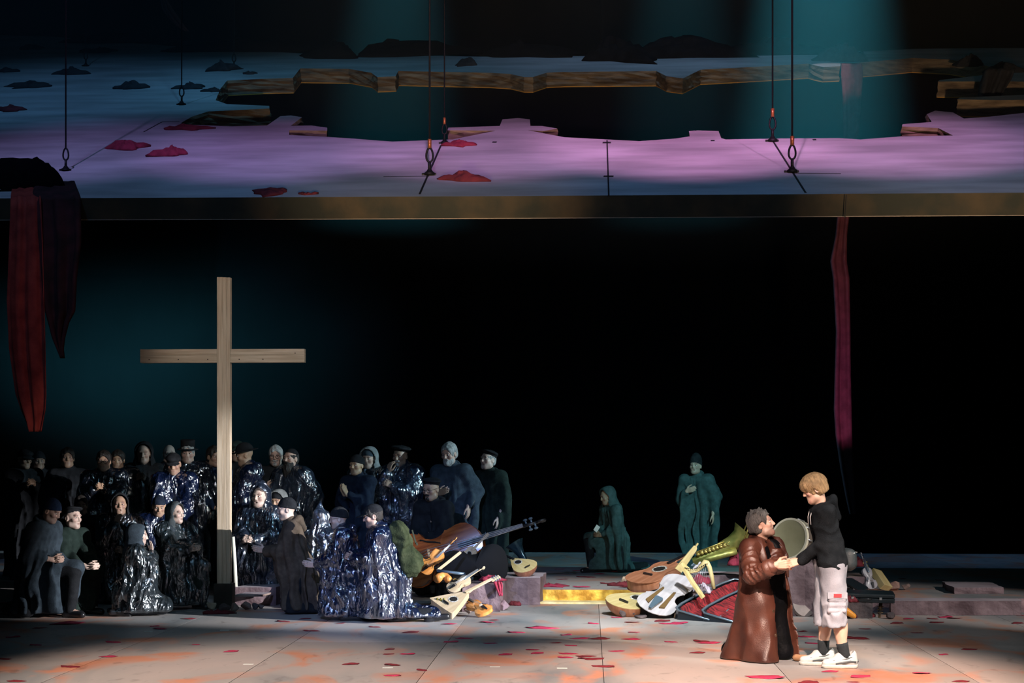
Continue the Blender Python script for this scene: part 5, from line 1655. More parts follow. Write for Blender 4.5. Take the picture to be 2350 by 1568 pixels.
        link('side_stripe', st_.mesh('side_stripe', True), SILV, tr)
        la = MB()
        for i in range(5):
            y_ = -.02 - i * .022; z_ = .125 - i * .0095
            la.tube([(-.03, y_, z_ - .012), (0, y_ - .004, z_ + .008), (.03, y_, z_ - .012)], .0045, 6)
        la.tube([(0, .0, .13), (.03, -.015, .16), (.045, -.005, .125), (0, -.0, .13), (-.035, -.02, .155), (-.045, -.005, .12)], .003, 5)
        link('laces', la.mesh('laces', True), mat('lace_white', (.8, .8, .78), rough=.7), tr)
    # belt bag at his back
    return man, boy, J, boy, A, k, locB, RB
PAIR = main_pair()
_, BOY, JB, _, AB, kB, locB, RB = PAIR
bagc = locB + RB @ (JB['hip'] + Vector((0, .155, .05))) * kB
bag = empty('belt_bag', bagc, R(-86)); tag(bag, 'small dark zipped belt bag at the boy\'s back', 'bag')
bf = Field.box((-.16, -.10, -.14), (.16, .12, .14), .012)
bf.cap((-.06, .01, -.03), (.06, .01, -.03), .06, None, .03); bf.cap((-.06, .01, .03), (.06, .01, .03), .055, None, .03)
link('pouch', bf.mesh('pouch'), mat('bag_nylon', (.012, .02, .024), rough=.6, bump=.2, bscale=80), bag)
zb = MB(); zb.tube([(-.11, .03, .05), (-.05, .072, .055), (.05, .072, .055), (.11, .03, .05)], .004, 6); link('zip', zb.mesh('zip', True), mat('zip_grey', (.4, .42, .42), rough=.35, metal=.7), bag)
bl = MB(); bl.tube([(-.12, -.02, 0), (-.17, -.09, .0), (-.19, -.15, .0)], .012, 6); link('strap', bl.mesh('strap', True), mat('bag_nylon', (.012, .02, .024)), bag)
# ------------------------------------------------------------------ wooden cross
yX = 16.85
cx0 = at(500, 1049, yX).x; cx1 = at(530, 1049, yX).x
zt = at(515, 637, yX).z
cr = empty('wooden_cross', ((cx0 + cx1) / 2, yX, 0)); tag(cr, 'tall plain pale wooden cross standing among the kneeling crowd', 'cross')
PINE = mat('planed_pine', (.42, .32, .22), (.58, .47, .35), scale=3, rough=.6, stretch=(14, 14, .7), bump=.08, bscale=20)
PINEH = mat('planed_pine_arm', (.42, .32, .22), (.58, .47, .35), scale=3, rough=.6, stretch=(.7, 14, 14), bump=.08, bscale=20)
hw = (cx1 - cx0) / 2
def bevel(o, w=.004, seg=2):
    b = o.modifiers.new('bevel', 'BEVEL'); b.width = w; b.segments = seg; b.limit_method = 'ANGLE'
    return o
for i, (a, b) in enumerate(((-hw, -hw * .12), (-hw * .12, hw * .42), (hw * .42, hw))):       # the post is glued up from three staves
    m_ = MB(); m_.box((a + .0005, -.045, .0), (b - .0005, .045, zt - .002 * i)); bevel(m_.build('post_stave', PINE, cr), .002)
za, zb = at(515, 833, yX).z, at(515, 802, yX).z
xl, xr = at(324, 815, yX).x - cr.location.x, at(700, 818, yX).x - cr.location.x
for a, b in ((xl, -hw - .001), (hw + .001, xr)):
    m_ = MB(); m_.box((a, -.042, za), (b, .042, (za + zb) / 2 + .01)); bevel(m_.build('arm_board', PINEH, cr), .002)
    m_ = MB(); m_.box((a, -.042, (za + zb) / 2 + .011), (b, .042, zb)); bevel(m_.build('arm_board', PINEH, cr), .002)
NAIL = mat('nail_dark', (.03, .025, .02), rough=.5, metal=.6)
for x in (xl + .1, xl + .42, -hw - .1, hw + .1, hw + .36, xr - .1):
    m_ = MB(); m_.lathe([(.001, 0), (.006, 0), (.006, .004), (.001, .004)], 8, M=Matrix.Translation((x, -.042, za + (.035 if int(x * 100) % 2 else .10))) @ Matrix.Rotation(R(90), 4, 'X')); m_.build('nail_head', NAIL, cr)
sk = MB(); sk.box((-hw - .03, -.075, 0), (hw + .03, .075, .27)); bevel(sk.build('dark_socket', mat('socket_wood', (.018, .013, .010), (.035, .025, .018), scale=8, rough=.8), cr), .006)

# ------------------------------------------------------------------ rocks, slabs and rubble
STONE = mat('rubble_stone', (.13, .085, .075), (.33, .24, .20), scale=6, rough=.85, bump=.7, bscale=24)
STONE_D = mat('rubble_dark', (.045, .036, .04), (.12, .09, .09), scale=6, rough=.85, bump=.7, bscale=24)
STONE_P = mat('rubble_pale', (.34, .24, .17), (.58, .44, .32), scale=6, rough=.8, bump=.5, bscale=24)
MAUVE = mat('mauve_slab', (.085, .052, .058), (.21, .145, .155), scale=5, rough=.8, bump=.7, bscale=20, world=True)
PALETOP = mat('pale_slab_top', (.34, .28, .31), (.50, .43, .46), scale=3, rough=.7, world=True)
def rock_mesh(name, sx, sy, sz, seed):
    rg = random.Random(seed)
    bm = bmesh.new()
    pts = []
    for i in range(16):
        v = Vector((rg.gauss(0, 1), rg.gauss(0, 1), rg.gauss(0, 1))).normalized() * rg.uniform(.85, 1.0)
        pts.append((v.x * sx / 2, v.y * sy / 2, max(0, v.z * .5 + .5) * sz))
    for p in pts: bm.verts.new(p)
    r_ = bmesh.ops.convex_hull(bm, input=bm.verts)
    for v in [v for v in bm.verts if not v.link_faces]: bm.verts.remove(v)
    zmin = min(v.co.z for v in bm.verts)
    for v in bm.verts: v.co.z -= zmin
    me = bpy.data.meshes.new(name); bm.to_mesh(me); bm.free()
    return me
def rock(px, py, wpx, hpx, m, label, seed, z=0.0, dp=.8, cat='stone', rz=0.0):
    p = ground(px, py, z); s_ = F / p.y
    w, h = wpx / s_, hpx / s_
    o = link('stone', rock_mesh('stone', w, w * dp, h, seed), m)
    o.location = (p.x, p.y + w * dp * .45, z); o.rotation_euler = (0, 0, rz)
    bevel(o, .004, 1)
    tag(o, label, cat, 'broken stones of the floor')
    return o
rock(464, 1399, 34, 24, STONE_P, 'pale split wooden-looking block at the foot of the cross, left', 1)
rock(484, 1401, 26, 24, STONE_P, 'pale rock touching the cross socket on its left', 2)
rock(512, 1404, 36, 22, STONE_D, 'dark rock leaning on the front of the cross socket', 3)
rock(536, 1405, 26, 26, STONE, 'grey cracked rock just right of the cross socket', 4)
rock(562, 1402, 30, 24, STONE, 'brown stacked brick-like stone under the pale tilted slab', 5)
rock(585, 1401, 22, 22, STONE_D, 'dark stone under the right end of the pale tilted slab', 6)
rock(598, 1399, 16, 14, STONE, 'small grey stone right of the pale tilted slab', 7)
rock(652, 1393, 28, 26, STONE_D, 'dark rubble block beside the brown-cloaked man', 8)
def flat_slab(name, pxs, y0, y1, z0, z1, mt, ms, label, jit=.02, seed=3, rot=0.0, cat='slab'):
    """a plate of broken floor between two image columns, from depth y0 to y1"""
    a, b = gx(pxs[0], y0), gx(pxs[1], y0)
    o = slab_poly([(a, y0), (b, y0 + .03), (b + .04, y1), (a + .05, y1 + .02)], z0, z1, name, mt, ms, None, jit, seed)
    tag(o, label, cat, 'slabs of broken floor')
    return o
flat_slab('broken_slab', (540, 632), 17.15, 17.75, 0.002, .20, PALETOP, MAUVE, 'dark mauve slab right of the cross, before the plastic-hooded man', seed=11)
o = flat_slab('broken_slab', (539, 600), 16.72, 17.05, .135, .155, PALETOP, STONE, 'thin pale tilted slab propped on stones right of the cross', seed=12)
flat_slab('broken_slab', (1132, 1240), 17.35, 18.2, PZ + .001 if False else .002, .30, PALETOP, MAUVE, 'mauve slab under the lute, at the left end of the gold step', seed=13)
flat_slab('broken_slab', (1062, 1146), 16.55, 17.2, .002, .29, MAUVE, MAUVE, 'rough mauve block hung with crimson cloth behind the orange violin', seed=14, jit=.03)
rock(1222, 1334, 30, 22, STONE_P, 'pale round-faced stone on the gold step, right one of two', 21, PZ)
rock(1203, 1338, 24, 15, STONE, 'brown angular stone on the gold step, left one of two', 22, PZ)
rock(1152, 1402, 40, 34, mat('mauve_rock', (.15, .09, .11), (.30, .20, .22), scale=7, rough=.85, bump=.8, bscale=26), 'crumpled mauve rock right of the orange violin', 23)
rock(1074, 1411, 24, 22, STONE, 'brown squarish stone left of the orange violin', 24)
rock(1436, 1343, 24, 24, STONE_P, 'pale upright stone on the platform left of the brown guitar', 25, PZ)
rock(1430, 1418, 22, 22, STONE_D, 'dark pyramid stone in front of the lute, left one of two', 26)
rock(1449, 1418, 26, 24, STONE_D, 'dark pyramid stone in front of the lute, right one of two', 27)
rock(1468, 1421, 40, 12, STONE_D, 'low flat dark stone before the white cello', 28)
rock(1493, 1419, 26, 22, STONE, 'grey brown stone under the foot of the white cello', 29)
rock(1540, 1419, 32, 28, STONE, 'rough stone between white cello and open violin case', 30)
rock(1475, 1408, 24, 14, STONE_D, 'dark reddish stone tucked under the lute', 31)
rock(2052, 1357, 34, 32, mat('brick_rock', (.24, .13, .10), (.36, .23, .18), scale=6, rough=.85, bump=.6, bscale=24), 'big brown angular rock on the platform right of the wooden box', 32, PZ)
rock(2080, 1355, 26, 18, STONE, 'smaller brown rock behind the big angular one', 33, PZ)
rock(2046, 1422, 28, 20, STONE_D, 'black block at the right end of the fallen dark plank', 34)
flat_slab('broken_slab', (1568, 1700), 17.05, 17.6, .002, .36, PALETOP, MAUVE, 'long pinkish slab behind the harp', seed=15, jit=.02)
flat_slab('broken_slab', (1930, 1986), 16.9, 17.5, PZ, .36, STONE, MAUVE, 'brown mauve block right behind the boy', seed=16, jit=.03)
flat_slab('broken_slab', (2045, 2346), 16.42, 16.74, .002, .15, PALETOP, MAUVE, 'long splintered mauve slab along the right edge of the platform', seed=17, jit=.02)
flat_slab('broken_slab', (2190, 2305), 17.3, 18.1, PZ + .001, PZ + .07, PALETOP, MAUVE, 'loose pale floor plate lying on the platform at far right', seed=18, jit=.02)
flat_slab('broken_slab', (1895, 2004), 16.05, 16.4, .002, .17, MAUVE, STONE_D, 'dark mauve slab in front of the black violin case', seed=19, jit=.02)
flat_slab('broken_slab', (1790, 1905), 16.25, 16.9, .002, .545, MAUVE, MAUVE, 'mauve rubble block between the man and the boy', seed=20, jit=.03)

# ------------------------------------------------------------------ instruments
VW = mat('varnish_red', (.20, .045, .012), (.38, .11, .03), scale=4, rough=.22, stretch=(6, .6, 1), coat=.6)
VO = mat('varnish_orange', (.50, .17, .035), (.72, .32, .09), scale=4, rough=.25, stretch=(6, .6, 1), coat=.6)
VB = mat('varnish_brown', (.26, .095, .045), (.42, .18, .10), scale=4, rough=.4, stretch=(6, .6, 1))
RAWW = mat('raw_maple', (.42, .31, .18), (.55, .43, .28), scale=4, rough=.55, stretch=(6, .6, 1))
PALEY = mat('pale_spruce', (.50, .38, .15), (.62, .50, .25), scale=4, rough=.45, stretch=(8, .6, 1))
IVORY = mat('bleached_wood', (.38, .35, .37), (.50, .47, .49), scale=4, rough=.35, stretch=(6, .6, 1), coat=.2)
EBON = mat('ebony', (.012, .012, .014), rough=.3, spec=.5)
BLUEG = mat('steel_blue_fitting', (.10, .15, .20), rough=.3, metal=.3)
BLACKV = mat('black_lacquer', (.002, .002, .0025), (.004, .004, .0045), scale=5, rough=.55, spec=.12)
STRING = mat('string_steel', (.55, .56, .58), rough=.3, metal=.8)
BRASS = mat('old_brass', (.34, .27, .06), (.62, .50, .16), scale=6, rough=.32, metal=.85)
VIO = [(0, .0), (.008, .07), (.03, .16), (.08, .235), (.14, .275), (.21, .29), (.28, .28), (.335, .25), (.352, .262), (.366, .232), (.40, .185), (.46, .158), (.52, .155), (.58, .170), (.615, .19), (.632, .213), (.648, .205), (.69, .215), (.76, .232), (.82, .235), (.88, .218), (.93, .175), (.97, .115), (.99, .06), (1.0, .0)]
GUI = [(0, .0), (.01, .1), (.04, .2), (.1, .30), (.18, .355), (.28, .375), (.38, .35), (.47, .29), (.55, .245), (.61, .235), (.68, .25), (.76, .275), (.84, .275), (.91, .24), (.96, .17), (.985, .1), (1, .0)]
LUT = [(0, .0), (.01, .10), (.04, .20), (.1, .30), (.2, .375), (.3, .40), (.42, .385), (.55, .33), (.68, .25), (.8, .165), (.9, .10), (.96, .06), (1, .0)]
BAL = [(0, .0), (.004, .20), (.012, .42), (.03, .44), (.25, .36), (.5, .25), (.75, .13), (.92, .05), (1, .0)]
def outline(prof, L):
    r_ = [(w * L, t * L) for t, w in prof]
    return r_ + [(-x, y) for x, y in r_[-2:0:-1]]
def plate(prof, L, arch, z, thick=.004, rings=(1, .94, .8, .6, .35, .12)):
    """a slightly arched board following the outline"""
    O = outline(prof, L); n = len(O); mid = L * .48
    vs = []; fs = []
    for k, r_ in enumerate(rings):
        zz = z + arch * (1 - r_ ** 2)
        for x, y in O: vs.append((x * r_, mid + (y - mid) * r_, zz))
    for k in range(len(rings) - 1):
        for i in range(n): fs.append((k * n + i, k * n + (i + 1) % n, (k + 1) * n + (i + 1) % n, (k + 1) * n + i))
    c = len(vs); vs.append((0, mid, z + arch))
    k = (len(rings) - 1) * n
    for i in range(n): fs.append((k + i, k + (i + 1) % n, c))
    return vs, fs
def make_instr(name, prof, L, mt, ms, depth, neckL, headL, neckw, arch=.0, fh='f', fitting=EBON, fboard=EBON, hole=None, bridge=.36, bowl=False, nstr=4, neckm=None, headst='scroll', tail=True, strings=True, nopegs=False, fhmat=None):
    """body bottom at the origin, neck along +Y, soundboard facing +Z"""
    e = empty(name)
    O = outline(prof, L); n = len(O)
    ov = .006 * L / .36
    # ribs and back
    mb = MB()
    if bowl:
        rings = [(1 - .02 * i if i < 2 else math.cos(i / 9 * PI / 2), -depth * math.sin(i / 9 * PI / 2)) for i in range(10)]
        vs = []; mid = L * .4
        for r_, z in rings:
            for x, y in O: vs.append((x * r_, mid + (y - mid) * (r_ * .9 + .1), z))
        fs = [(k * n + i, k * n + (i + 1) % n, (k + 1) * n + (i + 1) % n, (k + 1) * n + i) for k in range(9) for i in range(n)]
        mb.add(vs, fs)
    else:
        sh = .97
        vs = [(x * sh, L * .02 + y * .965, 0) for x, y in O] + [(x * sh, L * .02 + y * .965, -depth) for x, y in O]
        mb.add(vs, [(i, (i + 1) % n, n + (i + 1) % n, n + i) for i in range(n)])
        v2, f2 = plate(prof, L, -arch * .8, -depth); mb.add(v2, f2)
    mb.build('ribs_and_back', ms, e, 'auto')
    mb = MB(); v1, f1 = plate(prof, L, arch, .004 * L / .36); mb.add(v1, f1)
    v1, f1 = plate(prof, L, 0, 0, rings=(1, .9)); mb.add(v1, f1[:len(O)])
    m2 = [(x, y, 0) for x, y in O] + [(x, y, .004 * L / .36) for x, y in O]
    mb.add(m2, [(i, (i + 1) % n, n + (i + 1) % n, n + i) for i in range(n)])
    top = mb.build('soundboard', mt, e, 'auto')
    zt_ = .004 * L / .36 + arch
    DARKH = fhmat or mat('sound_hole_dark', (.006, .005, .004), rough=.9)
    if fh == 'f':
        for sx in (-1, 1):
            m_ = MB(); pts = [(sx * L * (.085), L * .56), (sx * L * .098, L * .535), (sx * L * .115, L * .50), (sx * L * .13, L * .455), (sx * L * .15, L * .41), (sx * L * .172, L * .375), (sx * L * .178, L * .35)]
            m_.tube([(x, y, zt_ * .80 + arch * .06) for x, y in pts], [.012 * L, .008 * L, .010 * L, .011 * L, .010 * L, .008 * L, .013 * L], 8, True, .5); m_.build('f_hole', DARKH, top, True)
    elif fh == 'slot':
        for sx in (-1, 1):
            m_ = MB(); m_.prism([(sx * L * .085, L * .13), (sx * L * .155, L * .17), (sx * L * .105, L * .56), (sx * L * .075, L * .54)], zt_ * .55, zt_ + .002); m_.build('f_hole', DARKH, top)
    elif fh == 'round':
        hy_ = hole or .62
        m_ = MB(); m_.lathe([(.001, 0), (.105 * L, 0), (.105 * L, .002), (.001, .0022)], 24, (0, hy_ * L, zt_ - .0005)); m_.build('sound_hole', DARKH, top)
        m_ = MB(); m_.lathe([(.105 * L, 0), (.105 * L, .003), (.135 * L, .003), (.135 * L, 0)], 24, (0, hy_ * L, zt_ - .0005)); m_.build('rosette', mat('rosette_white', (.7, .68, .62), (.1, .08, .06), scale=60, rough=.5), top)
    # neck, fingerboard, head
    nz = zt_ + .01 * L / .36
    m_ = MB(); m_.tube([(0, L * .97, -depth * .18), (0, L + neckL * .15, 0), (0, L + neckL, 0)], [neckw * .62, neckw * .52, neckw * .45], 10, True, .75)
    nk = m_.build('neck', neckm or ms, e, 'auto')
    if fboard is not None:
        m_ = MB(); fl_ = L * (.74 if fh == 'f' or fh == 'slot' else .86)
        m_.prism([(-neckw * .62, fl_), (neckw * .62, fl_), (neckw * .45, L + neckL), (-neckw * .45, L + neckL)], nz * .75, nz + .004); m_.build('fingerboard', fboard, nk)
    if headst == 'scroll':
        m_ = MB(); a = L + neckL
        sp = [(0, a, 0), (0, a + headL * .45, -.01 * L), (0, a + headL * .75, -.03 * L)]
        m_.tube(sp, [neckw * .46, neckw * .4, neckw * .34], 8)
        for i in range(14):
            t = i / 13; an = t * 3.4 * PI; rr = headL * .22 * (1 - t * .8)
        cy, cz = a + headL * .88, -.02 * L
        sc_ = [(0, cy + headL * .24 * (1 - t * .8) * math.cos(3.6 * PI * t - 1.6), cz + headL * .24 * (1 - t * .8) * math.sin(3.6 * PI * t - 1.6)) for t in [i / 18 for i in range(19)]]
        m_.tube(sc_, [neckw * .34 * (1 - .35 * i / 18) for i in range(19)], 8)
        hd_ = m_.build('scroll', neckm or ms, nk, True)
        for i in range(0 if nopegs else 4):
            y_ = a + headL * (.14 + .14 * i); sx = 1 if i % 2 else -1
            m_ = MB(); m_.tube([(0, y_, -.01 * L), (sx * neckw * 1.1, y_, -.01 * L)], .010 * L, 6); m_.ball((sx * neckw * 1.35, y_, -.01 * L), (.014 * L, .026 * L, .020 * L), 8, 5); m_.build('peg', fitting, hd_, True)
    elif headst == 'flat':
        a = L + neckL; m_ = MB()
        m_.prism([(-neckw * .5, a), (neckw * .5, a), (neckw * .85, a + headL * .25), (neckw * .75, a + headL), (-neckw * .75, a + headL), (-neckw * .85, a + headL * .25)], -.018, .0)
        hd_ = m_.build('headstock', neckm or ms, nk)
        for i in range(6):
            y_ = a + headL * (.3 + .25 * (i % 3)); sx = 1 if i < 3 else -1
            m_ = MB(); m_.tube([(sx * neckw * .4, y_, -.008), (sx * neckw * 1.25, y_, -.008)], .004, 6); m_.ball((sx * neckw * 1.35, y_, -.008), (.008, .010, .006), 8, 5); m_.ball((sx * neckw * .4, y_, .002), .006, 8, 5); m_.build('tuner', BLUEG, hd_, True)
    # bridge, tailpiece, strings
    bh = .09 * L if fh in ('f', 'slot') else .018
    by = L * bridge
    m_ = MB()
    if fh in ('f', 'slot'): m_.prism([(-.06 * L, 0), (-.035 * L, 0), (-.02 * L, bh * .3), (.02 * L, bh * .3), (.035 * L, 0), (.06 * L, 0), (.055 * L, bh * .75), (0, bh), (-.055 * L, bh * .75)], -.006 * L, .006 * L, M=Matrix.Translation((0, by, zt_)) @ Matrix.Rotation(R(90), 4, 'X'))
    else: m_.box((-.10 * L, by - .015 * L, zt_ - .001), (.10 * L, by + .015 * L, zt_ + bh))
    if bridge > 0: m_.build('bridge', fitting if fh == 'round' else RAWW, e)
    if tail and fh in ('f', 'slot'):
        m_ = MB(); m_.prism([(-.022 * L, L * .03), (.022 * L, L * .03), (.062 * L, L * .27), (.045 * L, L * .295), (-.045 * L, L * .295), (-.062 * L, L * .27)], 0, .022 * L, M=Matrix.Translation((0, 0, zt_ * .9 + .004)) @ Matrix.Rotation(R(4), 4, 'X'))
        m_.build('tailpiece', fitting, e)
    if strings:
        for i in range(nstr):
            x = (i - (nstr - 1) / 2) / max(1, nstr - 1)
            m_ = MB(); y0_ = L * .28 if fh in ('f', 'slot') else by
            m_.tube([(x * .07 * L, y0_, zt_ + .03 * L if fh in ('f', 'slot') else zt_ + bh), (x * .085 * L, by, zt_ + bh), (x * neckw * .8, L + neckL, nz + .006)], .0016 * max(1, L / .5), 5)
            m_.build('string', STRING, e, True)
    return e
def place(e, P0, P1, nrm, L, roll=0.0, off=0.0):
    """lay the long axis from P0 (body end) to P1, soundboard towards nrm"""
    P0 = Vector(P0); P1 = Vector(P1)
    y = (P1 - P0).normalized(); z = Vector(nrm); z = (z - y * z.dot(y)).normalized(); x = y.cross(z)
    k = (P1 - P0).length / L
    M = Matrix((x, y, z)).transposed().to_4x4(); M.translation = P0
    e.matrix_world = M @ Matrix.Diagonal((k, k, k, 1))
    return e
IG = 'instruments in the rubble'
def inst(e, label, cat): return tag(e, label, cat, IG)
TC = Vector((0, -1, 0)); UPV = Vector((0, 0, 1))
# left pile
e = make_instr('double_bass', VIO, 1.12, VW, VW, .16, .52, .24, .048, arch=.035, fitting=BLUEG, fboard=mat('grey_fingerboard', (.10, .12, .15), rough=.35), neckm=EBON, bridge=.42)
inst(place(e, at(905, 1300, 17.75), at(1246, 1194, 17.6), (.05, -1, .22), 1.88), 'big varnished double bass leaning with its neck rising to the right', 'double bass')
e = make_instr('cello', VIO, .76, BLACKV, BLACKV, .12, .10, .05, .03, arch=.03, fh=None, fboard=None, strings=False, tail=False, bridge=0, nopegs=True, headst=None)
inst(place(e, at(1166, 1292, 17.0), at(1008, 1303, 16.98), (.02, -1, .12), .76), 'matt black cello body lying on its side in front of the double bass', 'cello')
e = make_instr('guitar', GUI, .36, RAWW, RAWW, .08, .24, .13, .038, fh='round', headst='flat', fboard=RAWW, strings=False)
inst(place(e, at(1058, 1290, 17.42), at(1121, 1225, 17.40), (.1, -1, .2), .73), 'pale guitar headstock with red specks poking up behind the black cello', 'guitar')
e = make_instr('violin', VIO, .36, VO, VO, .035, .135, .10, .020, arch=.016, fboard=mat('grey_fingerboard', (.10, .12, .15)))
inst(place(e, at(966, 1312, 16.75), at(1047, 1236, 16.7), (.5, -.8, .3), .595), 'orange violin whose scroll rises between backpack and double bass', 'violin')
pl = MB(); pl.box((-.022, 0, -.012), (.022, .62, .012)); o = pl.build('wooden_stick', RAWW); bevel(o, .004); o.matrix_world = (lambda e_: e_)(o.matrix_world)
place(o, at(1004, 1310, 16.45), at(1057, 1268, 16.75), (.2, -1, .5), .62); inst(o, 'flat pale wooden stick leaning against the black cello', 'stick')
e = make_instr('lute', LUT, .46, PALEY, VB, .17, .10, .10, .026, fh='round', hole=.66, bridge=.22, bowl=True, headst='flat', neckm=EBON, strings=False)
inst(place(e, at(1221, 1308, 17.5), at(1152, 1272, 17.85), (.10, -.62, .78), .66), 'pale round-backed lute tilted on the mauve slab right of the black cello', 'lute')
e = make_instr('violin', VIO, .30, RAWW, RAWW, .03, .13, .09, .018, arch=.014, fboard=BLUEG, fhmat=mat('pale_slot', (.4, .3, .2)))
inst(place(e, at(1030, 1356, 16.15), at(1111, 1302, 16.4), (-.15, -.75, .65), .52), 'small unvarnished violin with grey fingerboard resting on the mauve block', 'violin')
e = make_instr('balalaika', BAL, .36, RAWW, RAWW, .07, .28, .10, .024, fh='round', hole=.45, headst='flat', fboard=RAWW, strings=False, bridge=.2)
inst(place(e, at(1010, 1392, 15.85), at(1146, 1322, 16.35), (-.25, -.7, .6), .74), 'pale triangular balalaika with its neck pointing up right', 'balalaika')
e = make_instr('violin', VIO, .36, VO, VO, .038, .13, .09, .02, arch=.018)
inst(place(e, at(1120, 1404, 15.95), at(1050, 1368, 16.35), (.10, -.66, .74), .58), 'glossy orange violin lying at the floor edge of the left pile', 'violin')
hb = MB(); hb.lathe([(.035, 0), (.037, .08), (.045, .16), (.065, .23), (.105, .29), (.11, .295), (.10, .288), (.06, .22), (.04, .15), (.03, 0)], 26); o = hb.build('horn_bell', mat('dark_teal_metal', (.02, .05, .07), rough=.22, metal=.6), None, True)
place(o, at(1212, 1300, 18.1), at(1180, 1247, 18.15), (0, -1, .1), .295); o.matrix_world = o.matrix_world @ Matrix.Rotation(R(-90), 4, 'X'); inst(o, 'dark blue-green horn bell behind the lute', 'horn')
tb = MB(); tb.tube([(0, 0, 0), (.02, .05, .02), (.05, .09, .03), (.10, .10, .02), (.13, .06, 0), (.12, .01, -.01)], [.05, .05, .048, .045, .04, .035], 14); o = tb.build('wooden_horn', VO, None, True); o.location = at(1003, 1330, 16.3); o.scale = (.9, .9, .9); inst(o, 'curved orange wooden horn half hidden by the backpack', 'horn')
bx_ = MB(); bx_.box((0, 0, 0), (.36, .16, .07)); o = bx_.build('instrument_case', BLACKV); bevel(o, .012, 3); o.location = at(1004, 1345, 16.55); o.location.z = at(1004, 1338, 16.55).z; o.rotation_euler = (0, 0, R(6)); inst(o, 'flat black case with a gold inscription under the small violin', 'case')
tx = MB()
for i in range(9): tx.tube([(.10 + i * .014, -.003, .034 + .006 * math.sin(i * 2.1)), (.107 + i * .014, -.003, .044 - .006 * math.cos(i * 1.7))], .002, 5)
tx.build('gold_inscription', mat('gold_print', (.7, .45, .12), rough=.4, metal=.5), o)
st_ = MB(); st_.tube([(0, 0, 0), (.30, -.02, -.035)], .016, 8); o = st_.build('dark_stick', BLUEG, None, True); o.location = at(1003, 1310, 16.4); inst(o, 'dark blue fingerboard stick over the black case', 'stick')
tr = MB(); tr.tube([(0, 0, 0), (.18, 0, .01), (.26, .02, .02), (.28, .05, .04), (.24, .06, .06), (.06, .03, .05)], .011, 8); tr.lathe([(.011, 0), (.014, .06), (.024, .11), (.05, .15), (.055, .152)], 16, M=Matrix.Translation((0, 0, 0)) @ Matrix.Rotation(R(-90), 4, 'Y'))
for i in range(3): tr.tube([(.10 + i * .035, .01, -.02), (.10 + i * .035, .02, .09)], .012, 8); tr.ball((.10 + i * .035, .02, .10), .012, 8, 5)
o = tr.build('trumpet', BRASS, None, True); o.location = at(982, 1372, 15.95); o.location.z = .09; o.rotation_euler = (R(10), 0, R(-10)); inst(o, 'small dull brass trumpet between the kneeling leg and balalaika', 'trumpet')
# right pile
e = make_instr('guitar', GUI, .60, VB, VB, .11, .18, .12, .03, fh='round', hole=.64, headst='flat', strings=False)
inst(place(e, at(1453, 1338, 17.0), at(1592, 1268, 17.6), (-.22, -.30, .92), .90), 'reddish brown guitar lying tilted, its ribs facing the audience', 'guitar')
nk = MB(); nk.prism([(-.055, 0), (.055, 0), (.040, .36), (.028, .40), (.012, .405), (.010, .46), (-.010, .46), (-.012, .405), (-.028, .40)], -.02, .02); o = nk.build('cello_neck', PALEY); bevel(o, .005)
place(o, at(1556, 1310, 16.95), at(1602, 1247, 16.95), (.3, -1, .2), .46); inst(o, 'loose pale yellow instrument neck standing up from the right pile', 'neck')
e = make_instr('cello', VIO, .72, IVORY, BLACKV, .11, .20, .10, .034, arch=.025, fh='slot', fitting=BLUEG, fboard=None, neckm=IVORY, bridge=0, strings=False, fhmat=mat('slot_brown', (.13, .075, .025), rough=.6))
inst(place(e, at(1488, 1405, 15.95), at(1602, 1296, 16.65), (-.10, -.72, .62), .98), 'bleached white cello leaning back with brown sound slots and blue tailpiece', 'cello')
e = make_instr('lute', LUT, .50, PALEY, VB, .15, .12, .08, .03, fh='round', hole=.6, bridge=.25, bowl=True, headst=None, strings=False)
inst(place(e, at(1408, 1390, 16.1), at(1520, 1356, 16.6), (-.05, -.36, .93), .62), 'yellow round-backed lute lying flat left of the white cello', 'lute')
# hand harp
hp = empty('hand_harp', (0, 0, 0)); inst(hp, 'small pale yellow hand harp with a curved neck', 'harp')
yH = 16.05
H3 = lambda px, py, dy=0: at(px, py, yH + dy)
m_ = MB(); m_.tube([H3(1563, 1293), H3(1590, 1338), H3(1614, 1372)], [.034, .034, .032], 6, True, .6); m_.build('sound_box', PALEY, hp)
m_ = MB(); m_.tube([H3(1563, 1292, .02), H3(1572, 1302, .02), H3(1586, 1312, .02), H3(1600, 1310, .02), H3(1612, 1298, .02), H3(1618, 1290, .02), H3(1625, 1292, .02)], [.026, .03, .026, .024, .03, .034, .03], 8, True, .6); m_.build('harp_neck', PALEY, hp, True)
m_ = MB(); m_.tube([H3(1622, 1290, .02), H3(1628, 1302, .02), H3(1634, 1325, .02), H3(1638, 1352, .02)], [.03, .03, .026, .024], 6, True, .7); m_.build('pillar', PALEY, hp, True)
for i in range(12):
    t = i / 11
    a = H3(1572 + 46 * t, 1306 + 6 * math.sin(t * PI) - 8 * t, .01); b = H3(1585 + 38 * t, 1330 + 22 * (1 - abs(t - .45)), .01)
    m_ = MB(); m_.tube([a, b], .0016, 5); m_.build('string', STRING, hp, True)
    m_ = MB(); m_.ball(a + Vector((0, -.03, .012)), .007, 8, 5); m_.build('tuning_pin', NAIL, hp, True)
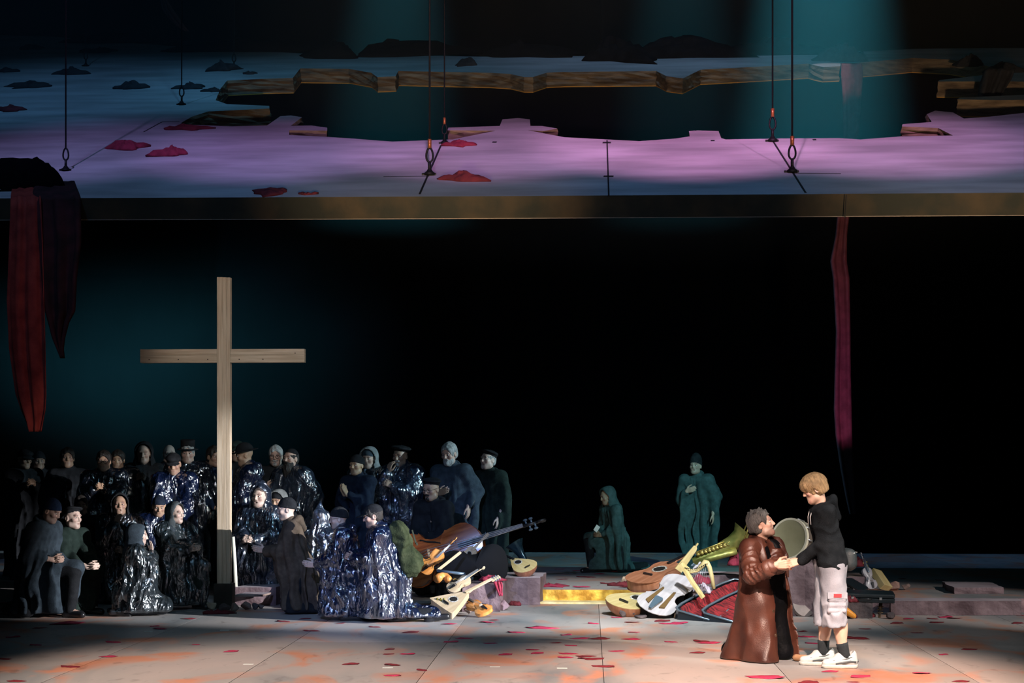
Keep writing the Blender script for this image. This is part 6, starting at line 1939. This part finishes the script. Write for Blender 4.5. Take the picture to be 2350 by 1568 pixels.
# saxophone
sx_ = empty('baritone_saxophone', (0, 0, 0)); inst(sx_, 'large dull greenish brass saxophone lying over the pink slab', 'saxophone')
SAXM = mat('sax_brass', (.10, .13, .03), (.36, .34, .10), scale=7, rough=.42, metal=.6, bump=.2)
yS = 16.95
S3 = lambda px, py, dy=0: at(px, py, yS + dy)
m_ = MB(); m_.tube([S3(1592, 1292), S3(1640, 1268), S3(1680, 1248), S3(1700, 1235), S3(1712, 1222)], [.05, .065, .085, .11, .16], 18, False); m_.build('bell', SAXM, sx_, True)
m_ = MB(); m_.tube([S3(1710, 1222) + Vector((.16 * math.cos(a) * .35, .16 * math.sin(a), .16 * math.cos(a) * .92)) for a in [2 * PI * i / 24 for i in range(25)]], .008, 6, False); m_.build('bell_rim', BRASS, sx_, True)
m_ = MB(); m_.tube([S3(1592, 1294, -.05), S3(1630, 1282, -.08), S3(1668, 1272, -.08), S3(1690, 1266, -.06)], .036, 12); m_.build('body_tube', SAXM, sx_, True)
for i in range(9):
    t = i / 8
    p = S3(1602 + 70 * t, 1272 - 24 * t, -.06)
    m_ = MB(); m_.lathe([(.001, 0), (.022 + .01 * t, 0), (.024 + .01 * t, .008), (.001, .012)], 12, M=Matrix.Translation(p) @ Matrix.Rotation(R(60), 4, 'X')); m_.tube([p, p + Vector((.05, -.02, .035))], .005, 6); m_.build('key', BRASS, sx_, True)
m_ = MB(); m_.tube([S3(1598, 1268, -.03), S3(1640, 1252, -.06), S3(1665, 1242, -.04)], .007, 6); m_.build('key_rod', BRASS, sx_, True)
# bass drum standing behind the man
dr = empty('bass_drum', (0, 0, 0)); inst(dr, 'bass drum standing on edge behind the kneeling man', 'drum')
c = at(1814, 1238, 16.5); ax = Vector((-.62, -.75, .22)).normalized()
Md = ax.to_track_quat('Z', 'Y').to_matrix().to_4x4(); Md.translation = c
m_ = MB(); m_.lathe([(.205, -.12), (.205, .02)], 40, M=Md); m_.build('shell', mat('drum_shell', (.10, .075, .06), (.2, .15, .11), scale=6, rough=.4), dr, True)
m_ = MB(); m_.lathe([(.001, .033), (.2, .033), (.2, .015)], 40, M=Md); m_.build('drum_skin', mat('drum_skin', (.22, .20, .11), (.30, .27, .16), scale=4, rough=.6), dr, 'auto')
for zz in (.0, -.13):
    m_ = MB(); m_.lathe([(.206, zz), (.222, zz), (.222, zz + .035), (.200, zz + .035), (.206, zz)], 40, M=Md); m_.build('hoop', mat('drum_hoop', (.62, .56, .42), rough=.4), dr, 'auto')
for i in range(10):
    a = 2 * PI * i / 10; p0 = Md @ Vector((.226 * math.cos(a), .226 * math.sin(a), .02)); p1 = Md @ Vector((.226 * math.cos(a), .226 * math.sin(a), -.12))
    m_ = MB(); m_.tube([p0, p1], .006, 6); m_.build('tension_rod', STRING, dr, True)
# open violin case: two shells lined with red plush
PLUSH = mat('red_plush', (.05, .004, .006), (.34, .02, .025), scale=26, rough=.95, bump=1.0, bscale=46, stretch=(1, 2.2, 1))
CASE = [(-.02, 0), (.09, .0), (.115, .03), (.12, .12), (.105, .35), (.075, .62), (.05, .76), (.0, .79), (-.05, .76), (-.075, .62), (-.105, .35), (-.12, .12), (-.115, .03), (-.09, 0)]
def case_half(nm, P0, P1, nrm, label_parent, dep):
    e = empty(nm)
    e.parent = None
    m_ = MB(); n = len(CASE)
    vs = [(x, y, 0) for x, y in CASE] + [(x, y, -dep) for x, y in CASE] + [(x * .9, .02 + y * .965, 0) for x, y in CASE] + [(x * .88, .02 + y * .96, -dep * .5) for x, y in CASE]
    fs = [(i, (i + 1) % n, n + (i + 1) % n, n + i) for i in range(n)] + [(i, (i + 1) % n, 2 * n + (i + 1) % n, 2 * n + i) for i in range(n)]
    tri = tessellate_polygon([[Vector((x, y, 0)) for x, y in CASE]])
    fs += [[n + i for i in t] for t in tri]
    m_.add(vs, fs)
    return m_, e
def violin_case():
    root = empty('violin_case', (0, 0, 0)); inst(root, 'open violin case lined with crumpled red plush', 'case')
    for nm, P0, P1, nrm in (('case_base', at(1592, 1412, 15.75), at(1706, 1332, 16.75), (-.12, -.62, .78)), ('case_lid', at(1652, 1418, 15.6), at(1765, 1340, 16.6), (-.16, -.66, .74))):
        m_, e = case_half(nm, P0, P1, nrm, root, .09)
        bpy.data.objects.remove(e)
        o = m_.build(nm, mat('case_navy', (.012, .018, .026), rough=.35), root)
        place(o, P0, P1, nrm, .79); o.scale.x = o.scale.x * 1.25
        rim = MB(); rim.tube([(x, y, 0) for x, y in CASE] + [(CASE[0][0], CASE[0][1], 0)], .007, 6, False); rim.build('rim', mat('case_rim', (.20, .26, .32), rough=.3, metal=.6), o, True)
        # plush lining
        vs = []; fs = []; nu, nv = 13, 34
        def wid(y):
            for (x0_, y0_), (x1_, y1_) in zip(CASE[1:8], CASE[2:8]):
                if y0_ <= y <= y1_: return x0_ + (x1_ - x0_) * (y - y0_) / max(1e-6, y1_ - y0_)
            return .02
        for j in range(nv + 1):
            y = .012 + .76 * j / nv; w = max(.01, wid(y) - .008)
            for i in range(nu + 1):
                u = i / nu * 2 - 1
                z = -.012 - .020 * (1 - u * u) + .010 * mnoise.noise(Vector((u * 3, y * 16, 3 if nm == 'case_lid' else 8)))
                if nm == 'case_base': z += -.028 * math.exp(-((u * .8) ** 2) * 3) * (.3 < y / .79 < .95) - .03 * (abs(u) < .75 and y < .40)
                vs.append((u * w, y, z))
        for j in range(nv):
            for i in range(nu): fs.append((j * (nu + 1) + i, j * (nu + 1) + i + 1, (j + 1) * (nu + 1) + i + 1, (j + 1) * (nu + 1) + i))
        pm_ = MB(); pm_.add(vs, fs); pm_.build('plush_lining', PLUSH, o, True)
        for yy in (.18, .55):
            la = MB(); la.box((.085, yy, -.02), (.12, yy + .03, .006)); la.build('latch', STRING, o)
violin_case()
# right of the boy
e = make_instr('violin', VIO, .34, IVORY, IVORY, .035, .13, .09, .02, arch=.018, fboard=BLUEG)
inst(place(e, at(2004, 1352, 16.9), at(1976, 1270, 17.0), (.35, -.85, .3), .56), 'white violin standing upright beside the black case', 'violin')
def long_case(P0, P1, nrm, label, L=.78, w=.125, h=.11):
    e = empty('violin_case'); inst(e, label, 'case')
    m_ = MB(); m_.prism([(-w, .02), (-w * .8, 0), (w * .8, 0), (w, .02), (w, L * .55), (w * .7, L - .02), (w * .5, L), (-w * .5, L), (-w * .7, L - .02), (-w, L * .55)], -h * .5, 0); bevel(m_.build('case_base', mat('case_black', (.010, .016, .020), rough=.35, coat=.3), e), .012, 3)
    m_ = MB(); m_.prism([(-w, .02), (-w * .8, 0), (w * .8, 0), (w, .02), (w, L * .55), (w * .7, L - .02), (w * .5, L), (-w * .5, L), (-w * .7, L - .02), (-w, L * .55)], .003, h * .5); bevel(m_.build('case_lid', mat('case_black', (.010, .016, .020)), e), .02, 3)
    m_ = MB(); m_.tube([(w + .002, L * .35, 0), (w + .035, L * .38, 0), (w + .035, L * .52, 0), (w + .002, L * .55, 0)], .007, 6); m_.build('handle', EBON, e, True)
    m_ = MB(); m_.tube([(-w - .002, L * .35, 0), (-w - .035, L * .38, 0), (-w - .035, L * .52, 0), (-w - .002, L * .55, 0)], .007, 6); m_.build('handle', EBON, e, True)
    for yy in (.2, .62):
        for sx in (-1, 1):
            m_ = MB(); m_.box((min(sx * w, sx * (w + .006)), L * yy, -.014), (max(sx * w, sx * (w + .006)), L * yy + .03, .016)); m_.build('latch', STRING, e)
    return place(e, P0, P1, nrm, L)
long_case(at(2052, 1371, 16.15), at(1900, 1366, 16.2), (0, -.12, 1), 'long black violin case lying closed on the dark slab behind the boy', .78)
long_case(at(1985, 1358, 16.75), at(1915, 1318, 17.0), (.1, -.5, .86), 'second dark case sloping down behind the boy\'s hip', .62, .10, .08)
wb = MB(); wb.box((-.085, 0, -.04), (.085, .26, .04)); o = wb.build('wooden_box', PALEY); bevel(o, .004); place(o, at(2034, 1350, 17.0), at(2008, 1312, 17.15), (.7, -.6, .3), .26); inst(o, 'small yellowish wooden box tilted behind the white violin', 'box')
og = Field.box((-.16, -.10, -.02), (.16, .10, .16), .012); og.cap((-.06, 0, .10), (.05, 0, .03), .045, .028, 0); og.plane((0, 0, -1), -.004); o = link('gourd_shaker', og.mesh('gourd_shaker'), mat('gourd_orange', (.72, .24, .02), (.85, .36, .05), scale=6, rough=.35)); o.location = ground(1948, 1421); inst(o, 'bright orange gourd shaker by the boy\'s knee', 'shaker')
cl_ = MB(); cl_.tube([(0, 0, 0), (.05, .0, .05), (.12, 0, .06), (.20, .02, .02), (.22, .02, -.05)], .010, 8)
for i in range(4): cl_.ball((.05 + i * .045, -.012, .055), .012, 8, 5)
o = cl_.build('french_horn_tubing', BRASS, None, True); o.location = at(1948, 1302, 17.0); inst(o, 'thin curved brass tubing on the block behind the boy', 'horn')
cl_ = MB(); cl_.tube([(0, 0, 0), (0, 0, .16)], [.012, .02], 8)
for i in range(3): cl_.tube([(-.03, -.005, .05 + i * .03), (.03, -.005, .055 + i * .03)], .006, 6)
o = cl_.build('broken_clarinet', mat('dark_steel_b', (.05, .05, .05), (.3, .2, .1), scale=20, rough=.3, metal=.5), None, True); o.location = ground(2018, 1418); o.rotation_euler = (R(-12), R(8), 0); inst(o, 'short broken metal instrument piece under the end of the black case', 'clarinet')
o = link('tambourine', (lambda m: m.mesh('tambourine', 'auto'))(MB().lathe([(.11, -.02), (.12, -.02), (.12, .02), (.11, .02), (.001, .018), (.001, .012), (.105, .012), (.11, -.02)], 28)), mat('tamb', (.16, .12, .11), (.28, .22, .2), scale=5, rough=.5)); o.location = at(1843, 1392, 16.3); o.rotation_euler = (R(62), 0, R(20)); inst(o, 'round pale tambourine in shadow between man and boy', 'tambourine')

# ------------------------------------------------------------------ cloths in the rubble, candle, paper, backpack
def cloth(px, py, w, h, m, label, seed, z=0.0, y=None, dp=.6):
    p = ground(px, py, z) if y is None else at(px, py, y); s_ = F / p.y
    o = link('crimson_cloth', heap_mesh('crimson_cloth', w / s_, w / s_ * dp, h / s_, seed, 4), m)
    o.location = p; tag(o, label, 'cloth', 'crimson cloths in the rubble'); return o
cloth(1120, 1334, 70, 12, REDC, 'crimson cloth spilling over the mauve block', 101, y=16.75)
sp, wd = traced([(1335, 1132, 1152), (1345, 1136, 1154), (1358, 1142, 1153), (1368, 1147, 1151)], 16.54); hanging('crimson_cloth', sp, wd, REDC, 'tail of crimson cloth hanging down the mauve block', 9, amp=.01)
cloth(1262, 1347, 80, 6, REDC, 'crimson cloth lying flat along the gold step edge', 102, PZ)
cloth(1690, 1298, 60, 30, REDC, 'bunched crimson cloth below the saxophone bell', 103, y=16.95)
cloth(1605, 1340, 60, 22, REDC, 'crimson cloth inside the harp', 104, y=16.5)
cloth(1612, 1362, 66, 22, mat('pale_rag', (.40, .34, .42), (.55, .48, .55), scale=8, rough=.9), 'pale mauve rag under the harp', 105, y=16.4)
cloth(1968, 1300, 54, 22, WINE, 'wine cloth on the block behind the boy', 106, y=17.0)
cloth(1950, 1382, 40, 16, WINE, 'wine cloth under the black violin case', 107, y=16.1)
cloth(1430, 1345, 90, 10, WINE, 'crimson and dark scraps on the platform above the gold step', 108, PZ)
cloth(1180, 1390, 36, 10, WINE, 'small wine cloth right of the crumpled mauve rock', 109)
cloth(500, 1409, 70, 8, WINE, 'wine cloth at the foot of the cross', 110)
cloth(1980, 1417, 90, 12, WINE, 'wine cloth in front of the dark slab by the boy', 111)
cloth(1855, 1405, 50, 22, WINE, 'crimson cloth between the coat and the boy\'s shorts', 112)
cn = empty('tall_candle', at(541, 1357, 17.22)); tag(cn, 'tall thin white candle right of the cross', 'candle')
m_ = MB(); cn.location.z = .2; zc = at(534, 1232, cn.location.y).z - .2; m_.tube([(0, 0, 0), (-.01, 0, zc * .45), (-.03, 0, zc)], [.022, .021, .018], 12); m_.build('wax_stem', mat('candle_wax', (.72, .70, .58), rough=.5), cn, True)
m_ = MB(); m_.tube([(-.03, 0, zc), (-.031, 0, zc + .02)], .003, 5); m_.build('wick', EBON, cn)
pp = MB(); pp.box((-.028, -.002, -.04), (.028, .002, .05)); o = pp.build('white_paper', mat('paper_white', (.75, .75, .72), rough=.8)); tag(o, 'small white paper held by the hooded kneeling figure', 'paper')
o.location = at(1369, 1214, 19.95); o.rotation_euler = (R(-20), R(38), R(15))
# canvas backpack on the cap wearer
bp = empty('backpack', (0, 0, 0)); tag(bp, 'large olive canvas backpack on the back of the cap wearer', 'backpack')
b0, J0, A0, H0, k0 = capman
bf = Field.box((-.32, -.22, -.38), (.32, .30, .34), .016)
for zz in (-.22, -.08, .08, .2): bf.cap((-.10, .07, zz), (.10, .07, zz), .118 - abs(zz) * .12, None, .08)
bf.cap((-.08, .10, -.2), (.08, .10, -.2), .125, None, .08); bf.cap((-.06, .05, .22), (.06, .05, .22), .07, None, .06); bf.ripple(waves(91, 9, 22, 16, .010))
bf.ripple(lambda X, Y, Z: .012 * (2 * np.abs(np.sin(np.arctan2(X, Y - .04) * 4 + Z * 5 + .6 * np.sin(Z * 14))) - 1) + .006 * (2 * np.abs(np.sin(X * 22 + Z * 30 + Y * 12)) - 1))
sk_ = link('canvas_sack', bf.mesh('canvas_sack'), mat('olive_canvas', (.022, .030, .014), (.050, .060, .030), scale=9, rough=.9, bump=.4, bscale=50, spec=.1), bp)
m_ = MB(); m_.prism([(-.14, 0), (.14, 0), (.13, .16), (.07, .21), (-.07, .21), (-.13, .16)], -.012, .012, M=Matrix.Translation((0, .06, .285)) @ Matrix.Rotation(R(-58), 4, 'X')); bevel(m_.build('top_flap', mat('olive_canvas', (.022, .030, .014)), bp), .01, 3)
m_ = MB(); m_.box((-.012, .205, .0), (.012, .222, .16)); m_.box((-.02, .212, -.02), (.02, .23, .012)); m_.build('buckle_strap', mat('strap_olive', (.03, .035, .02), rough=.9), bp)
for sx in (-1, 1):
    m_ = MB(); m_.tube([(sx * .10, .02, .22), (sx * .11, -.10, .20), (sx * .12, -.16, .05), (sx * .12, -.06, -.14), (sx * .10, .04, -.2)], .016, 6, True, .5); m_.build('shoulder_strap', mat('strap_olive', (.03, .035, .02), rough=.9), bp, True)
bp.matrix_world = b0.matrix_basis @ Matrix.Translation(J0['chest'] + A0 @ Vector((0, .17, -.06))) @ A0.to_4x4()
# ------------------------------------------------------------------ scraps of crimson fabric strewn over the floor
def scrap_mesh(seed):
    rg = random.Random(seed)
    n = 6; vs = []; fs = []
    L, W = 1.0, .45
    sk = rg.uniform(-.3, .3); tw = rg.uniform(-.25, .25); cu = rg.uniform(.02, .10)
    for i in range(n + 1):
        u = i / n
        w = W * (.55 + .45 * math.sin(PI * (u * .8 + .1))) * rg.uniform(.8, 1.1)
        for j in range(4):
            v = j / 3 - .5
            z = .012 + cu * abs(math.sin(u * 4 + seed)) * (.4 + v * tw * 3) + .05 * abs(v) * math.sin(u * 3 + seed)
            vs.append(((u - .5) * L + v * sk, v * w, max(.004, z)))
    for i in range(n):
        for j in range(3): fs.append((i * 4 + j, i * 4 + j + 1, (i + 1) * 4 + j + 1, (i + 1) * 4 + j))
    k = len(vs); vs2 = [(x, y, max(0, z - .012)) for x, y, z in vs]
    fs2 = [tuple(k + q for q in f[::-1]) for f in fs]
    edge = [(i * 4, (i + 1) * 4) for i in range(n)] + [(i * 4 + 3, (i + 1) * 4 + 3) for i in range(n)] + [(j, j + 1) for j in range(3)] + [(n * 4 + j, n * 4 + j + 1) for j in range(3)]
    mb = MB(); mb.add(vs + vs2, fs + fs2 + [(a, b, k + b, k + a) for a, b in edge])
    return mb.mesh('fabric_scrap', True)
SCR = [scrap_mesh(i) for i in range(9)]
SM = [mat('scrap_crimson', (.42, .018, .065), (.55, .04, .11), scale=9, rough=.8), mat('scrap_wine', (.16, .010, .02), (.24, .02, .03), scale=9, rough=.85)]
SCM = []
for me in SCR:
    for m in SM:
        c = me.copy(); c.materials.append(m); SCM.append(c)
pts = [(155, 1432, 66), (92, 1442, 30), (30, 1463, 32), (82, 1481, 28), (260, 1475, 32), (10, 1513, 34), (248, 1508, 36), (162, 1531, 44), (38, 1564, 36), (355, 1438, 22), (366, 1444, 36), (432, 1421, 30), (450, 1480, 22), (530, 1496, 34),
       (650, 1427, 34), (715, 1449, 32), (780, 1431, 22), (805, 1525, 36), (894, 1491, 24), (892, 1502, 26), (935, 1502, 32), (900, 1527, 40), (968, 1539, 28), (900, 1551, 38), (942, 1452, 36), (1030, 1433, 30), (1067, 1466, 34), (1035, 1474, 32),
       (1118, 1429, 34), (1133, 1424, 22), (1125, 1477, 28), (1160, 1503, 32), (1185, 1452, 36), (1245, 1442, 60), (1275, 1476, 24), (1222, 1492, 28), (1233, 1500, 32), (1310, 1482, 28), (1300, 1458, 26), (1305, 1501, 38), (1298, 1510, 30), (1330, 1466, 40),
       (1375, 1467, 42), (1345, 1507, 40), (1365, 1513, 46), (1384, 1530, 52), (1340, 1512, 30), (1362, 1432, 26), (1415, 1495, 32), (1448, 1468, 38), (1540, 1474, 28), (1610, 1473, 36), (1625, 1476, 50), (1600, 1499, 32), (1520, 1426, 40), (1540, 1432, 50), (1560, 1430, 34),
       (1450, 1429, 30), (1415, 1418, 22), (1755, 1555, 78), (1855, 1568, 50), (1905, 1542, 34), (1975, 1553, 50), (1958, 1566, 26), (2115, 1546, 36), (2205, 1565, 34), (1865, 1477, 34), (1842, 1450, 22), (1852, 1462, 40), (1965, 1466, 50), (1985, 1444, 26),
       (2058, 1431, 32), (2085, 1421, 26), (2150, 1429, 34), (2170, 1417, 34), (2190, 1420, 30), (2140, 1421, 22), (2105, 1453, 24), (2335, 1431, 30), (2342, 1413, 20), (2225, 1491, 34), (2165, 1503, 22), (1455, 1452, 24), (700, 1421, 26), (60, 1386, 24), (238, 1384, 26), (20, 1384, 30), (860, 1440, 24)]
rg = random.Random(5); SCL = []
for i, (px, py, w) in enumerate(pts):
    p = ground(px, py); s_ = F / p.y; L = w / s_
    o = bpy.data.objects.new('fabric_scrap', SCM[(i * 5 + (1 if rg.random() < .35 else 0)) % len(SCM)]); COL.objects.link(o)
    o.location = (p.x, p.y, .001); o.scale = (L, L * 1.6, L * .9); o.rotation_euler = (0, 0, rg.uniform(-.5, .5))
    tag(o, None, 'scrap', 'crimson scraps on the stage floor'); SCL.append((px, py, 'wine-red' if 'wine' in o.data.materials[0].name else 'crimson', o))
PSC = []
for i, (px, py, w) in enumerate([(1335, 1348, 34), (1290, 1330, 24), (1375, 1318, 22), (1345, 1325, 40), (1420, 1312, 30), (1500, 1308, 24), (1285, 1307, 22), (1440, 1348, 34), (1325, 1310, 20), (2070, 1329, 18), (2160, 1332, 22), (1390, 1340, 26)]):
    p = ground(px, py, PZ); s_ = F / p.y; L = w / s_
    o = bpy.data.objects.new('fabric_scrap', SCM[(i * 5 + 2) % len(SCM)]); COL.objects.link(o)
    o.location = (p.x, p.y, PZ + .001); o.scale = (L, L * 1.6, L * .9); o.rotation_euler = (0, 0, rg.uniform(-.5, .5))
    tag(o, None, 'scrap', 'crimson scraps on the rear platform'); PSC.append((px, o))
TAPE = []
for i, (px, py) in enumerate([(515, 1447), (570, 1525), (1136, 1531), (1290, 1534), (890, 1533), (340, 1450)]):
    p = ground(px, py); m_ = MB(); m_.box((-.04, -.015, 0), (.04, .015, .002)); o = m_.build('tape_mark', mat('tape_white', (.7, .75, .7), rough=.6)); o.location = p
    tag(o, None, 'tape mark', 'tape marks on the floor'); TAPE.append((px, o))

# every scrap is told apart by the landmark it lies nearest to
ORD = ['nearest', 'second nearest', 'third nearest', 'fourth nearest', 'fifth nearest', 'sixth nearest', 'seventh nearest', 'eighth nearest', 'ninth nearest', 'tenth nearest', 'eleventh nearest', 'twelfth nearest', 'thirteenth nearest', 'fourteenth nearest', 'fifteenth nearest', 'sixteenth nearest', 'seventeenth nearest', 'eighteenth nearest']
MARKS = [('the foot of the cross', 515, 1405), ('the shoes of the beret man', 160, 1418), ('the lower left picture corner', 0, 1568), ('the glittering poncho hem', 760, 1432), ('the balalaika body', 1040, 1405), ('the middle of the front floor', 920, 1530),
         ('the centre seam of the floor', 1380, 1500), ('the gold step', 1290, 1395), ('the open violin case', 1600, 1425), ('the leather coat hem', 1700, 1515), ("the boy's white trainers", 1920, 1525), ('the black violin case', 2000, 1420), ('the long mauve slab', 2250, 1410)]
byl = {}
for px, py, c, o in SCL:
    k = min(range(len(MARKS)), key=lambda q: math.hypot(px - MARKS[q][1], (py - MARKS[q][2]) * 2.5))
    byl.setdefault(k, []).append((math.hypot(px - MARKS[k][1], (py - MARKS[k][2]) * 2.5), c, o))
for k, l in byl.items():
    for i, (d, c, o) in enumerate(sorted(l, key=lambda q: q[0])):
        o['label'] = c + ' fabric scrap on the floor, ' + ORD[min(i, 17)] + ' to ' + MARKS[k][0]
NTH = ['first', 'second', 'third', 'fourth', 'fifth', 'sixth', 'seventh', 'eighth', 'ninth', 'tenth', 'eleventh', 'twelfth']
for i, (px, o) in enumerate(sorted(PSC, key=lambda q: q[0])): o['label'] = NTH[i] + ' crimson fabric scrap from the left on the raised rear platform'
for i, (px, o) in enumerate(sorted(TAPE, key=lambda q: q[0])): o['label'] = NTH[i] + ' tiny white tape mark from the left on the stage floor'
